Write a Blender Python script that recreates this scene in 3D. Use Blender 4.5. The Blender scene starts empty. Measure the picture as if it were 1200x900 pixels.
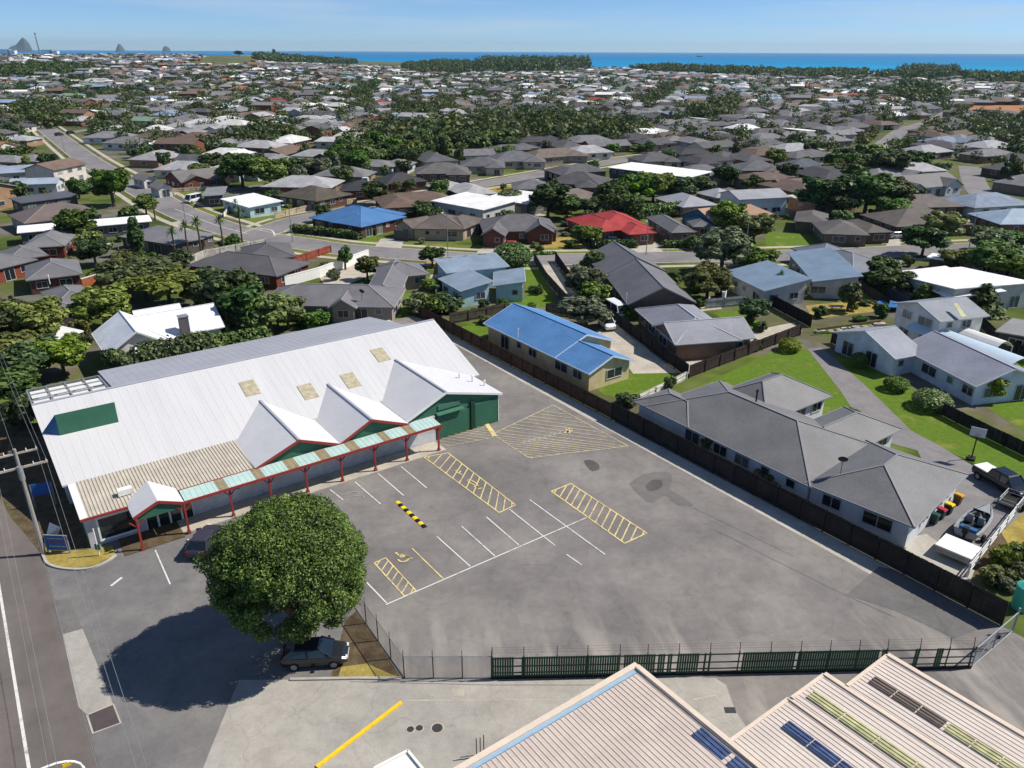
import bpy, math, random
import numpy as np
from mathutils import Matrix, Vector
R = math.radians
random.seed(7)
scene = bpy.context.scene
col = scene.collection

# ------------------------------------------------------------------ camera
CAM_H, F, HOR, ROLL = 37.0, 900.0, 59.3, R(0.22)
PITCH = math.atan((450 - HOR) / F)
cd = bpy.data.cameras.new('camera')
cam = bpy.data.objects.new('camera', cd)
col.objects.link(cam)
cd.sensor_width = 36.0
cd.lens = 36.0 * F / 1200
cd.clip_start, cd.clip_end = 0.5, 90000
cam.matrix_world = (Matrix.Translation((0, 0, CAM_H)) @ Matrix.Rotation(R(90) - PITCH, 4, 'X')
                    @ Matrix.Rotation(ROLL, 4, 'Z'))
scene.camera = cam

# ------------------------------------------------------------------ light
SUN_EL = R(47.7)
SUN_DIR = Vector((1.50, 0.25, 0)).normalized()
sun_az = math.atan2(SUN_DIR.x, SUN_DIR.y)
w = bpy.data.worlds.new('World')
scene.world = w
w.use_nodes = True
wn, wl = w.node_tree.nodes, w.node_tree.links
sky = wn.new('ShaderNodeTexSky')
sky.sky_type = 'NISHITA'
sky.sun_disc = False
sky.sun_elevation = SUN_EL
sky.sun_rotation = sun_az
sky.altitude = 4500
sky.air_density = 1.0
sky.dust_density = 0.0
sky.ozone_density = 2.5
# thin high cloud: faint pale streaks low in the sky
tc = wn.new('ShaderNodeTexCoord')
mp = wn.new('ShaderNodeMapping'); mp.inputs['Scale'].default_value = (1.2, 1.2, 16.0)
nz = wn.new('ShaderNodeTexNoise'); nz.inputs['Scale'].default_value = 3.0; nz.inputs['Detail'].default_value = 6
cr = wn.new('ShaderNodeValToRGB')
cr.color_ramp.elements[0].position = 0.47; cr.color_ramp.elements[0].color = (0, 0, 0, 1)
cr.color_ramp.elements[1].position = 0.80; cr.color_ramp.elements[1].color = (.75, .75, .75, 1)
mx = wn.new('ShaderNodeMix'); mx.data_type = 'RGBA'
wl.new(tc.outputs['Generated'], mp.inputs['Vector']); wl.new(mp.outputs['Vector'], nz.inputs['Vector'])
wl.new(nz.outputs['Fac'], cr.inputs['Fac']); wl.new(cr.outputs['Color'], mx.inputs[0])
tint = wn.new('ShaderNodeMix'); tint.data_type = 'RGBA'; tint.blend_type = 'MULTIPLY'; tint.inputs[0].default_value = 1.0
tint.inputs[7].default_value = (.93, 1.19, 1.48, 1)
wl.new(sky.outputs['Color'], tint.inputs[6])
wl.new(tint.outputs[2], mx.inputs[6]); mx.inputs[7].default_value = (7.0, 8.6, 10.2, 1)
wl.new(mx.outputs[2], wn['Background'].inputs['Color'])
wn['Background'].inputs['Strength'].default_value = 0.068
sl = bpy.data.lights.new('sun', 'SUN')
sl.energy, sl.angle, sl.color = 4.9, R(0.5), (1.0, 0.935, 0.84)
so = bpy.data.objects.new('sun', sl)
col.objects.link(so)
to_sun = Vector((SUN_DIR.x * math.cos(SUN_EL), SUN_DIR.y * math.cos(SUN_EL), math.sin(SUN_EL)))
so.rotation_euler = to_sun.to_track_quat('Z', 'Y').to_euler()
so.location = (0, 0, 120)
vs = scene.view_settings
vs.view_transform, vs.look, vs.gamma, vs.use_curve_mapping = 'Standard', 'None', 1.0, False
vs.exposure = 0.22

# ------------------------------------------------------------------ terrain and survey helpers
TH = R(35.75)
AX = Vector((math.cos(TH), math.sin(TH), 0)); BX = Vector((-math.sin(TH), math.cos(TH), 0))

def sm(a, b, x):
    t = min(1, max(0, (x - a) / (b - a)))
    return t * t * (3 - 2 * t)

def ground_z(x, y):
    if y < 450: return 0.0
    r = math.hypot(x, y)
    return 21.0 * sm(650, 1750, r) * sm(.16, .36, -x / y) + 1.5 * sm(700, 1500, r) * math.sin(x * .006) ** 2

def ray(px, py):
    x, y = px - 600, 450 - py
    c, s = math.cos(ROLL), math.sin(ROLL)
    xr, yr = c * x - s * y, s * x + c * y
    return Vector((xr / F, math.cos(PITCH) + yr / F * math.sin(PITCH), -math.sin(PITCH) + yr / F * math.cos(PITCH)))

def P(px, py, z=0.0):
    d = ray(px, py)
    t = (z - CAM_H) / d.z
    return Vector((d.x * t, d.y * t, z))

def PG(px, py):                       # point on the terrain
    d = ray(px, py)
    z = 0.0
    for _ in range(30):
        t = (z - CAM_H) / min(d.z, -1e-4)
        t = min(t, 2600)
        z = .5 * z + .5 * ground_z(d.x * t, d.y * t)
    return Vector((d.x * t, d.y * t, ground_z(d.x * t, d.y * t)))

def proj(p):
    q = Vector(p) - Vector((0, 0, CAM_H))
    zc = q.y * math.cos(PITCH) - q.z * math.sin(PITCH); yc = q.y * math.sin(PITCH) + q.z * math.cos(PITCH)
    if zc < 1: return (-999, -999)
    xr, yr = F * q.x / zc, F * yc / zc
    c, s = math.cos(ROLL), math.sin(ROLL)
    return (600 + c * xr + s * yr, 450 - (-s * xr + c * yr))

def L(a, b, z=0.0):                   # lot frame: a along the building, b away from the front fence
    v = AX * a + BX * b
    return Vector((v.x, v.y, z))

# ------------------------------------------------------------------ materials
def lin(r, g, b):
    return tuple(((v / 255) / 12.92 if v / 255 <= .04045 else ((v / 255 + .055) / 1.055) ** 2.4) for v in (r, g, b)) + (1,)

def new_mat(name):
    m = bpy.data.materials.new(name); m.use_nodes = True
    n, l = m.node_tree.nodes, m.node_tree.links
    return m, n, l, n['Principled BSDF']

def noise(n, l, scale, detail=4, vec=None, stretch=None, rough=.55):
    t = n.new('ShaderNodeTexNoise')
    t.inputs['Scale'].default_value = scale; t.inputs['Detail'].default_value = detail
    t.inputs['Roughness'].default_value = rough
    if vec is None:
        vec = n.new('ShaderNodeNewGeometry').outputs['Position']
    if stretch:
        m = n.new('ShaderNodeMapping'); m.vector_type = 'TEXTURE'; m.inputs['Scale'].default_value = [1 / q for q in stretch[:3]]
        if len(stretch) > 3: m.inputs['Rotation'].default_value = (0, 0, stretch[3])
        l.new(vec, m.inputs['Vector']); vec = m.outputs['Vector']
    l.new(vec, t.inputs['Vector'])
    return t.outputs['Fac']

def ramp(n, l, fac, stops):
    r = n.new('ShaderNodeValToRGB')
    e = r.color_ramp.elements
    while len(e) < len(stops): e.new(.5)
    for k, (p, c) in enumerate(stops):
        e[k].position = p; e[k].color = c if len(c) == 4 else tuple(c) + (1,)
    l.new(fac, r.inputs['Fac'])
    return r.outputs['Color']

def mixc(n, l, fac, a, b, mode='MIX'):
    m = n.new('ShaderNodeMix'); m.data_type = 'RGBA'; m.blend_type = mode
    for sock, v in ((m.inputs[0], fac), (m.inputs[6], a), (m.inputs[7], b)):
        if isinstance(v, (int, float)): sock.default_value = v
        elif isinstance(v, tuple): sock.default_value = v
        else: l.new(v, sock)
    return m.outputs[2]

def g(v): return (v, v, v, 1)

def bump(n, l, bsdf, h, strength=.3, dist=.05):
    b = n.new('ShaderNodeBump'); b.inputs['Strength'].default_value = strength; b.inputs['Distance'].default_value = dist
    l.new(h, b.inputs['Height']); l.new(b.outputs['Normal'], bsdf.inputs['Normal'])

def mat(name, rgb, rough=.8, ns=1.2, amt=.18, metal=0.0, spec=.3, bs=0.0, stretch=None):
    m, n, l, b = new_mat(name)
    f = noise(n, l, ns, 5, stretch=stretch)
    f2 = noise(n, l, ns * 7, 3)
    c = mixc(n, l, 1.0, lin(*rgb), ramp(n, l, f, [(.3, g(1 - amt)), (.7, g(1 + amt))]), 'MULTIPLY')
    c = mixc(n, l, .6, c, ramp(n, l, f2, [(.3, g(1 - amt)), (.7, g(1 + amt))]), 'MULTIPLY')
    l.new(c, b.inputs['Base Color'])
    b.inputs['Roughness'].default_value = rough; b.inputs['Metallic'].default_value = metal
    b.inputs['Specular IOR Level'].default_value = spec
    if bs: bump(n, l, b, f2, bs)
    return m

def mat_obj(name, rough=.75, ns=.6, amt=.15, spec=.3, ns2=6.0, bs=0.0, streak=None):
    m, n, l, b = new_mat(name)      # colour comes from the object's own colour
    oi = n.new('ShaderNodeObjectInfo')
    f = noise(n, l, ns, 4); f2 = noise(n, l, ns2, 3)
    c = mixc(n, l, 1.0, oi.outputs['Color'], ramp(n, l, f, [(.3, g(1 - amt)), (.7, g(1 + amt))]), 'MULTIPLY')
    c = mixc(n, l, .7, c, ramp(n, l, f2, [(.3, g(1 - amt)), (.7, g(1 + amt))]), 'MULTIPLY')
    l.new(c, b.inputs['Base Color'])
    b.inputs['Roughness'].default_value = rough; b.inputs['Specular IOR Level'].default_value = spec
    if bs: bump(n, l, b, f2, bs)
    return m

def leaf_mat(name, dark, mid, light, trans=.25):
    m, n, l, b = new_mat(name)
    ge = n.new('ShaderNodeNewGeometry'); oi = n.new('ShaderNodeObjectInfo')
    c = ramp(n, l, ge.outputs['Random Per Island'], [(0, lin(*dark)), (.5, lin(*mid)), (1, lin(*light))])
    f = noise(n, l, .35, 3)
    c = mixc(n, l, 1.0, c, ramp(n, l, f, [(.3, g(.72)), (.7, g(1.22))]), 'MULTIPLY')
    hv = n.new('ShaderNodeHueSaturation')
    for sock, lo, hi in (('Hue', .485, .535), ('Value', .8, 1.35), ('Saturation', .8, 1.1)):
        mr = n.new('ShaderNodeMapRange'); mr.inputs['To Min'].default_value = lo; mr.inputs['To Max'].default_value = hi
        wn_ = n.new('ShaderNodeTexWhiteNoise'); wn_.noise_dimensions = '1D'
        ad = n.new('ShaderNodeMath'); ad.inputs[1].default_value = hi * 7.7
        l.new(oi.outputs['Random'], ad.inputs[0]); l.new(ad.outputs[0], wn_.inputs['W'])
        l.new(wn_.outputs['Value'], mr.inputs['Value']); l.new(mr.outputs['Result'], hv.inputs[sock])
    l.new(c, hv.inputs['Color'])
    l.new(hv.outputs['Color'], b.inputs['Base Color'])
    b.inputs['Roughness'].default_value = .55; b.inputs['Specular IOR Level'].default_value = .35
    tr = n.new('ShaderNodeBsdfTranslucent'); l.new(hv.outputs['Color'], tr.inputs['Color'])
    ms = n.new('ShaderNodeMixShader'); ms.inputs[0].default_value = trans
    l.new(b.outputs[0], ms.inputs[1]); l.new(tr.outputs[0], ms.inputs[2])
    l.new(ms.outputs[0], n['Material Output'].inputs['Surface'])
    return m

M = {}
M['roof'] = mat_obj('roof_sheet', .6, .35, .14, .35, 4.0)
M['tile'] = mat_obj('roof_tile', .8, .5, .2, .25, 7.0, .3)
M['wall'] = mat_obj('house_wall', .85, .8, .14, .2, 9.0)
M['paint'] = mat_obj('paint', .5, 1.0, .05, .4)
M['gloss'] = mat_obj('car_paint', .22, .5, .03, .6)
M['fence'] = mat_obj('fence_timber', .85, 1.1, .3, .15, 9.0, .2)
M['leaf'] = leaf_mat('leaf_green', (40, 62, 16), (84, 112, 36), (130, 148, 62))
M['leaf_dark'] = leaf_mat('leaf_dark', (30, 48, 18), (64, 88, 36), (104, 122, 60))
M['leaf_olive'] = leaf_mat('leaf_olive', (54, 62, 24), (90, 98, 44), (126, 128, 64))
M['leaf_yellow'] = leaf_mat('leaf_yellow', (74, 94, 20), (112, 130, 38), (150, 156, 58))
M['leaf_grey'] = leaf_mat('leaf_grey', (64, 74, 48), (98, 108, 76), (132, 138, 106))
M['leaf_far'] = leaf_mat('leaf_far', (34, 50, 28), (64, 84, 44), (98, 116, 64)); M['leaf_far2'] = leaf_mat('leaf_far_olive', (46, 54, 26), (76, 88, 40), (106, 114, 56))
M['leaf_main'] = leaf_mat('leaf_main', (32, 52, 12), (90, 116, 34), (146, 164, 80), .24)
M['bark'] = mat('bark', (84, 70, 56), .9, 4, .3, bs=.4)
def glass_mat():
    m, n, l, b = new_mat('window_glass')
    oi = n.new('ShaderNodeObjectInfo')
    c = ramp(n, l, oi.outputs['Random'], [(0, lin(30, 36, 42)), (.45, lin(44, 52, 58)), (.7, lin(74, 84, 92)), (.86, lin(120, 122, 118)), (1, lin(168, 164, 152))])
    f = noise(n, l, 1.1, 3); c = mixc(n, l, .8, c, ramp(n, l, f, [(.35, g(.7)), (.65, g(1.25))]), 'MULTIPLY')
    l.new(c, b.inputs['Base Color']); b.inputs['Roughness'].default_value = .1; b.inputs['Specular IOR Level'].default_value = .6
    return m
M['glass'] = glass_mat()
M['shopglass'] = mat('shop_glass', (30, 42, 46), .08, .5, .2, spec=.7)
M['frame'] = mat('window_frame', (188, 190, 190), .5, 2, .05)
M['dark'] = mat('dark_rubber', (24, 24, 26), .7, 3, .1)
M['steel'] = mat('galvanised_steel', (150, 154, 156), .45, 3, .12, metal=.4)
M['darksteel'] = mat('dark_steel', (58, 60, 60), .6, 3, .15)
M['white'] = mat('white_paint', (226, 226, 222), .5, 2, .05)
M['linewhite'] = mat('road_white', (205, 203, 198), .8, 3.0, .18)
M['lineyellow'] = mat('road_yellow', (212, 192, 134), .8, 2.5, .22)
M['linefade'] = mat('faded_yellow_paint', (184, 172, 140), .85, 1.2, .22)
M['linefaint'] = mat('rubbed_paint', (160, 154, 148), .85, 2.5, .15)
M['kerbyellow'] = mat('kerb_yellow', (232, 192, 36), .7, 3, .15)
M['concrete'] = mat('concrete', (172, 167, 158), .9, .5, .16, bs=.1)
M['pale'] = mat('pale_concrete', (176, 168, 154), .9, .5, .18, bs=.1)
M['red'] = mat('red_paint', (150, 58, 52), .55, 2, .1)
M['green'] = mat('green_cladding', (56, 106, 84), .6, .8, .1)
M['darkgreen'] = mat('dark_green_paint', (24, 62, 46), .6, 2, .1)
def lawn_mat(name, green, dry, bare):
    m, n, l, b = new_mat(name)
    f1 = noise(n, l, .22, 6, rough=.65); f2 = noise(n, l, 1.6, 5, rough=.7); f3 = noise(n, l, 9.0, 3)
    c = ramp(n, l, f1, [(.34, lin(*green)), (.55, lin(*[int(q * .9 + 6) for q in green])), (.70, lin(*dry)), (.82, lin(*bare))])
    c = mixc(n, l, .85, c, ramp(n, l, f2, [(.28, g(.74)), (.72, g(1.25))]), 'MULTIPLY')
    c = mixc(n, l, .7, c, ramp(n, l, f3, [(.3, g(.78)), (.7, g(1.2))]), 'MULTIPLY')
    l.new(c, b.inputs['Base Color']); b.inputs['Roughness'].default_value = .95; b.inputs['Specular IOR Level'].default_value = .1
    bump(n, l, b, f3, .5, .06)
    return m
M['lawn'] = lawn_mat('lawn', (92, 118, 36), (128, 132, 60), (142, 130, 80))
M['drygrass'] = mat('dry_grass', (150, 134, 72), .95, .5, .28, spec=.1, bs=.4)
M['soil'] = mat('soil_and_bark', (92, 80, 62), .95, 1.2, .35, spec=.1, bs=.4)
M['verge'] = lawn_mat('verge_grass', (106, 116, 48), (140, 134, 76), (150, 136, 96))

def worn_paint(name, rgb, lo, hi):     # road paint with the asphalt showing through where tyres have rubbed it
    m, n, l, b = new_mat(name)
    f = noise(n, l, 2.2, 6, rough=.75); f2 = noise(n, l, .35, 3)
    a = n.new('ShaderNodeMath'); a.operation = 'MULTIPLY_ADD'; a.inputs[1].default_value = .45; l.new(f2, a.inputs[0]); l.new(f, a.inputs[2])
    l.new(mixc(n, l, ramp(n, l, a.outputs[0], [(lo, g(0)), (hi, g(1))]), lin(*rgb), lin(126, 122, 118)), b.inputs['Base Color'])
    b.inputs['Roughness'].default_value = .85; b.inputs['Specular IOR Level'].default_value = .2
    return m
M['linewhite'] = worn_paint('road_white', (212, 210, 206), .72, .98)
M['lineyellow'] = worn_paint('road_yellow', (218, 198, 138), .68, .98)
M['linefade'] = worn_paint('faded_yellow_paint', (206, 192, 150), .55, .95)
def asphalt(name, base, stain_dark, stain_pale, kind):
    m, n, l, b = new_mat(name)
    f1 = noise(n, l, .09, 6, rough=.62)
    f2 = noise(n, l, .55, 6, rough=.65)
    f3 = noise(n, l, 14.0, 3)
    c = ramp(n, l, f1, [(.30, lin(*stain_dark)), (.50, lin(*base)), (.72, lin(*stain_pale))])
    c = mixc(n, l, .75, c, ramp(n, l, f2, [(.28, g(.80)), (.5, g(1.0)), (.75, g(1.16))]), 'MULTIPLY')
    c = mixc(n, l, .8, c, ramp(n, l, f3, [(.25, g(.84)), (.75, g(1.14))]), 'MULTIPLY')
    if kind in ('lot', 'plain'):         # a net of fine cracks, bent by noise
        gq = n.new('ShaderNodeNewGeometry'); nv = n.new('ShaderNodeTexNoise'); nv.inputs['Scale'].default_value = .35; nv.inputs['Detail'].default_value = 4
        l.new(gq.outputs['Position'], nv.inputs['Vector'])
        va = n.new('ShaderNodeVectorMath'); va.operation = 'MULTIPLY_ADD'; va.inputs[1].default_value = (4, 4, 0)
        l.new(nv.outputs['Color'], va.inputs[0]); l.new(gq.outputs['Position'], va.inputs[2])
        vo = n.new('ShaderNodeTexVoronoi'); vo.feature = 'DISTANCE_TO_EDGE'; vo.inputs['Scale'].default_value = .16
        l.new(va.outputs[0], vo.inputs['Vector'])
        c = mixc(n, l, 1.0, c, ramp(n, l, vo.outputs['Distance'], [(.0, g(.87)), (.010, g(1.0))]), 'MULTIPLY')
        vo2 = n.new('ShaderNodeTexVoronoi'); vo2.inputs['Scale'].default_value = .11; l.new(va.outputs[0], vo2.inputs['Vector'])
        sx_ = n.new('ShaderNodeSeparateColor'); l.new(vo2.outputs['Color'], sx_.inputs[0])
        c = mixc(n, l, .8, c, ramp(n, l, sx_.outputs[0], [(.0, g(.93)), (1.0, g(1.06))]), 'MULTIPLY')
        f7 = noise(n, l, 1.7, 6, rough=.7)
        c = mixc(n, l, .8, c, ramp(n, l, f7, [(.3, g(.86)), (.52, g(1.0)), (.78, g(1.12))]), 'MULTIPLY')
    if kind == 'lot':
        ge = n.new('ShaderNodeNewGeometry'); sp = n.new('ShaderNodeSeparateXYZ')
        l.new(ge.outputs['Position'], sp.inputs[0])
        mr = n.new('ShaderNodeMapRange'); mr.inputs['From Min'].default_value = 46.5; mr.inputs['From Max'].default_value = 38.5
        l.new(sp.outputs['Y'], mr.inputs['Value'])
        f4 = noise(n, l, .42, 5, stretch=(1.0, .16, 1.0, R(8)))
        mu = n.new('ShaderNodeMath'); mu.operation = 'MULTIPLY'
        l.new(mr.outputs['Result'], mu.inputs[0])
        l.new(ramp(n, l, f4, [(.48, g(0)), (.64, g(.62))]), mu.inputs[1])
        c = mixc(n, l, mu.outputs[0], c, lin(176, 168, 158))
        f5 = noise(n, l, .3, 5, stretch=(.14, 1.0, 1.0, TH))          # water-borne streaks down the fall of the yard
        c = mixc(n, l, ramp(n, l, f5, [(.60, g(0)), (.76, g(.3))]), c, lin(116, 108, 100))
    if kind == 'road':
        f6 = noise(n, l, .5, 3, stretch=(1.6, .05, 1.0, TH))
        c = mixc(n, l, .6, c, ramp(n, l, f6, [(.3, g(.82)), (.7, g(1.18))]), 'MULTIPLY')
    l.new(c, b.inputs['Base Color']); b.inputs['Roughness'].default_value = .9; b.inputs['Specular IOR Level'].default_value = .25
    bump(n, l, b, f3, .25, .02)
    return m
M['lot'] = asphalt('car_park_asphalt', (124, 120, 117), (106, 103, 101), (146, 141, 135), 'lot')
M['forecourt'] = asphalt('forecourt_asphalt', (116, 114, 113), (95, 96, 98), (140, 136, 131), 'plain')
M['road'] = asphalt('road_asphalt', (108, 101, 97), (98, 93, 90), (120, 112, 106), 'road')
M['farroad'] = asphalt('suburb_road_asphalt', (126, 123, 124), (114, 112, 114), (138, 134, 132), 'plain')
M['patch'] = asphalt('asphalt_patch', (110, 107, 105), (94, 94, 95), (120, 116, 112), 'plain')
M['apron'] = asphalt('apron_concrete', (164, 160, 152), (146, 143, 137), (180, 174, 164), 'plain')

def ground_mat():
    m, n, l, b = new_mat('suburb_ground')
    f1 = noise(n, l, .055, 5); f2 = noise(n, l, .35, 5); f3 = noise(n, l, .02, 3)
    c = ramp(n, l, f1, [(.30, lin(52, 66, 28)), (.44, lin(92, 106, 46)), (.54, lin(104, 98, 78)), (.64, lin(118, 116, 112)), (.74, lin(70, 76, 46))])
    c = mixc(n, l, .8, c, ramp(n, l, f2, [(.3, g(.7)), (.7, g(1.25))]), 'MULTIPLY')
    c = mixc(n, l, ramp(n, l, f3, [(.45, g(0)), (.65, g(.6))]), c, lin(60, 74, 34))
    l.new(c, b.inputs['Base Color']); b.inputs['Roughness'].default_value = .95; b.inputs['Specular IOR Level'].default_value = .1
    return m
M['ground'] = ground_mat()

def sea_mat():
    m, n, l, b = new_mat('sea_water')
    f1 = noise(n, l, .0012, 5, stretch=(.3, 1, 1)); f2 = noise(n, l, .03, 4, stretch=(.4, 1, 1))
    ge = n.new('ShaderNodeNewGeometry'); sp = n.new('ShaderNodeSeparateXYZ'); l.new(ge.outputs['Position'], sp.inputs[0])
    mr = n.new('ShaderNodeMapRange'); mr.inputs['From Min'].default_value = 900; mr.inputs['From Max'].default_value = 5200
    l.new(sp.outputs['Y'], mr.inputs['Value'])
    c = ramp(n, l, mr.outputs['Result'], [(0, lin(20, 150, 186)), (.45, lin(0, 126, 176)), (1, lin(0, 110, 164))])
    c = mixc(n, l, .5, c, ramp(n, l, f1, [(.35, g(.8)), (.65, g(1.2))]), 'MULTIPLY')
    c = mixc(n, l, .4, c, ramp(n, l, f2, [(.35, g(.85)), (.65, g(1.15))]), 'MULTIPLY')
    l.new(c, b.inputs['Base Color']); b.inputs['Roughness'].default_value = .75; b.inputs['Specular IOR Level'].default_value = .08
    return m
M['sea'] = sea_mat()

# ------------------------------------------------------------------ mesh helpers
class MB:
    def __init__(s): s.v = []; s.f = []; s.mi = []; s.mats = []
    def mid(s, m):
        if m not in s.mats: s.mats.append(m)
        return s.mats.index(m)
    def poly(s, pts, m=None, faces=None):
        k = len(s.v); s.v += [tuple(p) for p in pts]
        i = s.mid(m) if m else 0
        for f in (faces or [range(len(pts))]):
            s.f.append([k + q for q in f]); s.mi.append(i)
    def hexa(s, p, m=None):           # 8 corners: bottom 4 (ccw), top 4
        s.poly(p, m, [(3, 2, 1, 0), (4, 5, 6, 7), (0, 1, 5, 4), (1, 2, 6, 5), (2, 3, 7, 6), (3, 0, 4, 7)])
    def box(s, c, size, m=None, ax=None):   # centre, size, optional (u, v) axes
        u, v = ax or (Vector((1, 0, 0)), Vector((0, 1, 0)))
        wv = Vector((0, 0, 1)); c = Vector(c); x, y, z = size[0] / 2, size[1] / 2, size[2] / 2
        s.hexa([c + u * a * x + v * b * y + wv * d * z for d in (-1, 1) for a, b in ((-1, -1), (1, -1), (1, 1), (-1, 1))], m)
    def prism(s, poly, z0, z1, m=None):
        n = len(poly); k = [Vector((p[0], p[1], z0)) for p in poly] + [Vector((p[0], p[1], z1)) for p in poly]
        s.poly(k, m, [list(range(n))[::-1], list(range(n, 2 * n))] + [(q, (q + 1) % n, n + (q + 1) % n, n + q) for q in range(n)])
    def tube(s, a, b, r0, r1=None, n=6, m=None):
        a, b = Vector(a), Vector(b); r1 = r0 if r1 is None else r1
        d = (b - a).normalized(); u = d.orthogonal().normalized(); v = d.cross(u)
        ring = [(math.cos(2 * math.pi * q / n), math.sin(2 * math.pi * q / n)) for q in range(n)]
        p = [a + (u * x + v * y) * r0 for x, y in ring] + [b + (u * x + v * y) * r1 for x, y in ring]
        s.poly(p, m, [(q, (q + 1) % n, n + (q + 1) % n, n + q) for q in range(n)] + [list(range(n))[::-1], list(range(n, 2 * n))])
    def path(s, pts, r, n=6, m=None):
        for a, b in zip(pts, pts[1:]): s.tube(a, b, r, r, n, m)
    def beam(s, a, b, wd, ht, m=None):      # box beam between two points
        a, b = Vector(a), Vector(b); d = (b - a).normalized()
        u = d.cross(Vector((0, 0, 1)))
        u = u.normalized() if u.length > 1e-4 else Vector((1, 0, 0))
        v = u.cross(d)
        s.hexa([q + u * x * wd / 2 + v * y * ht / 2 for q in (a, b) for x, y in ((-1, -1), (1, -1), (1, 1), (-1, 1))], m)
    def thick(s, verts, faces, t, m=None):  # a sheet given depth downwards
        n = len(verts); v = [Vector(p) for p in verts]
        es = {}
        for f in faces:
            for q in range(len(f)):
                e = (f[q], f[(q + 1) % len(f)])
                if (e[1], e[0]) in es: es.pop((e[1], e[0]))
                else: es[e] = 1
        fs = [list(f) for f in faces] + [[n + q for q in f][::-1] for f in faces] + [(e[1], e[0], n + e[0], n + e[1]) for e in es]
        s.poly(v + [p - Vector((0, 0, t)) for p in v], m, fs)
    def mesh(s, name, origin=(0, 0, 0), mat=None, smooth=False):
        me = bpy.data.meshes.new(name); o = Vector(origin)
        me.from_pydata([(p[0] - o.x, p[1] - o.y, p[2] - o.z) for p in s.v], [], s.f)
        mats = s.mats or [mat]
        for q in mats: me.materials.append(q)
        if len(mats) > 1: me.polygons.foreach_set('material_index', s.mi)
        if smooth: me.polygons.foreach_set('use_smooth', [True] * len(me.polygons))
        me.update()
        return me

def link(name, me, loc=(0, 0, 0), parent=None, rot=0.0, color=None, scale=None):
    o = bpy.data.objects.new(name, me); col.objects.link(o)
    o.location = loc
    if rot: o.rotation_euler = (0, 0, rot)
    if color: o.color = color
    if scale: o.scale = scale
    if parent: o.parent = parent
    return o

def tag(o, label=None, cat=None, group=None, kind=None):
    for k, v in (('label', label), ('category', cat), ('group', group), ('kind', kind)):
        if v: o[k] = v
    return o

def thing(name, label, cat, loc, group=None, rot=0.0):
    o = bpy.data.objects.new(name, None); col.objects.link(o)
    o.location = loc; o.empty_display_size = .2
    if rot: o.rotation_euler = (0, 0, rot)
    return tag(o, label, cat, group)

def part(name, mb, m, parent, color=None, smooth=False, kind=None, label=None):   # mesh given in world metres
    o0 = Vector((0, 0, 0)); q = parent
    while q is not None: o0 = o0 + Vector(q.location); q = q.parent
    me = mb.mesh(name, o0, m, smooth)
    o = link(name, me, (0, 0, 0), parent, color=color)
    if kind: o['kind'] = kind
    if label: o['label'] = label
    return o

def sheet(name, pts, m, z, parent=None, kind='structure', color=None, label=None):
    mb = MB(); mb.poly([Vector((p[0], p[1], z)) for p in pts])
    o = link(name, mb.mesh(name, mat=m), parent=parent, color=color)
    if kind: o['kind'] = kind
    if label: o['label'] = label
    return o

def pxs(pts, z=0): return [P(x, y, z) for x, y in pts]
def abs_(pts, z=0): return [L(a, b, z) for a, b in pts]
def C(r, g_, b): return lin(r, g_, b)

def offset_line(pts, d):
    out = []
    for i, p in enumerate(pts):
        a = pts[max(i - 1, 0)]; b = pts[min(i + 1, len(pts) - 1)]
        t = (b - a); t.z = 0; t.normalize()
        out.append(p + Vector((t.y, -t.x, 0)) * d)
    return out

def smooth_line(pts, n=6):
    out = []
    for i in range(len(pts) - 1):
        p0, p1, p2, p3 = pts[max(i - 1, 0)], pts[i], pts[i + 1], pts[min(i + 2, len(pts) - 1)]
        for k in range(n):
            t = k / n
            out.append(.5 * ((2 * p1) + (p2 - p0) * t + (2 * p0 - 5 * p1 + 4 * p2 - p3) * t * t + (3 * p1 - p0 - 3 * p2 + p3) * t ** 3))
    return out + [pts[-1]]

def strip(name, pts, width, m, z, kind='structure', parent=None):
    a, b = offset_line(pts, width / 2), offset_line(pts, -width / 2)
    mb = MB(); n = len(pts)
    mb.poly([Vector((p.x, p.y, p.z + z)) for p in a + b], None, [(i, i + 1, n + i + 1, n + i) for i in range(n - 1)])
    o = link(name, mb.mesh(name, mat=m), parent=parent)
    if kind: o['kind'] = kind
    return o

def kerb(name, pts, parent=None, wd=.16, ht=.12, m=None, z=0.0):
    a, b = offset_line(pts, wd / 2), offset_line(pts, -wd / 2)
    mb = MB()
    for i in range(len(pts) - 1):
        q = [a[i], a[i + 1], b[i + 1], b[i]]
        mb.hexa([Vector((p.x, p.y, z - .02)) for p in q] + [Vector((p.x, p.y, z + ht)) for p in q])
    o = link(name, mb.mesh(name, mat=m or M['concrete']), parent=parent)
    o['kind'] = 'structure'
    return o

# ------------------------------------------------------------------ ground, sea, roads
coast = [(-.9, 2300), (-.32, 2300)] + [(P(x, y).x / P(x, y).y, P(x, y).y) for x, y in
         ((410, 71), (500, 74), (580, 76), (700, 79), (830, 82.5), (900, 84), (960, 84.5), (1050, 87), (1130, 90), (1220, 93))] + [(.9, 900)]

def coast_y(t):
    for (t0, y0), (t1, y1) in zip(coast, coast[1:]):
        if t <= t1: return y0 + (y1 - y0) * (t - t0) / (t1 - t0)
    return coast[-1][1]

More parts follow.
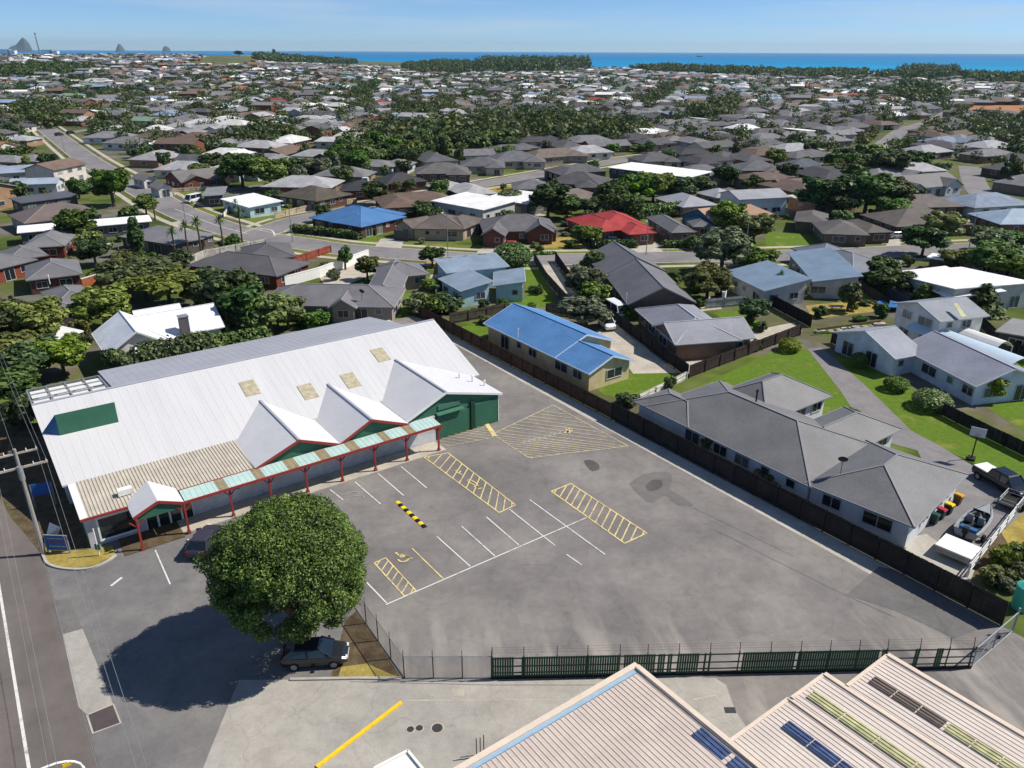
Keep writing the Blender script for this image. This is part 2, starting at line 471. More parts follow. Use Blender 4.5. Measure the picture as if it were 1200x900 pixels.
mb = MB()
ncol, nrow = 120, 90
for i in range(ncol + 1):
    t = -.85 + 1.7 * i / ncol
    ymax = coast_y(t)
    for j in range(nrow + 1):
        y = -60 + (ymax + 60) * (j / nrow) ** 1.7
        x = t * (y + 120)
        tt = x / max(y, 1)
        z = ground_z(x, y)
        mb.v.append((x, y, z - (4.0 if j == nrow else 0)))
for i in range(ncol):
    for j in range(nrow):
        k = i * (nrow + 1) + j
        mb.f.append((k, k + nrow + 1, k + nrow + 2, k + 1)); mb.mi.append(0)
tag(link('ground', mb.mesh('ground', mat=M['ground'], smooth=True)), kind='structure')
sheet('sea', [(-22000, 300), (22000, 300), (22000, 26000), (-22000, 26000)], M['sea'], -2.0)

ROADS = {
    'street': [(-8, -45), (-8, 160)],
}
# street in front of the shop
def lotroad(name, pts, m, z): return sheet(name, abs_(pts), m, z)
lotroad('road', [(-11.5, 5), (-.75, 5), (-.75, 64), (-2.2, 70), (-3.2, 78), (-3.2, 190), (-11.5, 190)], M['road'], .008)
sheet('road_marking', abs_([(-3.96, 10), (-3.78, 10), (-3.78, 62), (-3.96, 62)]), M['linewhite'], .014)
lotroad('forecourt', [(-.7, 5), (16.6, 5), (16.6, 61.7), (2.4, 61.7), (-.7, 61.7)], M['forecourt'], .010)
car_park = lotroad('car_park', [(16.6, 30), (16.6, 61.7), (34.7, 61.7), (42.6, 61.7), (42.6, 99), (53.0, 99), (53.0, 5), (16.6, 5)], M['lot'], .006)
sheet('apron', pxs([(226, 930), (259, 848), (280, 797), (345, 796.7), (577, 796.5), (700, 795.5), (838, 794.5), (851, 803), (862, 834), (868, 842), (905, 900), (905, 960), (228, 960)]), M['apron'], .016)
sheet('concrete_path', abs_([(50.85, 20), (52.85, 20), (52.85, 99), (51.5, 99), (51.1, 60)]), M['concrete'], .012)
sheet('concrete_path', abs_([(9.2, 59.5), (34.6, 59.5), (34.6, 61.7), (9.2, 61.7)]), M['pale'], .07)
kerb('kerb', abs_([(9.2, 59.45), (34.65, 59.45)]), wd=.18, ht=.1)
sheet('concrete_path', abs_([(4.6, 58.9), (9.2, 58.9), (9.2, 61.7), (4.6, 61.7)]), M['soil'], .06)

# verge island under the pole, with its curved kerb
isl = pxs([(47, 640), (52, 655), (58, 662), (75, 666), (95, 667), (113, 663), (128, 655), (135, 650), (132, 640), (106, 645.5), (62, 646)])
sheet('verge', isl, M['drygrass'], .10)
sheet('side_yard_shade', abs_([(-.7, 62.6), (2.4, 61.9), (2.4, 90), (-3.1, 90), (-3.1, 78), (-2.1, 70)]), M['soil'], .012)  # dark soil colour stands in for the shade in this gap beside the shop
kerb('kerb', smooth_line(pxs([(50, 650), (55, 660), (62, 664), (75, 667), (95, 668), (113, 664.5), (128, 657), (136, 651)]), 3), wd=.2, ht=.14)

# worn patches and repairs in the forecourt and the car park
def patch(pts, m='patch', z=.02, name='asphalt_patch', parent=None): return sheet(name, pxs(pts), M[m], z, parent)
patch([(73, 743), (97, 737), (133, 826), (102, 838), (92, 829)], 'apron', .021)
patch([(62, 705), (80, 700), (97, 737), (72, 744)], 'patch', .022)
M['patch3'] = asphalt('brown_repair', (84, 76, 78), (74, 68, 70), (96, 88, 88), 'plain')
patch([(103, 838), (133, 826), (141, 847), (110, 859)], 'patch3', .026, 'repair_patch')  # flat purple-brown asphalt repair, no grating; the pale strip below outlines it
kerb('repair_outline', pxs([(102, 838), (133, 825.5), (141.5, 847.5), (109, 859.5), (102, 838)]), wd=.12, ht=.03, m=M['pale'])
def rounded(pts, n=5):
    q = smooth_line(pxs(pts + pts[:1]), n)
    return q[:-1]
sheet('asphalt_patch', rounded([(737, 567), (752, 557), (772, 553), (786, 556), (787, 566), (785, 573), (799, 582), (812, 592), (800, 593), (788, 588), (780, 581), (764, 589), (750, 581)]), M['patch'], .018)
patch([(1030, 664), (1068, 672), (1132, 716), (1156, 734), (1118, 748), (1050, 716), (992, 697)], 'patch', .0185)
M['patch2'] = asphalt('dark_oil_patch', (84, 83, 82), (70, 70, 71), (98, 95, 92), 'plain')
sheet('asphalt_patch', rounded([(684, 540), (692, 539), (701, 544), (702, 550), (694, 552), (688, 547)]), M['patch2'], .021)
sheet('asphalt_patch', rounded([(756, 570), (764, 563), (774, 563), (776, 570), (768, 575), (760, 575)]), M['patch2'], .0215)

def pline(p, q, wd=.11, m='linewhite', z=.03, parent=car_park, name='stall_line'):
    a, b = P(*p), P(*q)
    d = (b - a).normalized(); n = Vector((-d.y, d.x, 0)) * wd / 2
    sheet(name, [a + n, a - n, b - n, b + n], M[m], z, parent, None)
for p, q in (((470, 547), (500, 572)), ((443, 555), (473, 581)), ((416, 565), (446, 591)), ((387, 574), (402, 586)),
             ((512, 629), (551, 664)), ((541, 617), (580, 652)), ((570, 606), (608, 639)), ((597, 597), (651, 640)),
             ((621, 586), (709, 650)), ((664, 650), (682, 662.5)), ((430, 683), (453, 707)), ((182, 645), (199.5, 685)), ((220, 632), (239, 671))):
    pline(p, q)
pline((452, 709), (687, 607), .11, z=.035)
pline((483, 643), (520, 679), .12, 'lineyellow')
pline((130, 687), (143, 677), .2, z=.031)

def hatch(corners, n, wd=.11, dirv=None, m='lineyellow', ends=True):
    """outlined hatched bay: four corners in order (a b c d); bars cross from side ab to side dc"""
    q = pxs(corners); mb = MB(); z = .032
    def seg(a, b, w_, zz):
        d = (b - a).normalized(); nn = Vector((-d.y, d.x, 0)) * w_ / 2
        mb.poly([Vector((v.x, v.y, zz)) for v in (a + nn, a - nn, b - nn, b + nn)])
    for k in range(4): seg(q[k], q[(k + 1) % 4], wd * 1.15, z + k * .0007)
    o, u, v = q[0], q[1] - q[0], q[3] - q[0]
    sh = dirv
    for k in range(-n, 2 * n):
        s0 = (k + .5) / n
        pts = []
        # bar line in unit square: s = s0 + sh * t, clipped to 0..1
        t0, t1 = 0.0, 1.0
        if sh > 0: t0, t1 = max(0, (0 - s0) / sh), min(1, (1 - s0) / sh)
        elif sh < 0: t0, t1 = max(0, (1 - s0) / sh), min(1, (0 - s0) / sh)
        elif not 0 <= s0 <= 1: continue
        if t1 - t0 < .04: continue
        def uv(s, t):
            a = q[0] + (q[1] - q[0]) * s; b = q[3] + (q[2] - q[3]) * s
            return a + (b - a) * t
        seg(uv(s0 + sh * t0, t0), uv(s0 + sh * t1, t1), wd, z + .004)
    o = link('hatched_bay', mb.mesh('hatched_bay', mat=M[m]), parent=car_park)
hatch([(646, 576), (669, 567), (758, 625), (732, 637)][0:1] + [(732, 637), (758, 625), (669, 567)], 12, .12, -.16)
hatch([(497, 536), (585, 601), (604, 592), (525, 531)], 11, .11, -.18)
hatch([(438.5, 660), (474, 699), (487.5, 692.5), (452, 654)], 6, .1, -.16)
hatch([(577, 509), (620, 537), (736, 523), (648, 475)], 9, .12, 1.2, 'linefade')
hatch([(497, 528), (578, 513), (570, 497), (505, 509)], 7, .1, -.75, 'linefade')
pline((570, 497), (580, 511), .5, 'lineyellow', .041)

# wheelchair symbol on the accessible bay and small stand-in mark on the hatched area
def wheelchair(px, py, s, rot, m):
    mb = MB(); c0 = P(px, py); cr_, sr = math.cos(R(rot)), math.sin(R(rot)); z = .043
    def T(x, y): return Vector((c0.x + (x * cr_ - y * sr) * s, c0.y + (x * sr + y * cr_) * s, z))
    for k in range(20):
        a0, a1 = R(-200 + k * 14.5), R(-200 + (k + 1) * 14.5)
        mb.poly([T(.3 * math.cos(a0), .3 * math.sin(a0) - .1), T(.42 * math.cos(a0), .42 * math.sin(a0) - .1),
                 T(.42 * math.cos(a1), .42 * math.sin(a1) - .1), T(.3 * math.cos(a1), .3 * math.sin(a1) - .1)])
    mb.poly([T(.1 * math.cos(k * .785) - .12, .1 * math.sin(k * .785) + .72) for k in range(8)])
    for a, b, d in (((-.12, .6), (-.06, .1), .06), ((-.06, .1), (.28, .08), .06), ((.28, .08), (.42, -.42), .06), ((-.1, .38), (.2, .36), .05), ((.42, -.42), (.56, -.38), .05)):
        dx, dy = b[0] - a[0], b[1] - a[1]; l_ = math.hypot(dx, dy); nx, ny = -dy / l_ * d, dx / l_ * d
        mb.poly([T(a[0] + nx, a[1] + ny), T(a[0] - nx, a[1] - ny), T(b[0] - nx, b[1] - ny), T(b[0] + nx, b[1] + ny)])
    link('wheelchair_symbol', mb.mesh('wheelchair_symbol', mat=M[m]), parent=car_park)
wheelchair(472, 654, 1.15, 35, 'lineyellow')

# worn painted characters, too rubbed out to read: their remaining strokes
def strokes(segs, m, wd=.09, z=.044):
    mb = MB()
    for p, q in segs:
        a, b = P(*p), P(*q); d = (b - a).normalized(); nn = Vector((-d.y, d.x, 0)) * wd / 2
        mb.poly([Vector((v.x, v.y, z)) for v in (a + nn, a - nn, b - nn, b + nn)])
    link('worn_lettering', mb.mesh('worn_lettering', mat=M[m]), parent=car_park)
strokes([((534, 553), (542, 557)), ((533, 552), (537, 551)), ((538, 555), (540, 552)), ((547, 563.5), (552, 562)), ((548, 564.5), (560, 571)), ((552, 563), (559, 567)), ((555, 571), (561, 570)), ((560, 573.5), (565, 572)), ((558, 567), (560, 571))], 'lineyellow', .12)
strokes([((401, 580.5), (414, 576.5)), ((414, 576.5), (420, 577)), ((420, 577), (419, 579)), ((410, 582.5), (424, 580.5)), ((424, 580.5), (427, 583.8))], 'linefaint', .1)
strokes([((612 + k * 6, 520.5 - k * 1.6), (615.5 + k * 6, 517 - k * 1.6)) for k in range(8)] + [((614 + k * 6, 520.5 - k * 1.6), (616.5 + k * 6, 519.3 - k * 1.6)) for k in range(8)], 'linefaint', .13)
strokes([((661, 508), (670, 503)), ((663, 503), (668, 508.5)), ((664, 506.5), (671, 505)), ((666, 502.5), (669, 504))], 'lineyellow', .2)
# aisle line along the lower edge of the forecourt stalls; long tar-sealed cracks
def crack(pts, wd=.06, z=.019): strip('tar_seam', smooth_line(pxs(pts), 5), wd, M['patch'], z, None, car_park)
crack([(836, 620), (905, 655), (990, 697), (1050, 724)], .05); crack([(812, 595), (860, 618), (930, 652)], .03)

# speed hump with black and yellow rubber segments
hump = thing('speed_hump', 'black and yellow striped rubber speed hump lying across the car park', 'speed hump', P(482, 601))
ha, hb = P(465, 588), P(498.5, 618.5)
hd = (hb - ha); hl = hd.length; hd.normalize(); hn = Vector((-hd.y, hd.x, 0))
M['humpyellow'] = mat('hump_yellow', (236, 206, 30), .6, 4, .1)
for k in range(10):
    mbx = MB(); s0, s1 = hl * k / 10 + .01, hl * (k + 1) / 10 - .01
    prof = [(-.22, 0), (-.16, .05), (0, .08), (.16, .05), (.22, 0)]
    pts = [ha + hd * s + hn * x + Vector((0, 0, z + .012)) for s in (s0, s1) for x, z in prof]
    mbx.poly(pts, None, [(i, i + 1, i + 6, i + 5) for i in range(4)] + [(0, 1, 2, 3, 4), (9, 8, 7, 6, 5)])
    part('segment', mbx, M['humpyellow'] if k % 2 == 0 else M['dark'], hump)

# ------------------------------------------------------------------ the shop building
shop = thing('shop_building', 'large white-roofed retail building with green gables and red-trimmed entrance beside the car park', 'shop', L(22, 70))
M['mainroof'] = mat('white_roof_sheet', (197, 197, 198), .55, .9, .045, spec=.4, stretch=(1.0, .07, .3, TH))
M['greyroof'] = mat('grey_roof_sheet', (158, 160, 168), .6, .3, .06)
M['gableroof'] = mat('pale_gable_sheet', (204, 204, 206), .5, .3, .05, spec=.4)
M['ribroof'] = mat('weathered_rib_sheet', (186, 178, 164), .65, .8, .12)
M['oldsky'] = mat('old_skylight', (172, 164, 138), .6, 2.5, .25)
M['shopwall'] = mat('shop_wall_paint', (186, 188, 190), .75, .22, .22)
M['bluegrey'] = mat('blue_panel', (44, 92, 140), .5, 1, .08)
M['aqua'] = mat('aqua_sheet', (176, 202, 196), .5, 1.2, .08)
M['brownsky'] = mat('brown_translucent_sheet', (146, 134, 108), .6, 3, .22)

def ribbed(c0, u, vlow, vhigh, n, t, ribw=.07, ribh=.035, m=None):
    """sloping sheet from two edges (low a->b, high a->b) with raised ribs running up the slope"""
    mbx = MB()
    (la, lb), (ha_, hb_) = vlow, vhigh
    mbx.thick([la, lb, hb_, ha_], [(0, 1, 2, 3)], t, m)
    for k in range(n):
        s = (k + .5) / n
        a = la.lerp(lb, s); b = ha_.lerp(hb_, s); uu = (lb - la).normalized() * ribw / 2
        up = Vector((0, 0, ribh)); e = Vector((0, 0, .003))
        mbx.poly([a - uu + e, a + uu + e, a + uu * .5 + up, a - uu * .5 + up, b - uu + e, b + uu + e, b + uu * .5 + up, b - uu * .5 + up], m,
                 [(3, 2, 6, 7), (2, 1, 5, 6), (0, 3, 7, 4), (0, 1, 2, 3), (4, 5, 6, 7)])
    return mbx
RB0, RB1, RZ0, RZ1 = 67.3, 77.7, 3.3, 6.9           # eave and ridge of the big white slope
def roofz(b): return RZ0 + (RZ1 - RZ0) * (b - RB0) / (RB1 - RB0)
r = ribbed(None, None, (L(1.9, RB0, RZ0), L(43.9, RB0, RZ0)), (L(1.5, RB1, RZ1), L(44.2, RB1, RZ1)), 56, .16, .07, .012)
part('main_roof', r, M['mainroof'], shop)
r = ribbed(None, None, (L(8.5, 89.2, 4.75), L(41.0, 89.2, 4.75)), (L(8.5, RB1 + .25, 6.6), L(41.2, RB1 + .25, 6.6)), 42, .14, .06, .012)
part('rear_roof', r, M['greyroof'], shop)
mbx = MB(); mbx.beam(L(1.5, RB1 + .1, 6.93), L(44.2, RB1 + .1, 6.93), .32, .1); part('ridge_cap', mbx, M['greyroof'], shop)
# walls
mbx = MB()
mbx.prism(abs_([(2.6, 61.75), (34.8, 61.75), (34.8, 67.5), (2.6, 67.5)]), 0, 2.8)
mbx.prism(abs_([(2.6, 67.55), (43.4, 67.55), (43.4, 70.2), (2.6, 70.2)]), 0, 3.1)
mbx.prism(abs_([(2.2, 70.0), (43.6, 70.0), (43.6, 88.6), (2.2, 88.6)]), 0, 4.0)
for a in (2.2, 43.0):
    mbx.poly([L(a, 67.5, 2.9), L(a, RB1, 2.9), L(a, RB1, RZ1 - .2), L(a, 67.5, RZ0 - .1), L(a + .6, 67.5, 2.9), L(a + .6, RB1, 2.9), L(a + .6, RB1, RZ1 - .2), L(a + .6, 67.5, RZ0 - .1)],
             None, [(0, 1, 2, 3), (7, 6, 5, 4), (0, 1, 5, 4), (1, 2, 6, 5), (2, 3, 7, 6), (3, 0, 4, 7)])
part('wall', mbx, M['shopwall'], shop)
# gable roofs and their green fronts
def gable(a0, am, a1, ze0, ze1, zr, bf, bb, mfront, trim):
    mbx = MB(); o = .35
    F0, F1, FR = L(a0, bf - o, ze0), L(a1, bf - o, ze1), L(am, bf - o, zr)
    def back(z): return RB0 + (z - RZ0) / (RZ1 - RZ0) * (RB1 - RB0)
    B0, B1, BR = L(a0, 67.5, ze0), L(a1, 67.5, ze1), L(am, bb, zr)
    mbx.thick([F0, FR, BR, B0, F1, B1], [(0, 1, 2, 3), (1, 4, 5, 2)], .12)
    part('gable_roof', mbx, M['gableroof'], shop)
    mbx = MB()
    mbx.beam(F0 + Vector((0, 0, -.1)), FR + Vector((0, 0, -.1)), .08, .24); mbx.beam(FR + Vector((0, 0, -.1)), F1 + Vector((0, 0, -.1)), .08, .24)
    part('barge_board', mbx, trim, shop)
    mbx = MB(); mbx.beam(BR + Vector((0, 0, .03)), FR + Vector((0, 0, .03)), .22, .05); part('ridge_cap', mbx, M['greyroof'], shop)
    mbx = MB()
    for s in (0, 1):
        pass
    zb = 2.7
    tri = [(a0 + .3, ze0 - .1), (am, zr - .16), (a1 - .3, ze1 - .1), (a1 - .3, zb), (a0 + .3, zb)]
    v = [L(a, bf, z) for a, z in tri] + [L(a, bf + .3, z) for a, z in tri]
    mbx.poly(v, None, [(0, 1, 2, 3, 4), (9, 8, 7, 6, 5)] + [(i, (i + 1) % 5, 5 + (i + 1) % 5, 5 + i) for i in range(5)])
    part('gable_front', mbx, mfront, shop)
gable(16.2, 20.35, 24.2, 3.15, 3.15, 4.75, 61.45, 71.5, M['green'], M['red'])
gable(24.2, 27.55, 31.5, 3.15, 3.15, 4.75, 61.45, 71.5, M['green'], M['red'])
gable(31.5, 36.15, 43.1, 3.2, 3.3, 5.2, 62.0, 72.6, M['green'], M['white'])
# green loading end: side wall, base wall, two roller doors, window strip and awning
mbx = MB(); mbx.prism(abs_([(34.85, 61.95), (42.75, 61.95), (42.75, 67.5), (34.85, 67.5)]), 0, 2.95); part('wall', mbx, M['green'], shop)
def rdoor(a0, a1, z1):
    mbx = MB(); n = 14
    for k in range(n):
        z0_, z1_ = .05 + (z1 - .05) * k / n, .05 + (z1 - .05) * (k + 1) / n - .02
        mbx.box(L((a0 + a1) / 2, 61.9, (z0_ + z1_) / 2), (a1 - a0, .1, z1_ - z0_), None, (AX, BX))
    part('roller_door', mbx, M['green'], shop)
rdoor(35.0, 39.1, 2.55); rdoor(39.75, 42.55, 2.75)
mbx = MB(); mbx.box(L(39.42, 61.86, 1.6), (.5, .24, 3.2), None, (AX, BX)); part('pillar', mbx, M['darkgreen'], shop)
mbx = MB(); mbx.thick([L(35.0, 61.9, 3.05), L(38.2, 61.9, 3.05), L(38.2, 61.45, 2.9), L(35.0, 61.45, 2.9)], [(0, 1, 2, 3)], .08); part('awning', mbx, M['green'], shop)
mbx = MB(); mbx.box(L(36.6, 61.96, 3.5), (2.6, .08, .55), None, (AX, BX)); part('high_window', mbx, mat('green_glazing', (70, 118, 96), .3, 1, .1, spec=.5), shop)
mbx = MB(); mbx.tube(L(42.72, 61.86, 0), L(42.72, 61.86, 3.15), .06, n=6); part('downpipe', mbx, M['white'], shop)
# roof vents by the third gable
for k, (a, b, h) in enumerate(((41.6, 65.2, .7), (42.3, 63.9, .6), (40.7, 66.4, .5))):
    mbx = MB(); z = 3.3 + .27 * (43.1 - a); mbx.tube(L(a, b, z - .1), L(a, b, z + h), .09, n=8); mbx.tube(L(a, b, z + h), L(a, b, z + h + .12), .16, .05, 8)
    part('roof_vent', mbx, M['white'], shop)
# skylight sheets in the white slope
def onroof(px, py):
    d = ray(px, py); o = Vector((0, 0, CAM_H)); nrm = (L(10, RB0, RZ0) - L(2, RB0, RZ0)).cross(L(2, RB1, RZ1) - L(2, RB0, RZ0)).normalized()
    t = (L(2, RB0, RZ0) - o).dot(nrm) / d.dot(nrm)
    return o + d * t
for cx_, cy_ in ((293, 455), (361, 459), (411, 446), (446, 416)):
    c0 = onroof(cx_, cy_); mbx = MB(); up = Vector((0, 0, .06)); sl_ = (L(2, RB1, RZ1) - L(2, RB0, RZ0)).normalized()
    q = [c0 + AX * x + sl_ * y + up for x, y in ((-.75, -1.15), (.75, -1.15), (.75, 1.15), (-.75, 1.15))]
    mbx.thick(q, [(0, 1, 2, 3)], .05); part('skylight', mbx, M['oldsky'], shop)
# green wedge sign on the roof with a blue end
F1, F2 = onroof(70, 510), onroof(139, 494); K1 = onroof(48, 507); K2 = K1 + (F2 - F1); T1, T2 = F1 + Vector((0, 0, 2.0)), F2 + Vector((0, 0, 2.0))
lo = Vector((0, 0, -.15))
mbx = MB(); wy = -BX * .06
mbx.poly([F1 + wy + lo, F2 + wy + lo, T2 + wy, T1 + wy, F1 + lo, F2 + lo, T2, T1], None, [(0, 1, 2, 3), (7, 6, 5, 4), (0, 1, 5, 4), (1, 2, 6, 5), (2, 3, 7, 6), (3, 0, 4, 7)])
sg = part('roof_sign', mbx, M['green'], shop)
mbx = MB(); mbx.poly([F1 + lo, T1, K1 + lo, F2 + lo, T2, K2 + lo], None, [(0, 2, 1), (3, 4, 5), (1, 2, 5, 4), (0, 3, 5, 2)])
part('side_panel', mbx, M['bluegrey'], sg)
# open frame with white panels at the street end of the rear roof
mbx = MB()
def fz(b): return 6.55 - (b - 78) * .16
for a in (1.6, 3.3, 5.0, 6.7, 8.2): mbx.beam(L(a, 78, fz(78)), L(a, 86.4, fz(86.4)), .14, .2)
for b in (78, 80.8, 83.6, 86.4): mbx.beam(L(1.6, b, fz(b) + .02), L(8.2, b, fz(b) + .02), .14, .16)
part('roof_frame', mbx, M['steel'], shop)
for i in range(4):
    for j in range(2):
        mbx = MB(); a0 = 1.66 + 1.66 * i; b0 = (78.1, 82.2)[j]; dz = -.03
        mbx.thick([L(a0 + .12, b0, fz(b0) + dz), L(a0 + 1.5, b0, fz(b0) + dz), L(a0 + 1.5, b0 + 3.4, fz(b0 + 3.4) + dz), L(a0 + .12, b0 + 3.4, fz(b0 + 3.4) + dz)], [(0, 1, 2, 3)], .06)
        part('infill_panel', mbx, M['white'], shop)
# ribbed lean-to along the street end
r = ribbed(None, None, (L(2.9, 61.3, 3.0), L(16.3, 61.3, 3.0)), (L(2.9, 67.35, 3.26), L(16.3, 67.35, 3.26)), 48, .1, .13, .06)
part('lean_to_roof', r, M['ribroof'], shop)
mbx = MB(); mbx.thick([L(2.3, 61.3, 3.02), L(2.88, 61.3, 3.05), L(2.88, 67.3, 3.3), L(2.3, 67.3, 3.28)], [(0, 1, 2, 3)], .14); part('barge_flashing', mbx, M['white'], shop)
mbx = MB(); mbx.beam(L(2.3, 61.22, 2.93), L(16.2, 61.22, 2.93), .1, .2); part('fascia', mbx, M['red'], shop)
# rooftop plant on the lean-to
mbx = MB(); mbx.box(L(6.0, 63.2, 3.42), (1.1, .6, .5), None, (AX, BX)); part('air_conditioner', mbx, M['white'], shop)
# shop window, entry doors
wn_ = MB(); wn_.box(L(4.85, 61.72, 1.45), (2.7, .05, 1.9), None, (AX, BX)); part('shop_window', wn_, M['shopglass'], shop)
mbx = MB()
for z, h in ((2.48, .16), (.42, .16)): mbx.box(L(4.85, 61.69, z), (3.0, .12, h), None, (AX, BX))
for a in (3.42, 6.28): mbx.box(L(a, 61.69, 1.45), (.14, .12, 1.9), None, (AX, BX))
part('window_surround', mbx, M['white'], shop)
for k in range(4):
    a = 7.35 + .95 * k
    mbx = MB(); mbx.box(L(a, 61.70, 1.1), (.8, .05, 2.1), None, (AX, BX)); dn = part('glass_door', mbx, M['shopglass'], shop)
    mbx = MB()
    for s in (-.43, .43): mbx.box(L(a + s, 61.69, 1.12), (.07, .1, 2.2), None, (AX, BX))
    mbx.box(L(a, 61.69, 2.22), (.93, .1, .1), None, (AX, BX)); part('door_frame', mbx, M['white'], dn)
# entry porch gable on two red posts
mbx = MB(); pf, pb = 59.2, 61.9
mbx.thick([L(5.75, pf, 3.0), L(7.75, pf, 3.85), L(7.75, pb + 1.2, 3.85), L(5.75, pb, 3.0), L(9.65, pf, 3.05), L(9.65, pb, 3.05)], [(0, 1, 2, 3), (1, 4, 5, 2)], .1)
part('porch_roof', mbx, M['gableroof'], shop)
mbx = MB(); mbx.beam(L(5.75, pf - .03, 2.92), L(7.75, pf - .03, 3.77), .08, .24); mbx.beam(L(7.75, pf - .03, 3.77), L(9.65, pf - .03, 2.97), .08, .24)
part('barge_board', mbx, M['red'], shop)
v = [L(a, b, z) for b in (pf + .1, pf + .25) for a, z in ((6.0, 2.75), (7.75, 3.66), (9.4, 2.8), (9.4, 2.55), (6.0, 2.55))]
mbx = MB(); mbx.poly(v, None, [(0, 1, 2, 3, 4), (9, 8, 7, 6, 5)] + [(i, (i + 1) % 5, 5 + (i + 1) % 5, 5 + i) for i in range(5)]); part('porch_gable', mbx, M['green'], shop)
def post(a, b, h, wd=.16):
    mbx = MB(); mbx.box(L(a, b, h / 2), (wd, wd, h), None, (AX, BX)); mbx.box(L(a, b, .15), (wd + .1, wd + .1, .3), None, (AX, BX))
    for s in (-1, 1): mbx.beam(L(a, b, h - .7), L(a + s * .55, b, h - .08), .08, .08)
    return mbx
for a, b in ((5.95, 59.0), (9.6, 59.25)): part('post', post(a, b, 2.85), M['red'], shop)
# canopy: aqua sheets with brown translucent ones, red beams and posts
edges = [9.75, 12.55, 13.35, 15.7, 16.5, 18.6, 19.6, 21.6, 22.6, 24.5, 25.5, 27.9, 28.7, 30.5, 31.4, 34.15]
for k in range(len(edges) - 1):
    a0, a1 = edges[k] + .01, edges[k + 1] - .01
    part('canopy_sheet', ribbed(None, None, (L(a0, 59.45, 2.98), L(a1, 59.45, 2.98)), (L(a0, 61.2, 3.12), L(a1, 61.2, 3.12)), max(2, int((a1 - a0) / .4)), .05, .06, .02),
         M['aqua'] if k % 2 == 0 else M['brownsky'], shop)
mbx = MB(); mbx.beam(L(9.7, 59.38, 2.9), L(34.2, 59.38, 2.9), .1, .24); part('canopy_beam', mbx, M['red'], shop)
mbx = MB(); mbx.beam(L(9.7, 61.26, 3.05), L(16.4, 61.26, 3.05), .08, .2); part('canopy_beam', mbx, M['red'], shop)
for a in (13.4, 16.8, 20.1, 23.5, 26.9, 30.3, 33.9): part('post', post(a, 59.62, 2.82), M['red'], shop)
mbx = MB(); mbx.box(L(28.9, 61.7, 1.9), (.7, .08, .3), None, (AX, BX)); part('wall_sign', mbx, M['dark'], shop)
mbx = MB(); mbx.box(L(14.6, 61.71, 1.6), (.25, .12, .5), None, (AX, BX)); part('meter_box', mbx, M['bluegrey'], shop)

# ------------------------------------------------------------------ the two ribbed sheds at the bottom of the picture
M['shedroof'] = mat('shed_rib_sheet', (194, 180, 170), .65, .6, .09)
M['shedtrim'] = mat('shed_trim', (212, 196, 178), .6, 1.5, .06)
M['gutterblue'] = mat('blue_gutter', (142, 172, 196), .5, 2, .08)
M['shedwall'] = mat('shed_wall', (188, 182, 172), .8, .7, .1)
M['oldsky2'] = mat('green_stained_skylight', (178, 176, 132), .6, 2.2, .25)
M['bluesky'] = mat('blue_skylight', (70, 86, 122), .45, 2.2, .35)
M['browndeck'] = mat('brown_skylight', (104, 92, 84), .6, 3, .2)

def bslope(mbx_a0, a1, b0, z0, b1, z1, pitch, m, ht=.07, wd=.12, parent=None, name='roof'):
    """ribbed sheet, ribs along b; b1 is the far edge"""
    n = max(2, int((a1 - mbx_a0) / pitch))
    r = ribbed(None, None, (L(mbx_a0, b0, z0), L(a1, b0, z0)), (L(mbx_a0, b1, z1), L(a1, b1, z1)), n, .1, wd, ht)
    return part(name, r, m, parent)

s1 = thing('ribbed_shed', 'beige ribbed-roof shed with pale blue gutter nearest the green picket fence', 'shed', L(18, 14))
# the ribs run across the shed from the gutter side; sheet falls gently towards the gutter
def aslope(a0, z0, a1, z1, b0, b1, n, parent, m, name='roof', label=None):
    r = ribbed(None, None, (L(a0, b1, z0), L(a0, b0, z0)), (L(a1, b1, z1), L(a1, b0, z1)), n, .1, .11, .06)
    return part(name, r, m, parent, label=label)
bslope(13.0, 25.2, 0.0, 5.6, 22.7, 5.0, .29, M['shedroof'], .032, .10, s1)
mbx = MB(); mbx.beam(L(5, 22.86, 4.98), L(25.4, 22.86, 4.98), .26, .1); part('gutter', mbx, M['gutterblue'], s1)
mbx = MB(); mbx.beam(L(5, 23.12, 5.04), L(25.45, 23.12, 5.04), .34, .22); part('fascia', mbx, M['shedtrim'], s1)
mbx = MB(); mbx.beam(L(25.34, 23.0, 5.1), L(25.34, 0, 5.72), .3, .16); part('barge_flashing', mbx, M['shedtrim'], s1)
mbx = MB(); mbx.prism(abs_([(5, 0), (25.1, 0), (25.1, 22.9), (5, 22.9)]), 0, 4.7); part('wall', mbx, M['shedwall'], s1)
bslope(5.0, 13.0, 0.0, 5.6, 22.7, 5.0, .29, M['shedroof'], .032, .10, s1)
for k in range(2):
    mbx = MB(); b = 17.9 - 2.2 * k; z = 5.0 + (22.7 - b) * .0264 + .09
    mbx = ribbed(None, None, (L(24.2, b - 1.9, z), L(25.0, b - 1.9, z)), (L(24.2, b, z), L(25.0, b, z)), 3, .06, .1, .045); part('skylight', mbx, M['bluesky'], s1)

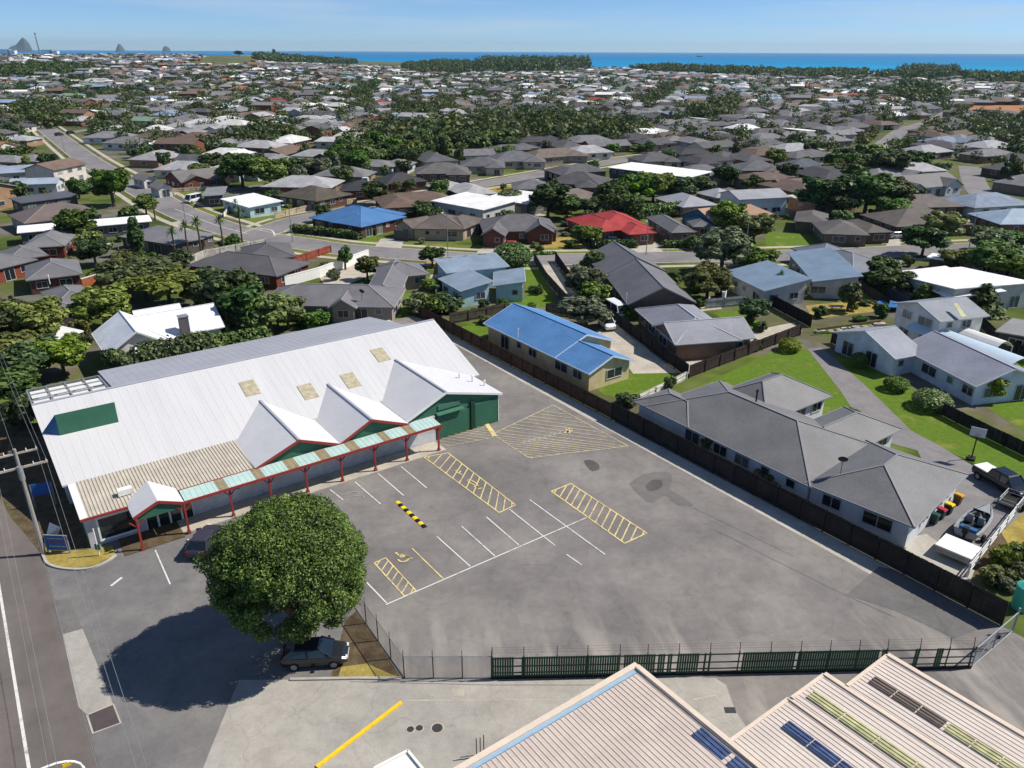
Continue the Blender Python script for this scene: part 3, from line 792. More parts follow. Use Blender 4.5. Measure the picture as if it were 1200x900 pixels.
s2 = thing('ribbed_shed', 'stepped cream ribbed-roof shed with long green-stained and blue skylights', 'shed', L(31, 10))
secs = [(25.7, 30.35, 16.5, 5.0), (30.5, 33.3, 16.35, 5.15), (33.55, 37.4, 15.05, 5.3)]
M['shedroof2'] = mat('cream_rib_sheet', (204, 192, 182), .65, .6, .07)
for a0, a1, bf, z in secs:
    bslope(a0, a1, 3.0, z + .35, bf, z, .29, M['shedroof2'], .032, .10, s2)
    mbx = MB(); mbx.beam(L(a0 - .05, bf + .1, z - .04), L(a1 + .05, bf + .1, z - .04), .2, .2); part('fascia', mbx, M['shedtrim'], s2)
    mbx = MB(); mbx.beam(L(a1 + .08, bf + .1, z + .06), L(a1 + .08, 3, z + .42), .28, .12); part('barge_flashing', mbx, M['shedtrim'], s2)
    mbx = MB(); mbx.prism(abs_([(a0, 2.8), (a1, 2.8), (a1, bf - .1), (a0, bf - .1)]), 0, z - .18); part('wall', mbx, M['shedwall'], s2)
def skyl(a0, a1, b1, b0, si, m, n):
    A0, A1, bf, z = secs[si]
    for k in range(n):
        q1 = b1 + (b0 - b1) * k / n; q0 = b1 + (b0 - b1) * (k + 1) / n + .08
        zz = lambda b: z + (bf - b) * .35 / (bf - 3.0) + .1
        mbx = ribbed(None, None, (L(a0, q0, zz(q0)), L(a1, q0, zz(q0))), (L(a0, q1, zz(q1)), L(a1, q1, zz(q1))), 3, .06, .1, .045); part('skylight', mbx, m, s2)
skyl(28.4, 29.1, 15.6, 9.5, 0, M['bluesky'], 4)
skyl(31.1, 31.8, 16.0, 4.5, 1, M['oldsky2'], 6)
skyl(34.6, 35.3, 14.6, 10.6, 2, M['browndeck'], 3); skyl(34.6, 35.3, 10.5, 4.0, 2, M['oldsky2'], 5)
mbx = MB(); mbx.prism(abs_([(37.5, 3.0), (37.9, 3.0), (37.9, 8.0), (37.5, 8.0)]), 0, 5.1); part('end_wall', mbx, M['darksteel'], s2)

# corner of a white roof beside the yellow line
s3 = thing('small_shed', 'corner of a white flat-roofed shed at the bottom edge near the yellow line', 'shed', P(470, 930))
q = [P(438, 902, 2.6), P(478, 881, 2.6), P(500, 908, 2.6), P(460, 932, 2.6)]
mbx = MB(); mbx.thick(q, [(0, 1, 2, 3)], .25); part('roof', mbx, M['white'], s3)
c_ = sum(q, Vector()) / 4
mbx = MB(); mbx.prism([c_ + (v - c_) * .93 for v in q], 0, 2.34); part('wall', mbx, M['gutterblue'], s3)
mbx = MB(); mbx.beam(q[1] + Vector((0, 0, .06)), q[2] + Vector((0, 0, .06)), .14, .14); mbx.beam(q[0] + Vector((0, 0, .06)), q[1] + Vector((0, 0, .06)), .14, .14); part('parapet', mbx, M['white'], s3)

# raised yellow kerb strip, manholes and bollard rails on the apron
yk = thing('yellow_kerb', 'long yellow painted strip set into the pale concrete apron', 'kerb strip', P(420, 860))
mbx = MB(); mbx.beam(P(371, 899, .06), P(470.5, 823, .06), .22, .12); part('kerb', mbx, M['kerbyellow'], yk)
for (px_, py_, r_, lab) in ((481, 855, .28, 'small round manhole cover nearest the yellow strip'), (491.5, 853.5, .28, 'small round manhole cover between two others on the apron'),
                        (512.5, 853.5, .42, 'largest round manhole cover on the concrete apron')):
    mh = thing('manhole_cover', lab, 'manhole cover', P(px_, py_), 'manhole covers on the apron')
    mbx = MB(); mbx.tube(P(px_, py_), P(px_, py_) + Vector((0, 0, .03)), r_, r_, 18); part('frame', mbx, M['pale'], mh)
    mbx = MB(); mbx.tube(P(px_, py_), P(px_, py_) + Vector((0, 0, .045)), r_ * .76, r_ * .76, 18); part('lid', mbx, M['darksteel'], mh)
rl = thing('bollard_rails', 'three thin dark upright rails standing by the shed gutter', 'rails', P(562, 885))
for px_, py_ in ((558.5, 888), (563, 887), (567, 884)):
    mbx = MB(); mbx.tube(P(px_, py_), P(px_, py_) + Vector((0, 0, 1.5)), .03, n=6); part('rail', mbx, M['darksteel'], rl)
for q in (((530, 807), (544, 808), (544, 816), (530, 816)), ((848, 829), (861, 829), (863, 836), (850, 836))):
    sheet('drain_cover', pxs(q), M['darksteel'] if q[0][0] > 700 else M['pale'], .024)
strip('concrete_joint', pxs([(473, 821), (577, 820.5), (665, 820)]), .07, M['pale'], .021)
strip('concrete_joint', pxs([(812, 820), (838, 815), (866, 846)]), .1, M['pale'], .021)
strip('concrete_joint', pxs([(410, 799), (577, 803), (720, 803)]), .05, M['patch'], .0205)
kerb('kerb', pxs([(340, 797), (420, 795.5), (470, 796)]), wd=.2, ht=.12)
sheet('verge', pxs([(405, 727), (418, 716), (470, 794), (388, 794)]), M['soil'], .03)
sheet('verge', pxs([(400, 782), (430, 778), (466, 794), (396, 795)]), M['drygrass'], .034)

# ------------------------------------------------------------------ front fence: pickets between posts with raised arms
M['picket'] = mat('dark_green_picket', (34, 74, 56), .7, 3, .15)
ff = thing('picket_fence', 'dark green picket fence along the front of the car park, several pickets missing', 'fence', P(857, 790))
fa, fb = P(577, 795), P(1137, 783)
fd = (fb - fa); flen = fd.length; fd.normalize(); fn = Vector((-fd.y, fd.x, 0))
def fpx(px): return (P(px, 789) - P(577, 789)).length / (P(1137, 789) - P(577, 789)).length * flen
HF = 1.75
pick = MB(); pick.box((0, 0, .95), (.125, .03, 1.66)); pick_me = pick.mesh('picket', mat=M['picket'])
gaps = [(603, 609), (721, 727), (763.5, 767.5), (774.5, 779), (784, 788.5), (815.5, 819), (821.5, 825), (827, 864), (926, 929), (1023, 1027), (1033, 1066), (1071, 1091)]
gaps = [(fpx(a), fpx(b)) for a, b in gaps]
th_f = math.atan2(fd.y, fd.x); s = .05; step = .156
while s < fpx(1100):
    if not any(a < s < b for a, b in gaps):
        p = fa + fd * s + fn * -.06
        link('picket', pick_me, p - ff.location, ff, rot=th_f)
    s += step
mbx = MB()
for z in (.45, .98, 1.62): mbx.beam(fa + Vector((0, 0, z)), fb + Vector((0, 0, z)), .06, .07)
part('rail', mbx, M['darksteel'], ff)
for px_ in (577, 613, 651, 686, 723, 755, 791, 827, 861, 897, 932, 966, 1000, 1033, 1071, 1106, 1134):
    s = fpx(px_); p = fa + fd * s + fn * .02
    mbx = MB(); mbx.tube(p, p + Vector((0, 0, 1.8)), .045, n=6); mbx.tube(p + Vector((0, 0, 1.8)), p + Vector((0, 0, 2.45)) + fn * .12, .025, n=5)
    part('post', mbx, M['darksteel'], ff)
mbx = MB()
for z, o in ((2.05, .05), (2.25, .08), (2.42, .11)): mbx.tube(fa + fn * o + Vector((0, 0, z)), fb + fn * o + Vector((0, 0, z)), .007, n=3)
part('wire', mbx, M['darksteel'], ff)
mbx = MB(); mbx.beam(fa + Vector((0, 0, .08)) - fd * .1, fb + Vector((0, 0, .08)), .16, .2); part('plinth', mbx, M['dark'], ff)

def chain_mesh(a, b, h, step=.11, r=.006):
    mbx = MB(); d = (b - a); l_ = d.length; d.normalize(); n = int((l_ + h) / step)
    for k in range(n):
        for sg_ in (1, -1):
            s0 = k * step - (h if sg_ > 0 else 0)
            x0, z0, x1, z1 = s0, 0, s0 + h, h
            if sg_ < 0: z0, z1 = h, 0
            t0, t1 = max(0, -x0 / h), min(1, (l_ - x0) / h)
            if t1 - t0 < .02: continue
            f = lambda t: a + d * (x0 + (x1 - x0) * t) + Vector((0, 0, z0 + (z1 - z0) * t))
            p0, p1 = f(t0), f(t1); w_ = Vector((0, 0, r * 1.4)); e = Vector((-d.y, d.x, 0)) * .004
            mbx.poly([p0 - w_, p1 - w_, p1 + w_, p0 + w_])
    return mbx
def chain_fence(lab, pts, posts, h=1.8, arms=True, cat='fence'):
    t = thing('chain_link_fence', lab, cat, pts[0])
    for a, b, n in zip(pts, pts[1:], posts):
        part('mesh', chain_mesh(a + Vector((0, 0, .04)), b + Vector((0, 0, .04)), h - .06), M['steel'], t, kind='stuff')
        for k in range(n + 1):
            p = a.lerp(b, k / n); mbx = MB(); mbx.tube(p, p + Vector((0, 0, h)), .04, n=6)
            if arms: mbx.tube(p + Vector((0, 0, h)), p + Vector((0, 0, h + .5)), .022, n=5)
            part('post', mbx, M['darksteel'], t)
        mbx = MB()
        for z in (.06, h): mbx.tube(a + Vector((0, 0, z)), b + Vector((0, 0, z)), .028, n=5)
        part('rail', mbx, M['steel'], t)
chain_fence('grey chain-link fence between the big tree and the green picket fence', [P(416, 712), P(474, 795), P(576, 795)], [4, 3])
# steel gates at the corner of the yard
gt = thing('steel_gate', 'open grey steel frame gate at the corner between the two yard fences', 'gate', P(1162, 756))
ga, gb = P(1138, 783), P(1186, 741)
gd = (gb - ga).normalized()
mbx = MB()
for z in (.15, 1.75): mbx.tube(ga + Vector((0, 0, z)), gb + Vector((0, 0, z)), .05, n=6)
for k in range(3): mbx.tube(ga.lerp(gb, k / 2) + Vector((0, 0, .15)), ga.lerp(gb, k / 2) + Vector((0, 0, 1.75)), .045, n=6)
mbx.tube(ga + Vector((0, 0, .15)), ga.lerp(gb, .5) + Vector((0, 0, 1.75)), .035, n=6); mbx.tube(ga.lerp(gb, .5) + Vector((0, 0, 1.75)), gb + Vector((0, 0, .15)), .035, n=6)
part('frame', mbx, M['steel'], gt)
part('mesh', chain_mesh(ga + Vector((0, 0, .2)), gb + Vector((0, 0, .2)), 1.5), M['steel'], gt, kind='stuff')
mbx = MB(); mbx.box(ga.lerp(gb, .55) + Vector((0, 0, .95)), (.3, .12, .3)); part('latch', mbx, M['dark'], gt)
mbx = MB(); mbx.tube(gb, gb + Vector((0, 0, 2.1)), .07, n=8); part('post', mbx, M['steel'], gt)

# ------------------------------------------------------------------ board fences
def board_fence(name, lab, pts, h, color, bay=2.4, z0=0.0, group=None, paling=.15, cap=True, cat='fence'):
    t = thing(name, lab, cat, pts[0] + Vector((0, 0, z0)), group)
    idx = 0
    for a, b in zip(pts, pts[1:]):
        ln = (b - a).length; nb = max(1, round(ln / bay)); d = (b - a).normalized(); nn = Vector((-d.y, d.x, 0))
        for k in range(nb):
            p, q = a.lerp(b, k / nb), a.lerp(b, (k + 1) / nb)
            mbx = MB(); np_ = max(2, int((q - p).length / paling)); rnd = random.Random(k * 13 + idx)
            for j in range(np_):
                c0 = p.lerp(q, (j + .5) / np_); hh = h + rnd.uniform(-.025, .025)
                u = d * ((q - p).length / np_ * .47); v = nn * .012; off = nn * rnd.uniform(-.004, .004)
                mbx.hexa([c0 + off + x + Vector((0, 0, zz + z0)) for zz in (.04, hh) for x in (-u - v, u - v, u + v, -u + v)])
            sh = rnd.uniform(.82, 1.15)
            part('paling_panel', mbx, M['fence'], t, color=(color[0] * sh, color[1] * sh, color[2] * sh, 1), kind='stuff')
        mbx = MB(); mbx.box((0, 0, z0 + h / 2 - .03), (.1, .1, h - .06), None, (d, nn)); pm = mbx.mesh('post', mat=M['fence'])
        for k in range(nb + 1):
            p = a.lerp(b, k / nb) - nn * .07 - t.location; p.z = 0 - z0
            link('post', pm, p, t, color=color)
        mbx = MB()
        for z in (.35, h - .3): mbx.beam(a - nn * .035 + Vector((0, 0, z + z0)), b - nn * .035 + Vector((0, 0, z + z0)), .045, .09)
        part('rail', mbx, M['fence'], t, color=color)
        idx += 7
    return t
FB = C(74, 58, 50); FD = C(50, 47, 46); FG = C(96, 92, 86); FW = C(216, 212, 204)
board_fence('board_fence', 'long dark brown board fence down the side of the car park by the blue-roofed house', [L(53.1, 97.5), L(53.1, 55.0)], 1.85, FB)
board_fence('board_fence', 'dark stained board fence of the yard behind the long grey-roofed house', [L(53.0, 54.9), L(53.0, 14.6)], 2.1, FD)

# ------------------------------------------------------------------ houses
def window_meshes():
    out = {}
    for key, (wd, ht) in {'small': (1.0, .9), 'mid': (1.7, 1.15), 'wide': (2.5, 1.25), 'door': (1.9, 2.0)}.items():
        f = MB(); t = .075
        f.box((0, -.03, ht / 2 - t / 2), (wd, .07, t)); f.box((0, -.03, -ht / 2 + t / 2), (wd + .1, .1, t))
        for x in (-wd / 2 + t / 2, wd / 2 - t / 2): f.box((x, -.03, 0), (t, .07, ht - 2 * t))
        if wd > 1.3: f.box((0, -.03, 0), (.06, .06, ht - 2 * t))
        p = MB(); p.box((0, -.012, 0), (wd - 2 * t, .02, ht - 2 * t))
        out[key] = (f.mesh('window', mat=M['frame']), p.mesh('pane', mat=M['glass']), wd, ht)
    return out
WIN = window_meshes()
gmb = MB()
for k in range(6): gmb.box((0, -.02, -1.05 + .175 + .35 * k), (2.6, .05, .33))
GAR = gmb.mesh('garage_door', mat=M['paint'])

def wing_frame(wg):
    """-> origin, u, v, L, W, ze, roof, pitch, axis"""
    if wg[0] == 'p':
        _, pa, pb, wd, roof, ze, pitch = wg[:7]
        A_, B_ = P(pa[0], pa[1], ze), P(pb[0], pb[1], ze)
        u = B_ - A_; u.z = 0; ln = u.length; u.normalize()
        v = Vector((-u.y, u.x, 0))
        if v.y < 0: v = -v
        if wd < 0: v = -v
        o = Vector((A_.x, A_.y, 0)); W_ = abs(wd)
    else:
        _, a0, b0, a1, b1, roof, ze, pitch = wg[:8]
        o, u, v, ln, W_ = L(a0, b0), AX.copy(), BX.copy(), a1 - a0, b1 - b0
    ax_ = wg[-1] if isinstance(wg[-1], str) and wg[-1] in 'uv' else ('u' if ln >= W_ else 'v')
    return o, u, v, ln, W_, ze, roof, pitch, ax_

def roof_geo(o, u, v, ln, W_, ze, roof, pitch, ax_):
    if ax_ == 'v': o, u, v, ln, W_ = o, v, u, W_, ln
    X = lambda x, y, z: o + u * x + v * y + Vector((0, 0, z))
    h = W_ / 2 * math.tan(R(pitch)); rc = []
    if roof == 'hip':
        e = min(W_ / 2, ln / 2 - .05)
        vs_ = [X(0, 0, ze), X(ln, 0, ze), X(ln, W_, ze), X(0, W_, ze), X(e, W_ / 2, ze + h), X(ln - e, W_ / 2, ze + h)]
        fs = [(0, 1, 5, 4), (1, 2, 5), (2, 3, 4, 5), (3, 0, 4)]
        rc = [(0, 4), (3, 4), (1, 5), (2, 5), (4, 5)]
    elif roof == 'gable':
        vs_ = [X(0, 0, ze), X(ln, 0, ze), X(ln, W_, ze), X(0, W_, ze), X(0, W_ / 2, ze + h), X(ln, W_ / 2, ze + h)]
        fs = [(0, 1, 5, 4), (2, 3, 4, 5)]; rc = [(4, 5)]
    elif roof == 'mono':
        h = W_ * math.tan(R(pitch))
        vs_ = [X(0, 0, ze), X(ln, 0, ze), X(ln, W_, ze + h), X(0, W_, ze + h)]; fs = [(0, 1, 2, 3)]
    else:
        vs_ = [X(0, 0, ze), X(ln, 0, ze), X(ln, W_, ze), X(0, W_, ze)]; fs = [(0, 1, 2, 3)]
    return vs_, fs, rc, (o, u, v, ln, W_, h)

ALLW = []
def house(name, lab, wings, rc, wc, cap=None, gut=None, cat='house', tile=False, wins=True, group=None, ov=.5, garage=(), gcol=None, walllab=None):
    fr = [wing_frame(wg) for wg in wings]
    ALLW.extend(fr)
    o, u, v, ln, W_ = fr[0][:5]
    t = thing(name, lab, cat, o + u * ln / 2 + v * W_ / 2, group)
    wall, gut_, cap_ = MB(), MB(), MB()
    sides = []
    for i, f in enumerate(fr):
        f = list(f); f[5] += .013 * i
        vs_, fs, rcs, (o, u, v, ln, W_, h) = roof_geo(*f)
        ze, roof = f[5], f[6]
        mbx = MB(); mbx.thick(vs_, fs, .16 if roof != 'flat' else .24)
        part('roof', mbx, M['tile'] if tile else M['roof'], t, color=rc)
        up = Vector((0, 0, .03))
        for a, b in rcs: cap_.beam(vs_[a] + up, vs_[b] + up, .15, .05)
        # gutters / barges round the edge
        for k in range(4):
            a, b = vs_[k], vs_[(k + 1) % 4]
            if roof == 'gable' and k in (1, 3):
                apx = vs_[5] if k == 1 else vs_[4]
                gut_.beam(a - Vector((0, 0, .09)), apx - Vector((0, 0, .09)), .06, .2); gut_.beam(apx - Vector((0, 0, .09)), b - Vector((0, 0, .09)), .06, .2)
            else: gut_.beam(a - Vector((0, 0, .07)), b - Vector((0, 0, .07)), .11, .13)
        # walls
        q = min(ov, ln / 4, W_ / 4); X = lambda x, y, z: o + u * x + v * y + Vector((0, 0, z))
        zt = ze - .17 if roof != 'mono' else ze - .17
        zi = (lambda y: ze - .17 + h * (1 - abs(2 * y / W_ - 1))) if roof == 'gable' else ((lambda y: ze - .17 + h * y / W_) if roof == 'mono' else (lambda y: ze - .17 + (h * min(y, W_ - y) / (W_ / 2) * .9 if roof == 'hip' else 0)))
        y0, y1, x0, x1 = q, W_ - q, q, ln - q
        ym = W_ / 2
        pr = [(y0, 0), (y1, 0), (y1, zi(y1)), (ym, zi(ym)), (y0, zi(y0))] if roof == 'gable' else [(y0, 0), (y1, 0), (y1, zi(y1)), (y0, zi(y0))]
        n = len(pr)
        wall.poly([X(x0, y, z) for y, z in pr] + [X(x1, y, z) for y, z in pr], None,
                  [list(range(n))[::-1], list(range(n, 2 * n))] + [(k, (k + 1) % n, n + (k + 1) % n, n + k) for k in range(n)])
        sides += [(i, X(x0, y0, 0), X(x1, y0, 0), -v, ze), (i, X(x1, y1, 0), X(x0, y1, 0), v, ze + (h if roof == 'mono' else 0)),
                  (i, X(x1, y0, 0), X(x1, y1, 0), u, ze), (i, X(x0, y1, 0), X(x0, y0, 0), -u, ze)]
    wo = part('wall', wall, M['wall'], t, color=wc)
    if gut: part('gutter', gut_, M['paint'], t, color=gut)
    if cap and cap_.v: part('ridge_cap', cap_, M['paint'], t, color=cap)
    def inside(p, skip):
        for j, f in enumerate(fr):
            if j == skip: continue
            d = p - f[0]; x, y = d.dot(f[1]), d.dot(f[2])
            if .3 < x < f[3] - .3 and .3 < y < f[4] - .3: return True
        return False
    if wins:
        rnd = random.Random(lab)
        for i, a, b, nrm, ze in sides:
            ln = (b - a).length
            if ln < 2.2: continue
            d = (b - a).normalized(); rz = math.atan2(-nrm.x, nrm.y) + math.pi   # window local -y faces out
            for lev in range(2 if ze > 4.4 else 1):
                s = 1.1 if ln < 5 else 1.6
                while s < ln - .9:
                    key = rnd.choice(('mid', 'mid', 'wide', 'small', 'door' if lev == 0 else 'mid'))
                    fm, pm, wd, ht = WIN[key]
                    p = a + d * (s + wd / 2 - .4)
                    z = (1.05 if key == 'door' else 2.05 - ht / 2) + lev * 2.5
                    if ze < 2.35: z -= .15
                    if s + wd / 2 + .1 < ln and not inside(p + nrm * .3, -1) and not inside(p, i):
                        p.z = z
                        wo_ = link('window', fm, p + nrm * .02 - t.location, t, rot=math.atan2(d.y, d.x) if abs((Vector((d.y, -d.x, 0)) - nrm).length) < .1 else math.atan2(d.y, d.x) + math.pi)
                        link('pane', pm, (0, 0, 0), wo_)
                    s += wd + rnd.uniform(.9, 2.2)
    for (pa, pb) in garage:            # garage door across two ground pixels
        a, b = P(*pa), P(*pb); c0 = (a + b) / 2; d = (b - a).normalized()
        link('garage_door', GAR, Vector((c0.x, c0.y, 1.06)) - t.location, t, rot=math.atan2(d.y, d.x), color=gcol or wc, scale=((b - a).length / 2.6, 1, 1))
    return t

GREY = C(104, 103, 106); LGREY = C(138, 137, 140); DGREY = C(76, 76, 80); BGREY = C(124, 132, 144); CAPG = C(160, 158, 158)
WHITE = C(224, 226, 226); CREAM = C(206, 196, 168); BRICK = C(112, 66, 50); DBRICK = C(78, 52, 44); BROWN = C(104, 94, 86); PALEW = C(196, 200, 200)
TANB = C(150, 128, 106); AQUAW = C(166, 196, 202); BLUER = C(70, 114, 162); DKBLUE = C(58, 66, 78)
WB = C(222, 222, 220)

house('blue_roofed_house', 'cream brick house with a bright blue gable roof beside the brown board fence',
      [('ab', 55.4, 68.0, 65.6, 83.8, 'gable', 2.55, 21, 'v'), ('ab', 55.45, 61.7, 62.9, 70.5, 'gable', 2.5, 21, 'v')],
      C(84, 130, 180), C(204, 188, 146), gut=C(206, 214, 222), cap=C(92, 138, 188))
lg = house('long_grey_house', 'long white weatherboard house with sprawling grey hip roof alongside the car park fence',
      [('ab', 54.5, 31.5, 66.4, 51.6, 'hip', 2.5, 21), ('p', (942, 566), (1072, 618), 12.06, 'hip', 2.5, 22), ('ab', 54.52, 45.5, 60.0, 53.4, 'hip', 2.45, 22),
       ('ab', 62.0, 41.7, 73.2, 49.6, 'hip', 2.5, 28), ('ab', 60.0, 33.0, 71.8, 39.4, 'hip', 2.4, 24)],
      C(108, 108, 109), C(208, 212, 214), cap=C(134, 133, 134), gut=C(150, 150, 152))
house('brick_house', 'tan brick house with pale grey metal roof beside the white car in the driveway',
      [('p', (744, 362), (792, 404), 9.2, 'hip', 2.5, 22), ('p', (791, 404), (886, 396), 7.6, 'gable', 2.5, 24)],
      C(132, 134, 142), C(128, 104, 84), cap=C(176, 178, 182), gut=C(190, 190, 190))
house('dark_gabled_house', 'large dark grey gabled house between the side street and the pale grey-roofed brick house',
      [('p', (704, 315), (736, 357), 10.4, 'gable', 2.6, 26), ('p', (684, 301), (709, 322), 11.0, 'gable', 2.6, 26)],
      C(106, 106, 108), C(92, 84, 76), gut=C(112, 112, 114), cap=C(124, 124, 128))
house('pale_grey_house', 'long white house with blue-grey roof and round clipped bushes on its lawn',
      [('p', (1053, 406), (1144, 453), 9.6, 'gable', 2.6, 20, 'u'), ('p', (1049, 420.5), (1085, 414), 10.5, 'gable', 2.6, 20, 'u')],
      C(134, 138, 150), C(196, 204, 214), gut=C(206, 208, 210), cap=C(170, 172, 178))
house('two_storey_house', 'two-storey pale house with grey roof and a yellow skylight strip behind the curved verandah',
      [('p', (1102, 377), (1160, 370), 8.5, 'gable', 4.9, 18, 'u')], C(128, 134, 142), C(206, 204, 198), gut=C(170, 172, 174))
house('aqua_house', 'pale aqua house with three split blue-grey mono-pitch roofs beside a white timber fence',
      [('p', (539, 341), (578, 335), 8.2, 'mono', 2.9, 8), ('p', (578, 335), (616, 335), 8.6, 'mono', 2.8, 8), ('p', (523, 320), (597, 312), 6.5, 'mono', 3.5, 8)],
      C(126, 142, 158), AQUAW, gut=C(180, 190, 196))
house('brown_brick_house', 'dark grey hip-roofed house with long red-brown brick wall facing a lawn',
      [('p', (218, 311), (324, 324), 10.0, 'hip', 2.5, 20), ('p', (285, 306), (347, 301), 11.0, 'hip', 2.5, 20)],
      C(92, 90, 92), C(110, 60, 46), cap=C(112, 110, 110))
house('grey_house', 'grey house with spreading metal roof and small front gable just behind the shop roof',
      [('p', (303, 357), (462, 360), 9.5, 'hip', 2.5, 22), ('p', (428, 342), (470, 342), 16, 'gable', 2.5, 22, 'v'), ('p', (450, 326), (503, 321), 7.5, 'hip', 2.5, 22), ('p', (384, 361), (417, 361.5), 5.0, 'gable', 2.5, 32, 'v')],
      C(112, 110, 114), C(150, 140, 128), cap=C(148, 146, 148), gut=C(170, 168, 168))
house('blue_hip_house', 'dark brick house with broad bright blue hip roof at the street corner',
      [('p', (362, 255), (423, 266), 14, 'hip', 2.6, 20), ('p', (424, 265), (476, 250), 9, 'hip', 2.6, 20)], BLUER, C(86, 56, 48), gut=C(90, 130, 180), cap=C(96, 140, 190))
house('brown_tiled_house', 'cream house with brown tiled hip roof fronting the side street', [('p', (482, 268), (545, 269), 12, 'hip', 2.5, 20), ('p', (545, 268), (571, 257), 8, 'hip', 2.5, 20), ('p', (461, 263), (483, 268), 7, 'gable', 2.5, 22, 'v')],
      C(100, 91, 86), C(176, 160, 134), tile=True, cap=C(112, 104, 98), garage=[((462, 281), (479, 283))], gcol=C(58, 58, 64))
house('twin_gable_house', 'dark brick house with grey tiled roof and two small front gables behind a red car',
      [('p', (566, 272), (655, 270), 12, 'hip', 2.5, 22), ('p', (563, 276), (592, 277), 8, 'gable', 2.5, 30, 'v'), ('p', (616, 273), (650, 273), 7, 'gable', 2.5, 30, 'v')],
      C(98, 97, 100), C(102, 66, 58), tile=True, cap=C(130, 128, 128), garage=[((565, 286), (590, 287))], gcol=C(60, 58, 60))
house('red_roofed_house', 'brick house with a bright red tiled roof on the side street',
      [('p', (702, 272), (742, 268), 15, 'hip', 2.5, 21), ('p', (737, 275), (770, 273), 9, 'hip', 2.5, 21), ('p', (676, 254), (703, 271), 12, 'hip', 2.5, 21)], C(162, 62, 62), C(120, 84, 66), tile=True, cap=C(172, 76, 74), garage=[((742, 286), (766, 285))], gcol=C(64, 56, 54))
house('grey_hip_house', 'grey house of two hip roofs beside the red-roofed house', [('p', (787, 273), (817, 272), 17, 'hip', 2.5, 21), ('p', (812, 266), (838, 266), 9, 'hip', 2.5, 21)],
      C(100, 102, 104), C(120, 104, 92), cap=C(124, 124, 126), garage=[((797, 285), (813, 284))], gcol=C(70, 66, 64))
house('white_flat_house', 'white flat-roofed modern house with tall white wall panels', [('p', (505, 235), (566, 246), 12, 'mono', 3.4, 3)], C(226, 226, 224), C(190, 190, 188), gut=WHITE)
house('white_flat_house', 'long low white-roofed house beyond the modern flat-roofed house', [('p', (566, 232), (618, 239), 12, 'mono', 3.3, 3)], C(222, 222, 220), C(110, 108, 104), gut=WHITE)
house('white_solar_building', 'long white flat-roofed two-storey building with dark walls', [('p', (712, 196), (808, 208), 12, 'mono', 5.2, 2)], C(232, 232, 230), C(70, 74, 80), gut=WHITE)
house('blue_mono_house', 'white house with large sloping blue-grey roofs beside a gravelled garden bed', [('p', (896, 341), (950, 336), 12, 'mono', 2.9, 9), ('p', (953, 330), (1010, 332), 20, 'mono', 2.9, 9)],
      C(112, 132, 152), C(176, 178, 180), gut=C(140, 156, 170))
house('slate_hip_house', 'hip-roofed house with slate grey roof right of the sloping blue-grey roofs', [('p', (1000, 321), (1051, 313), 13, 'hip', 2.5, 20), ('p', (962, 304), (1010, 300), 9, 'hip', 2.5, 20)], C(106, 112, 122), C(120, 112, 106), cap=C(160, 162, 166))
house('white_roofed_house', 'big house with brilliant white metal roof and dark pines in front', [('p', (1040, 319), (1117, 348), 15.0, 'mono', 2.9, 5), ('p', (1112, 349), (1178, 347), 15, 'mono', 2.8, 5)], C(236, 236, 236), C(186, 184, 176), gut=WHITE)
house('left_grey_house', 'grey hip-roofed house with a white chimney pipe beside the orange brick wall', [('p', (30, 329), (97, 321), 11, 'hip', 2.6, 22)], C(110, 109, 112), C(92, 62, 52), cap=C(146, 144, 144))
house('left_grey_house', 'grey double hip roof nearest the small white flat roof at the left', [('p', (64, 359), (115, 350), 9.5, 'hip', 2.6, 22), ('p', (46, 367), (89, 360), 6, 'hip', 2.5, 22)], C(112, 111, 114), C(74, 70, 72), cap=C(148, 146, 146))
house('left_grey_house', 'big grey house cut by the left edge with red-brown brick walls', [('p', (-30, 322), (44, 304), 10, 'hip', 2.6, 22), ('p', (8, 306), (57, 299), 9, 'hip', 2.55, 22)], C(108, 107, 110), C(126, 64, 48), cap=C(146, 144, 144))
house('left_grey_house', 'grey hip-roofed brick house below the long white carport roof', [('p', (24, 291), (76, 288), 12, 'hip', 2.6, 21)], C(118, 117, 119), C(100, 52, 42), cap=C(140, 138, 138))
house('white_villa', 'old villa with steep white gable roofs and a dark chimney behind the shop', [('ab', 10.6, 98.4, 18.2, 108.2, 'gable', 3.1, 32, 'v'), ('ab', 15.0, 101.4, 25.6, 109.2, 'gable', 3.0, 30, 'u'), ('ab', 13.2, 97.6, 19.2, 103.5, 'hip', 3.05, 28), ('ab', 16, 106, 22, 112, 'gable', 3.0, 32, 'u')],
      C(216, 219, 224), C(200, 196, 186), gut=WHITE, cap=C(228, 228, 228))
vt = house('small_white_shed', 'small white flat-roofed garage beside the old villa', [('p', (71, 398), (98, 389), 7, 'mono', 2.5, 3)], C(222, 222, 224), C(120, 112, 104), cat='garage', gut=WHITE)
house('black_roofed_house', 'near-black hip-roofed house with a white rooftop unit left of the street', [('p', (398, 224), (446, 223), 11, 'hip', 2.5, 21)], C(58, 57, 60), C(110, 66, 52))
house('black_roofed_house', 'near-black hip-roofed house beside a parked dark car and dry lawn', [('p', (452, 216), (502, 212), 11, 'hip', 2.5, 21)], C(62, 60, 62), C(84, 66, 56))
house('olive_roofed_house', 'house with olive brown hip roof behind a pale picket fence', [('p', (322, 229), (370, 236), 13, 'hip', 2.5, 20), ('p', (365, 233), (399, 224), 8, 'hip', 2.5, 20)], C(84, 78, 68), C(94, 66, 54), tile=True)
house('white_corner_house', 'small white-roofed house on the grassy street corner', [('p', (258, 233), (291, 243), 9, 'mono', 2.7, 3)], C(232, 232, 232), C(178, 206, 208), gut=WHITE)
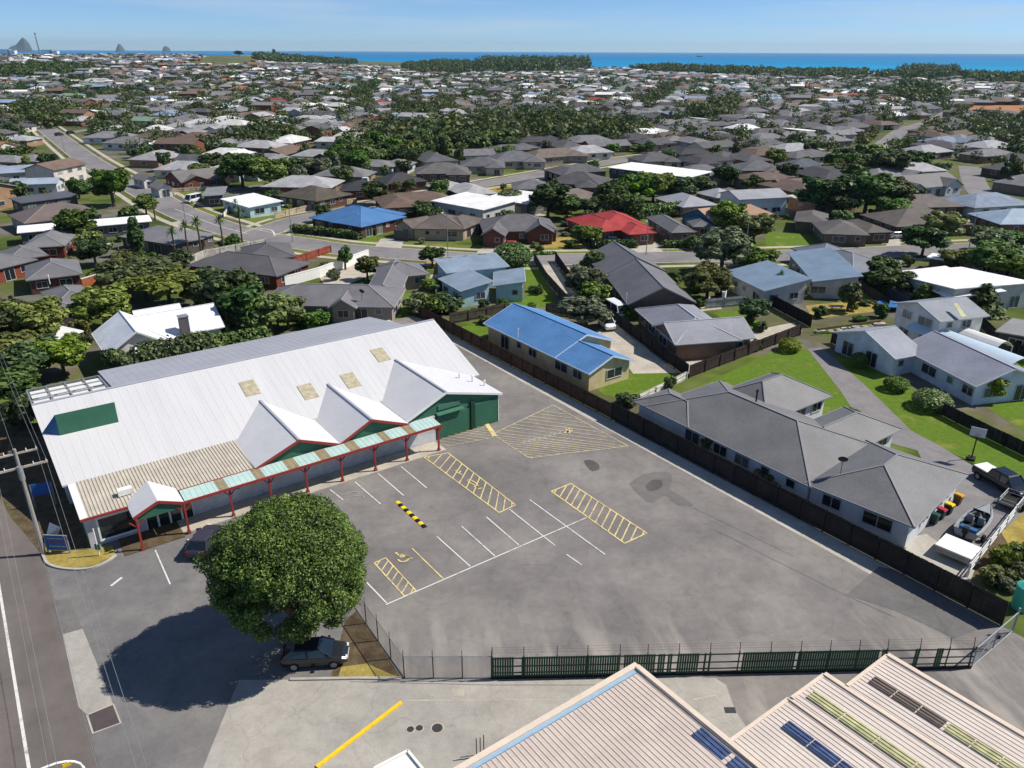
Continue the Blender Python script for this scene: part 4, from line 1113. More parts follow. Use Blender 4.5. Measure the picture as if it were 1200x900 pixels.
house('flat_carport_house', 'dark flat-roofed house with carport beside the small white-roofed corner house', [('p', (236, 230), (262, 229), 14, 'mono', 2.9, 2)], C(128, 128, 130), C(70, 74, 84))
house('long_brick_house', 'long grey-roofed brick house with twin pale garages by the street', [('p', (212, 214), (266, 208), 12, 'gable', 2.6, 22, 'u'), ('p', (194, 205), (214, 214), 8, 'gable', 2.6, 22)], C(112, 110, 108), C(120, 74, 60))
house('grey_garage', 'grey gabled garage nearest the street in front of the long brick house', [('p', (184, 222), (204, 220), 8, 'gable', 2.4, 28, 'v')], C(116, 114, 114), C(206, 204, 198), cat='garage')
house('grey_garage', 'grey gabled garage up the street from its twin', [('p', (167, 212), (185, 210), 8, 'gable', 2.4, 28, 'v')], C(116, 114, 114), C(206, 204, 198), cat='garage')
house('blue_grey_villa', 'house with pale blue-grey gable roof at the left edge behind the white car', [('p', (8, 217), (67, 215), 8, 'gable', 3.0, 16, 'u')], C(150, 162, 178), C(190, 192, 196))
house('blue_grey_villa', 'blue-grey roofed house at the left edge above its neighbour of the same colour', [('p', (-12, 204), (50, 200), 10, 'gable', 3.0, 16, 'u')], C(140, 152, 168), C(176, 176, 178))
house('charcoal_shed', 'long charcoal low-roofed shed behind the white car at the left', [('p', (24, 238), (93, 229), 7, 'mono', 2.8, 4)], C(86, 88, 96), C(88, 88, 92), cat='shed')
house('brown_hip_house', 'brown hip-roofed house above the long white carport', [('p', (28, 262), (122, 250), 13, 'hip', 2.6, 20)], C(108, 96, 92), C(150, 140, 130), cap=C(150, 142, 136))
house('white_carport', 'long white carport roof crossing between the left houses', [('p', (20, 273), (178, 259), 6, 'mono', 2.7, 3)], C(230, 231, 234), C(96, 98, 108), cat='carport', gut=WHITE)
house('wide_grey_house', 'wide grey low-pitched house behind a row of cabbage trees', [('p', (138, 277), (202, 287), 11, 'hip', 2.5, 18), ('p', (196, 287), (242, 279), 10, 'hip', 2.5, 18)], C(120, 120, 122), C(96, 88, 84))
house('pale_hip_house', 'pale grey double hip roof behind the trimmed green hedge', [('p', (800, 243), (843, 240), 14, 'hip', 2.5, 20), ('p', (840, 232), (870, 229), 9, 'hip', 2.5, 20)], C(150, 152, 160), C(140, 126, 110))
house('pale_gable_house', 'pale two-storey house with light grey roof above the pink-roofed house', [('p', (866, 234), (926, 231), 10, 'gable', 4.4, 16, 'u')], C(148, 150, 156), C(198, 198, 200))
house('pink_roofed_house', 'house with salmon pink roof and blue walls among trees', [('p', (838, 262), (872, 258), 12, 'gable', 3.0, 20, 'u'), ('p', (872, 258), (906, 257), 12, 'mono', 3.0, 10)], C(176, 142, 118), C(60, 108, 136))
house('dark_hip_house', 'dark hip-roofed house above the roadside lawn', [('p', (930, 259), (970, 262), 12, 'hip', 2.5, 20), ('p', (964, 274), (1020, 276), 12, 'hip', 2.5, 20)], C(96, 93, 92), C(108, 96, 86), tile=True)
house('brown_hip_house', 'brown hip-roofed house with teal garage door near the roadside lawn', [('p', (1016, 273), (1048, 272), 12, 'hip', 2.5, 20), ('p', (1050, 266), (1142, 263), 14, 'hip', 2.5, 20)], C(98, 92, 88), C(96, 78, 68), tile=True, garage=[((1020, 281), (1036, 281))], gcol=C(70, 110, 126))
house('brown_hip_house', 'brown hip-roofed house below the narrow lane at the right', [('p', (1058, 244), (1132, 242), 12, 'hip', 2.5, 20)], C(104, 98, 94), C(112, 74, 60), tile=True)
house('twin_gable_house', 'grey house with two front gables beside the narrow lane', [('p', (1064, 222), (1130, 216), 12, 'gable', 2.7, 24, 'u'), ('p', (1068, 222), (1086, 221), 8, 'gable', 2.7, 28, 'v'), ('p', (1110, 219), (1130, 217), 8, 'gable', 2.7, 28, 'v')], C(104, 102, 102), C(176, 184, 188))
house('grey_long_house', 'long grey roof in front of the dark shelter trees', [('p', (985, 222), (1048, 222), 9, 'gable', 2.6, 18, 'u')], C(118, 114, 112), C(120, 110, 100))
house('light_blue_house', 'house with light blue-grey hip roof at the right edge', [('p', (1133, 250), (1172, 263), 16, 'hip', 2.6, 20), ('p', (1172, 262), (1215, 262), 12, 'hip', 2.6, 20)], C(140, 158, 176), C(112, 78, 66))
house('brown_roofed_house', 'brown-roofed house behind dark fence with small white awning', [('p', (1100, 296), (1138, 308), 13, 'hip', 2.5, 20)], C(100, 92, 88), C(128, 110, 92), tile=True)
house('brown_roofed_house', 'brown-roofed house at the right edge beyond the big white roof', [('p', (1160, 302), (1215, 318), 13, 'hip', 2.5, 20)], C(106, 100, 96), C(110, 100, 92), tile=True)
house('grey_shed', 'low grey shed at the right edge beside dark fencing', [('p', (1166, 388), (1212, 398), 8, 'mono', 2.6, 3)], C(132, 132, 132), C(74, 74, 76), cat='shed')
for a_, b_, w_, c_, lab_ in (((486, 204), (552, 203), 13, C(98, 95, 94), 'wide grey hip-roofed house on the far side of the street below the tree belt'),
   ((538, 195), (592, 195), 12, C(94, 94, 98), 'dark grey hip-roofed house with a brick front under the tree belt'),
   ((578, 190), (640, 188), 14, C(100, 99, 104), 'broad grey hip-roofed house near the upper end of the street'),
   ((626, 186), (690, 181), 12, C(108, 98, 90), 'brown hip-roofed house beside a sloping lawn near the tree belt'),
   ((640, 214), (704, 218), 14, C(80, 79, 82), 'dark hip-roofed house left of the long white two-storey building'),
   ((600, 222), (648, 222), 11, C(104, 103, 106), 'grey hip-roofed house behind the long low white roof'),
   ((660, 238), (712, 231), 11, C(110, 100, 94), 'brown-roofed house with cream walls above the red roof'),
   ((800, 207), (862, 205), 13, C(104, 103, 108), 'grey hip-roofed house right of the long white two-storey building'),
   ((868, 200), (922, 200), 13, C(98, 98, 102), 'dark hip-roofed house behind the grey fence wall'),
   ((924, 198), (978, 198), 13, C(90, 94, 102), 'slate hip-roofed house at the end of the grey fence wall'),
   ((752, 190), (800, 188), 12, C(88, 87, 90), 'dark hip-roofed house behind the long white two-storey building')):
    house('suburb_house', lab_, [('p', a_, b_, w_, 'hip', 2.5, 21), ('p', ((a_[0] * .45 + b_[0] * .55), b_[1] + 2), (b_[0], b_[1] + 2), w_ * .6, 'hip', 2.5, 21)], c_, random.Random(lab_).choice((C(120, 90, 72), C(186, 176, 158), C(140, 128, 116), C(98, 84, 76))), tile=True)
house('garden_shed', 'small grey garden shed with gabled roof below the dark gabled house', [('p', (812, 331), (834, 330), 4, 'gable', 2.1, 20, 'u')], C(96, 98, 106), C(96, 70, 56), cat='shed', wins=False)
house('white_lean_to', 'small white flat awning beside a brown-roofed house', [('p', (1086, 301), (1106, 304), 4, 'flat', 2.4, 0)], C(232, 232, 230), C(90, 84, 80), cat='awning', wins=False)

# ------------------------------------------------------------------ foliage
def cloud_mesh(name, blobs, n, size, seed, material, shell=.55, flat=.5, aspect=1.5):
    """many small leaf faces spread through the volume of several blobs"""
    rg = np.random.default_rng(seed)
    b = np.array(blobs, float); wt = (b[:, 3] * b[:, 4] * b[:, 5]) ** (2 / 3); wt /= wt.sum()
    k = rg.choice(len(b), n, p=wt)
    d = rg.normal(size=(n, 3)); d /= np.linalg.norm(d, axis=1)[:, None]
    rad = shell + (1 - shell) * rg.random(n) ** .6
    rad = np.where(rg.random(n) < .12, rad * rg.uniform(1.0, 1.16, n), rad)
    c = b[k, :3] + d * rad[:, None] * b[k, 3:6]
    nr = d * .9 + rg.normal(size=(n, 3)) * .55 + np.array([.15, 0, flat]); nr /= np.linalg.norm(nr, axis=1)[:, None]
    t = np.cross(nr, rg.normal(size=(n, 3))); t /= np.linalg.norm(t, axis=1)[:, None]
    s_ = np.cross(nr, t)
    sz = size * rg.uniform(.6, 1.35, n)[:, None]
    t = t * sz * aspect / 2; s_ = s_ * sz / 2
    bend = nr * sz * .18
    v = np.stack([c - t, c - s_ * .9 + bend, c + t, c + s_ * .9 + bend], 1).reshape(-1, 3)
    me = bpy.data.meshes.new(name)
    me.vertices.add(4 * n); me.vertices.foreach_set('co', v.astype(np.float32).ravel())
    me.loops.add(4 * n); me.loops.foreach_set('vertex_index', np.arange(4 * n, dtype=np.int32))
    me.polygons.add(n); me.polygons.foreach_set('loop_start', np.arange(0, 4 * n, 4, dtype=np.int32))
    me.materials.append(material); me.update(calc_edges=True)
    return me

def blobset(seed, n, sx=.62, sz=.6, z0=.0, spread=.55, zr=(-.35, .45)):
    rnd = random.Random(seed); out = []
    for _ in range(n):
        a = rnd.uniform(0, 6.283); q = spread * rnd.random() ** .5
        z = rnd.uniform(*zr); r_ = sx * rnd.uniform(.55, 1.0) * (1 - .35 * abs(z))
        out.append((q * math.cos(a), q * math.sin(a), z0 + z, r_, r_, r_ * sz / sx))
    return out

CROWN = {}
def crown(kind, var, m):
    key = (kind, var, m)
    if key in CROWN: return CROWN[key]
    sd = var * 17 + len(kind)
    if kind == 'round': me = cloud_mesh('crown', blobset(sd, 26, .38, .35, 0, .66, (-.45, .55)), 3600, .135, sd, M[m])
    elif kind == 'spread': me = cloud_mesh('crown', blobset(sd, 26, .36, .27, 0, .78, (-.25, .35)), 3600, .13, sd, M[m])
    elif kind == 'pine':
        bl = []
        rnd = random.Random(sd)
        for k in range(9):
            z = -.9 + 1.75 * k / 8; q = .75 * (1 - k / 9.5)
            for j in range(4 if k < 7 else 2):
                a = rnd.uniform(0, 6.28); bl.append((q * .55 * math.cos(a), q * .55 * math.sin(a), z + rnd.uniform(-.05, .05), .12 + q * .55, .12 + q * .55, .13))
        me = cloud_mesh('crown', bl, 2200, .15, sd, M[m])
    elif kind == 'column': me = cloud_mesh('crown', [(0, 0, z, .5 - .25 * abs(z), .5 - .25 * abs(z), .35) for z in (-.7, -.35, 0, .35, .7)] + blobset(sd, 6, .3, .3, 0, .35, (-.7, .6)), 1600, .15, sd, M[m])
    elif kind == 'shrub': me = cloud_mesh('crown', blobset(sd, 14, .42, .36, 0, .58, (-.35, .4)), 1700, .15, sd, M[m])
    elif kind == 'ball': me = cloud_mesh('crown', [(0, 0, 0, .97, .97, .97)], 2600, .11, sd, M[m], shell=.86)
    else: me = cloud_mesh('crown', blobset(sd, 7, .5, .42), 420, .30, sd, M[m])      # far
    CROWN[key] = me
    return me

def trunk_mesh(seed):
    rnd = random.Random(seed); mbx = MB()
    mbx.tube((0, 0, -.02), (.01, .01, .45), .055, .042, 7); mbx.tube((.01, .01, .45), (.0, .02, .75), .042, .02, 6)
    for k in range(6):
        a = k * 1.05 + rnd.uniform(-.3, .3); z0 = rnd.uniform(.3, .6); l_ = rnd.uniform(.2, .34)
        mbx.tube((.01, .01, z0), (math.cos(a) * l_, math.sin(a) * l_, z0 + rnd.uniform(.15, .3)), .022, .008, 5)
    return mbx.mesh('trunk', mat=M['bark'])
TRUNK = [trunk_mesh(k) for k in range(3)]

def palm_meshes():
    rg = random.Random(3); tr = MB(); z = 0
    tr.tube((0, 0, 0), (.02, .01, .5), .03, .022, 6); tr.tube((.02, .01, .5), (.0, .0, .82), .022, .018, 6)
    fr = MB()
    for k in range(70):
        a = rg.uniform(0, 6.283); el = rg.uniform(-.5, 1.4); ln = rg.uniform(.16, .24)
        d = Vector((math.cos(a) * math.cos(el), math.sin(a) * math.cos(el), math.sin(el)))
        s = Vector((-math.sin(a), math.cos(a), 0)) * .014
        p0 = Vector((0, 0, .83)); p1 = p0 + d * ln * .6; p2 = p0 + d * ln + Vector((0, 0, -.05 * (1.3 - el)))
        fr.poly([p0 - s * .5, p0 + s * .5, p1 + s, p1 - s, p2], None, [(0, 1, 2, 3), (3, 2, 4)])
    return tr.mesh('trunk', mat=M['bark']), fr.mesh('fronds', mat=M['leaf'])
PALM = palm_meshes()
tree_n = [0]
def tree(px, py, h, r, kind='round', m='leaf', lab='', group=None, cat='tree', pos=None, name=None):
    base = pos if pos is not None else PG(px, py)
    k = tree_n[0]; tree_n[0] += 1
    rnd = random.Random(k * 3 + 1)
    if kind == 'palm':
        t = thing(name or 'cabbage_tree', lab, cat, base, group, rot=rnd.uniform(0, 6))
        link('trunk', PALM[0], (0, 0, 0), t, scale=(h, h, h)); link('fronds', PALM[1], (0, 0, 0), t, scale=(h, h, h), rot=.3)
        return t
    shr = kind in ('shrub', 'ball')
    nm = name or ('shrub' if shr else ('pine_tree' if kind == 'pine' else 'tree'))
    t = thing(nm, lab, cat if not shr or cat != 'tree' else 'shrub', base, group, rot=rnd.uniform(0, 6.28))
    var = k % 3
    hh = {'round': h * .42, 'spread': h * .42, 'pine': h * .5, 'column': h * .5, 'shrub': h * .62, 'ball': h * .5}[kind]
    zc = h - hh * (.86 if kind in ('round', 'spread') else .95)
    if shr: zc = h * .46
    link('crown', crown(kind, var, m), (0, 0, zc), t, scale=(r * 1.08, r * 1.08, hh * 1.05))
    if not shr or kind == 'shrub':
        link('trunk', TRUNK[var], (0, 0, 0), t, scale=(h * (.9 if not shr else .5), h * (.9 if not shr else .5), h * (.95 if not shr else .7)))
    return t

def hedge(lab, pts, wd, h, m='leaf', dens=60, seed=1, name='hedge', leaf=.2):
    blobs = []; t = thing(name, lab, 'hedge', pts[0])
    for a, b in zip(pts, pts[1:]):
        n = max(1, int((b - a).length / (wd * .45)))
        for k in range(n + 1):
            p = a.lerp(b, k / n) - pts[0]
            for z in ((.3, .72) if h > 1.2 else (.5,)):
                blobs.append((p.x, p.y, h * z, wd * .56, wd * .56, h * (.34 if h > 1.2 else .52)))
    ln = sum((b - a).length for a, b in zip(pts, pts[1:]))
    link('foliage', cloud_mesh('foliage', blobs, int(ln * (wd + 2 * h) * dens), leaf, seed, M[m], shell=.75), (0, 0, 0), t)
    return t

# the big dome-shaped tree on the forecourt
bt_c = P(339, 663, 6.3); bt_base = Vector((bt_c.x, bt_c.y, 0))
big = thing('tree', 'big dense dome-shaped evergreen tree casting a black shadow on the forecourt', 'tree', bt_base)
rg = random.Random(11); bl = []
for k in range(210):
    a = k * 2.39996; q = ((k + .5) / 210) ** .5
    el = math.acos(min(1, q * .98))
    rr = 1 + rg.uniform(-.1, .05) + .05 * math.sin(3 * a + 4 * q) * q
    x, y, z = 5.5 * q * math.cos(a) * rr, 5.5 * q * math.sin(a) * rr, 4.0 * math.sin(el) * rr
    s = rg.uniform(.62, 1.0)
    bl.append((x, y, z + rg.uniform(-.2, .2), s, s, s * .8))
for k in range(110):
    a = rg.uniform(0, 6.283); x, y = 5.35 * math.cos(a), 5.35 * math.sin(a); z = -rg.uniform(0, 2.9)
    f = (1 - (abs(z) / 4.6) ** 2) ** .5; s = rg.uniform(.6, 1.0)
    bl.append((x * f, y * f, z, s, s, s * .85))
for k in range(40):
    a = rg.uniform(0, 6.283); q = rg.uniform(0, 4.2); bl.append((q * math.cos(a), q * math.sin(a), rg.uniform(-2.4, 1.6), 1.3, 1.3, 1.0))
link('crown', cloud_mesh('crown', bl, 190000, .125, 5, M['leaf_main'], shell=.5), (0, 0, 6.3), big, scale=(.83, .83, .91))
mbx = MB(); mbx.tube((0, 0, 0), (.1, .1, 1.6), .55, .42, 10)
for k in range(7):
    a = k * .9; mbx.tube((.1, .1, 1.3 + .1 * (k % 3)), (2.6 * math.cos(a), 2.6 * math.sin(a), 4.2), .22, .08, 6)
link('trunk', mbx.mesh('trunk', mat=M['bark']), (0, 0, 0), big, scale=(1, 1, 1.4))

TREES = [  # px, base py, height, radius, kind, material, label
 (22, 412, 7, 5.2, 'round', 'leaf_olive', 'broad olive-brown tree at the left edge above the shop'),
 (50, 410, 7, 4.2, 'round', 'leaf_yellow', 'yellow-green tree among the olive trees at the left edge'),
 (8, 448, 6, 4.5, 'round', 'leaf_olive', 'olive tree cut by the left edge above the power pole'),
 (40, 447, 5.5, 4.0, 'round', 'leaf_dark', 'dark tree in front of the roof frame of the shop'),
 (76, 440, 5, 3.4, 'round', 'leaf_yellow', 'small yellow-green tree touching the shop roof frame'),
 (12, 482, 5, 4.0, 'round', 'leaf_dark', 'dark tree at the left edge beside the street end of the shop'),
 (30, 500, 4, 2.6, 'shrub', 'leaf_dark', 'dark shrub in the gap between the street and the shop'),
 (100, 398, 3.5, 1.8, 'shrub', 'leaf_olive', 'brownish shrub between the small white garage and the villa'),
 (125, 388, 6.5, 4.4, 'round', 'leaf_yellow', 'bright yellow-green tree above the small white garage'),
 (172, 352, 7.5, 6.0, 'spread', 'leaf_olive', 'big spreading olive tree on the lawn left of the brown brick house'),
 (200, 362, 7, 6.0, 'spread', 'leaf_olive', 'wide brownish-olive tree above the white villa'),
 (152, 335, 6, 3.6, 'round', 'leaf_olive', 'olive tree beside a brown garden shed roof'),
 (240, 362, 5, 3.4, 'round', 'leaf', 'green tree between olive tree and dark tree clump'),
 (266, 378, 8, 5.0, 'round', 'leaf_dark', 'dense dark tree right of the villa'),
 (290, 392, 7.5, 4.4, 'round', 'leaf_dark', 'dark tree in front of the grey house at its left end'),
 (318, 392, 6, 4.0, 'round', 'leaf', 'mid-green tree behind the ridge of the shop'),
 (338, 386, 5, 3.2, 'round', 'leaf_olive', 'brownish tree in front of the grey house wall'),
 (262, 398, 4, 2.8, 'shrub', 'leaf_grey', 'grey-green shrub at the end of the villa gable'),
 (285, 360, 6, 3.4, 'round', 'leaf_dark', 'dark tree touching the corner of the brown brick house'),
 (113, 312, 5, 3.4, 'round', 'leaf_dark', 'dark tree on the back lawn between left grey house and the olive trees'),
 (118, 330, 3.5, 2.4, 'shrub', 'leaf_olive', 'reddish olive shrub by the brick garden wall'),
 (94, 286, 7.5, 4.4, 'round', 'leaf_dark', 'dark tree in front of the long white carport'),
 (108, 296, 5, 3.0, 'shrub', 'leaf_yellow', 'yellowish shrub below the dark carport tree'),
 (163, 300, 7, 2.8, 'column', 'leaf_dark', 'narrow dark tree in front of the wide grey house'),
 (207, 305, 6.5, 2, 'palm', 'leaf', 'leftmost cabbage tree of the row by the wide grey house'),
 (222, 300, 7, 2, 'palm', 'leaf', 'second cabbage tree beside the wide grey house'),
 (236, 298, 7.5, 2, 'palm', 'leaf', 'tall cabbage tree standing between two others by the wide grey house'),
 (262, 292, 7, 2, 'palm', 'leaf', 'cabbage tree nearest the brown brick house roof'),
 (284, 284, 7, 2, 'palm', 'leaf', 'cabbage tree by the street intersection'),
 (270, 290, 3, 2.6, 'shrub', 'leaf', 'green shrub at the foot of the cabbage trees'),
 (213, 312, 3.4, 3.0, 'shrub', 'leaf_dark', 'dark shrub beneath the leftmost cabbage tree'),
 (134, 242, 9.5, 5.2, 'round', 'leaf', 'tall bushy tree beside the street at the left'),
 (150, 258, 4, 3.2, 'shrub', 'leaf', 'bushy shrub at the street edge under the tall street tree'),
 (172, 252, 5, 3.2, 'round', 'leaf', 'green tree at the roadside by the grassy corner'),
 (182, 258, 6, 2, 'palm', 'leaf', 'single roadside cabbage tree above the white carport'),
 (100, 226, 4.5, 3.6, 'shrub', 'leaf_dark', 'dark shrubs before the red-brown roof at the street'),
 (116, 222, 4, 3.2, 'shrub', 'leaf', 'green shrub on the roadside corner by a red-brown roof'),
 (14, 240, 6, 4.5, 'round', 'leaf_dark', 'dark tree at the left edge beside the charcoal shed'),
 (28, 238, 4, 2.6, 'shrub', 'leaf', 'green shrub in front of the charcoal shed'),
 (285, 220, 10, 7.2, 'round', 'leaf_dark', 'big dark tree behind the white-roofed corner house'),
 (318, 222, 9, 6.5, 'round', 'leaf', 'large green tree right of the biggest dark corner tree'),
 (250, 204, 7, 4.8, 'round', 'leaf_dark', 'dark tree above the long brick house'),
 (345, 207, 6, 4.5, 'round', 'leaf', 'green tree behind the olive-roofed house'),
 (372, 212, 7, 5.2, 'round', 'leaf_grey', 'grey-green tree above the olive-roofed house'),
 (395, 210, 7, 3.2, 'column', 'leaf_grey', 'narrow grey-green tree left of the black roofs'),
 (418, 205, 8, 5.5, 'round', 'leaf', 'green tree behind the black-roofed house'),
 (442, 240, 6, 4.0, 'round', 'leaf_dark', 'round dark tree by the black-roofed house driveway'),
 (456, 246, 4, 3.4, 'shrub', 'leaf_olive', 'olive shrub on the corner above the bright blue roof'),
 (488, 253, 4, 4.2, 'shrub', 'leaf_dark', 'dark shrubs in the shade left of the white flat-roofed house'),
 (503, 258, 4, 3.4, 'shrub', 'leaf_dark', 'dark shrub behind the brown tiled roof'),
 (372, 262, 3, 2.0, 'palm', 'leaf', 'small cabbage tree by the white corner house wall'),
 (278, 255, 4.5, 2.0, 'palm', 'leaf', 'cabbage tree in the shade of the white-roofed corner house'),
 (598, 244, 5, 3.6, 'ball', 'leaf_dark', 'round clipped tree among the white flat roofs'),
 (642, 256, 8.5, 5.8, 'round', 'leaf_dark', 'big dark tree right of the long white roof'),
 (664, 257, 6, 4.0, 'round', 'leaf', 'tree with pale leaves beside the big dark tree'),
 (688, 256, 5, 4.0, 'round', 'leaf_dark', 'dark tree above the red roof'),
 (715, 252, 8, 4.6, 'round', 'leaf_dark', 'dense dark tree forming the end of the tall hedge'),
 (744, 240, 8, 6, 'round', 'leaf', 'bright green tree below the long white building'),
 (765, 238, 8, 6, 'round', 'leaf_yellow', 'yellow-green tree below the long white building'),
 (795, 238, 7, 5.5, 'round', 'leaf_dark', 'dark tree at the corner of the long white building'),
 (820, 232, 6, 4.4, 'round', 'leaf', 'tree between long white building and pale gable house'),
 (848, 218, 6, 4.6, 'round', 'leaf_dark', 'dark trees beneath the pale fence wall'),
 (845, 322, 8.5, 5.4, 'round', 'leaf_grey', 'large grey-green tree by the side street'),
 (852, 276, 7.5, 4.6, 'round', 'leaf_yellow', 'yellow-green tree in front of the pink-roofed house'),
 (882, 288, 6.5, 4.4, 'round', 'leaf_olive', 'reddish olive tree right of the yellow-green street tree'),
 (874, 282, 5, 4, 'round', 'leaf', 'green tree tucked behind the reddish olive tree'),
 (888, 312, 4, 4.0, 'shrub', 'leaf', 'green shrub by the sloping blue-grey roof'),
 (872, 312, 3, 2.6, 'shrub', 'leaf_yellow', 'pale shrub between the grey-green tree and the blue-grey roofs'),
 (828, 353, 6, 4.6, 'round', 'leaf_olive', 'olive tree behind the patio wall near the brick house'),
 (912, 348, 4.5, 2.0, 'palm', 'leaf', 'small cabbage tree before the sloping blue-grey roof'),
 (930, 352, 3.2, 2.6, 'shrub', 'leaf_grey', 'grey shrub at the corner of the white house with blue-grey roofs'),
 (958, 252, 9, 6.5, 'round', 'leaf_dark', 'leftmost of the tall dark shelter trees'),
 (985, 254, 10, 7.5, 'round', 'leaf_dark', 'broad dark shelter tree second from the left of its row'),
 (1012, 254, 10.5, 7.5, 'round', 'leaf_dark', 'broad dark shelter tree in the middle of its row'),
 (1038, 254, 9.5, 6.5, 'round', 'leaf_olive', 'olive-tinted shelter tree near the right end of the row'),
 (1047, 262, 6, 4.2, 'round', 'leaf', 'bright green tree in front of the dark shelter trees'),
 (1040, 212, 9, 6.5, 'round', 'leaf_dark', 'dark tree behind the grey roof near the lane'),
 (1012, 208, 7, 4.6, 'palm', 'leaf', 'palm-like tree beside terrace houses in the middle distance'),
 (1070, 205, 8, 6, 'round', 'leaf_dark', 'dark tree beyond the gabled grey house'),
 (1104, 282, 6, 4.6, 'round', 'leaf_yellow', 'round yellowish tree on the roadside by the brown hip roof'),
 (1080, 300, 6, 4.6, 'round', 'leaf_dark', 'dark round tree at the roadside near the white awning'),
 (1158, 296, 4.5, 4.2, 'round', 'leaf_grey', 'grey-green tree on the far verge at the right'),
 (1188, 294, 4, 4.2, 'round', 'leaf', 'green tree on the far verge at the right edge'),
 (1160, 324, 6.5, 5.6, 'round', 'leaf', 'bushy tree in front of the brown roof at the right'),
 (1182, 330, 5, 4, 'round', 'leaf_yellow', 'small yellow-green tree above the brilliant white roof'),
 (1115, 318, 4, 3.2, 'round', 'leaf_olive', 'brownish shrub tree beside the brilliant white roof'),
 (1028, 330, 4.5, 3.6, 'round', 'leaf_dark', 'dark tree between slate roof and brilliant white roof'),
 (1042, 345, 4.5, 3.6, 'round', 'leaf_dark', 'dark tree beside the blue trampoline fence'),
 (1080, 358, 3.4, 3.0, 'pine', 'leaf_olive', 'left pine in front of the brilliant white roof'),
 (1100, 361, 3.2, 3.0, 'pine', 'leaf_olive', 'brown-tinged pine in front of the brilliant white roof'),
 (1146, 367, 4.6, 4.0, 'pine', 'leaf_dark', 'dark spreading pine beside the two-storey house'),
 (925, 411, 1.8, 1.4, 'ball', 'leaf_yellow', 'round yellow-green clipped bush at the driveway gate'),
 (1005, 430, 2.0, 1.05, 'ball', 'leaf', 'clipped round bush nearest the driveway gate'),
 (1049, 457, 1.7, 1.35, 'ball', 'leaf', 'clipped round bush in the middle of the lawn row'),
 (1090, 478, 2.1, 1.95, 'ball', 'leaf', 'largest clipped bush on the lawn beside the pale grey house'),
 (1000, 490, 1.2, 1.0, 'shrub', 'leaf_olive', 'small dark reddish bush at the edge of the driveway'),
 (1014, 513, 1.2, 1.0, 'shrub', 'leaf_olive', 'small dark reddish bush by the porch roof of the long grey house'),
 (1160, 470, 3.4, 1.7, 'round', 'leaf_yellow', 'young bright green tree at the end wall of the pale grey house'),
 (735, 474, 1.9, 1.6, 'shrub', 'leaf_dark', 'dark bush on the lawn corner behind the board fence'),
 (686, 384, 4.6, 3.9, 'round', 'leaf_grey', 'grey-green round tree beside the white parked car'),
 (683, 350, 5.2, 3.6, 'round', 'leaf_grey', 'grey-green tree in front of the dark gabled house'),
 (694, 362, 4.2, 3.0, 'round', 'leaf', 'mid-green tree before the wall of the dark gabled house'),
 (697, 322, 4.4, 2.8, 'round', 'leaf', 'green tree near the street end of the dark gabled house'),
 (737, 374, 2.4, 1.6, 'shrub', 'leaf', 'green shrub by the covered boat'),
 (600, 312, 4.5, 3.4, 'ball', 'leaf', 'round green tree behind the aqua house'),
 (490, 366, 3.2, 3.0, 'shrub', 'leaf_grey', 'grey-green shrubs behind the right end of the shop'),
 (508, 366, 3.4, 3.2, 'shrub', 'leaf', 'green shrubs in front of the aqua house'),
 (524, 363, 3.4, 2.8, 'shrub', 'leaf_dark', 'dark shrubs under the aqua house wall'),
 (505, 342, 2.6, 2.2, 'shrub', 'leaf_yellow', 'yellowish shrub at the garden beside the white timber fence'),
 (372, 384, 2.8, 2.4, 'shrub', 'leaf', 'shrub on the small lawn at the corner of the grey house'),
 (835, 532, 2.8, 1.6, 'shrub', 'leaf_yellow', 'tall pale bush behind the dark fence at the long white wall'),
 (898, 566, 1.9, 1.5, 'shrub', 'leaf_grey', 'grey-leaved bush behind the dark fence by the long white wall'),
 (912, 572, 1.8, 1.4, 'shrub', 'leaf', 'green bush right of the grey-leaved bush behind the fence'),
 (1040, 622, 1.7, 1.3, 'shrub', 'leaf', 'strappy green bush near the corner of the long grey house'),
 (1010, 612, 1.5, 1.2, 'shrub', 'leaf_grey', 'pale bush along the fence below the long grey roof'),
 (1172, 664, 2.0, 1.3, 'shrub', 'leaf_yellow', 'yellow-green bush in the garden at the right edge'),
 (1186, 676, 1.6, 1.2, 'shrub', 'leaf_olive', 'orange-brown bush in the garden at the right edge'),
 (1160, 682, 1.5, 1.1, 'shrub', 'leaf_olive', 'rusty flowering bush by the end of the white timber fence'),
 (1195, 655, 1.6, 1.2, 'shrub', 'leaf', 'green bush at the right edge beside the dry lawn'),
 (1180, 690, 1.2, 1.0, 'shrub', 'leaf_grey', 'low grey bush against the dark corner fence'),
 (960, 372, 2.0, 1.4, 'shrub', 'leaf_dark', 'dark shrub at the left end of the stone garden wall'),
 (1032, 372, 2.6, 1.2, 'shrub', 'leaf', 'green shrub near the blue trampoline'),
 (890, 388, 2.0, 1.2, 'shrub', 'leaf_dark', 'dark shrub at the corner of the brick house lawn'),
 (815, 292, 3, 2.4, 'shrub', 'leaf', 'green shrub at the garage of the grey hip house'),
 (700, 350, 3, 2.0, 'shrub', 'leaf_dark', 'dark shrub against the dark gabled house'),
]
for tr_ in TREES: tree(*tr_)
tree(0, 0, 6.0, 2.4, 'round', 'leaf', 'round green tree at the corner of the shop rear roof', pos=L(11.2, 91.8))

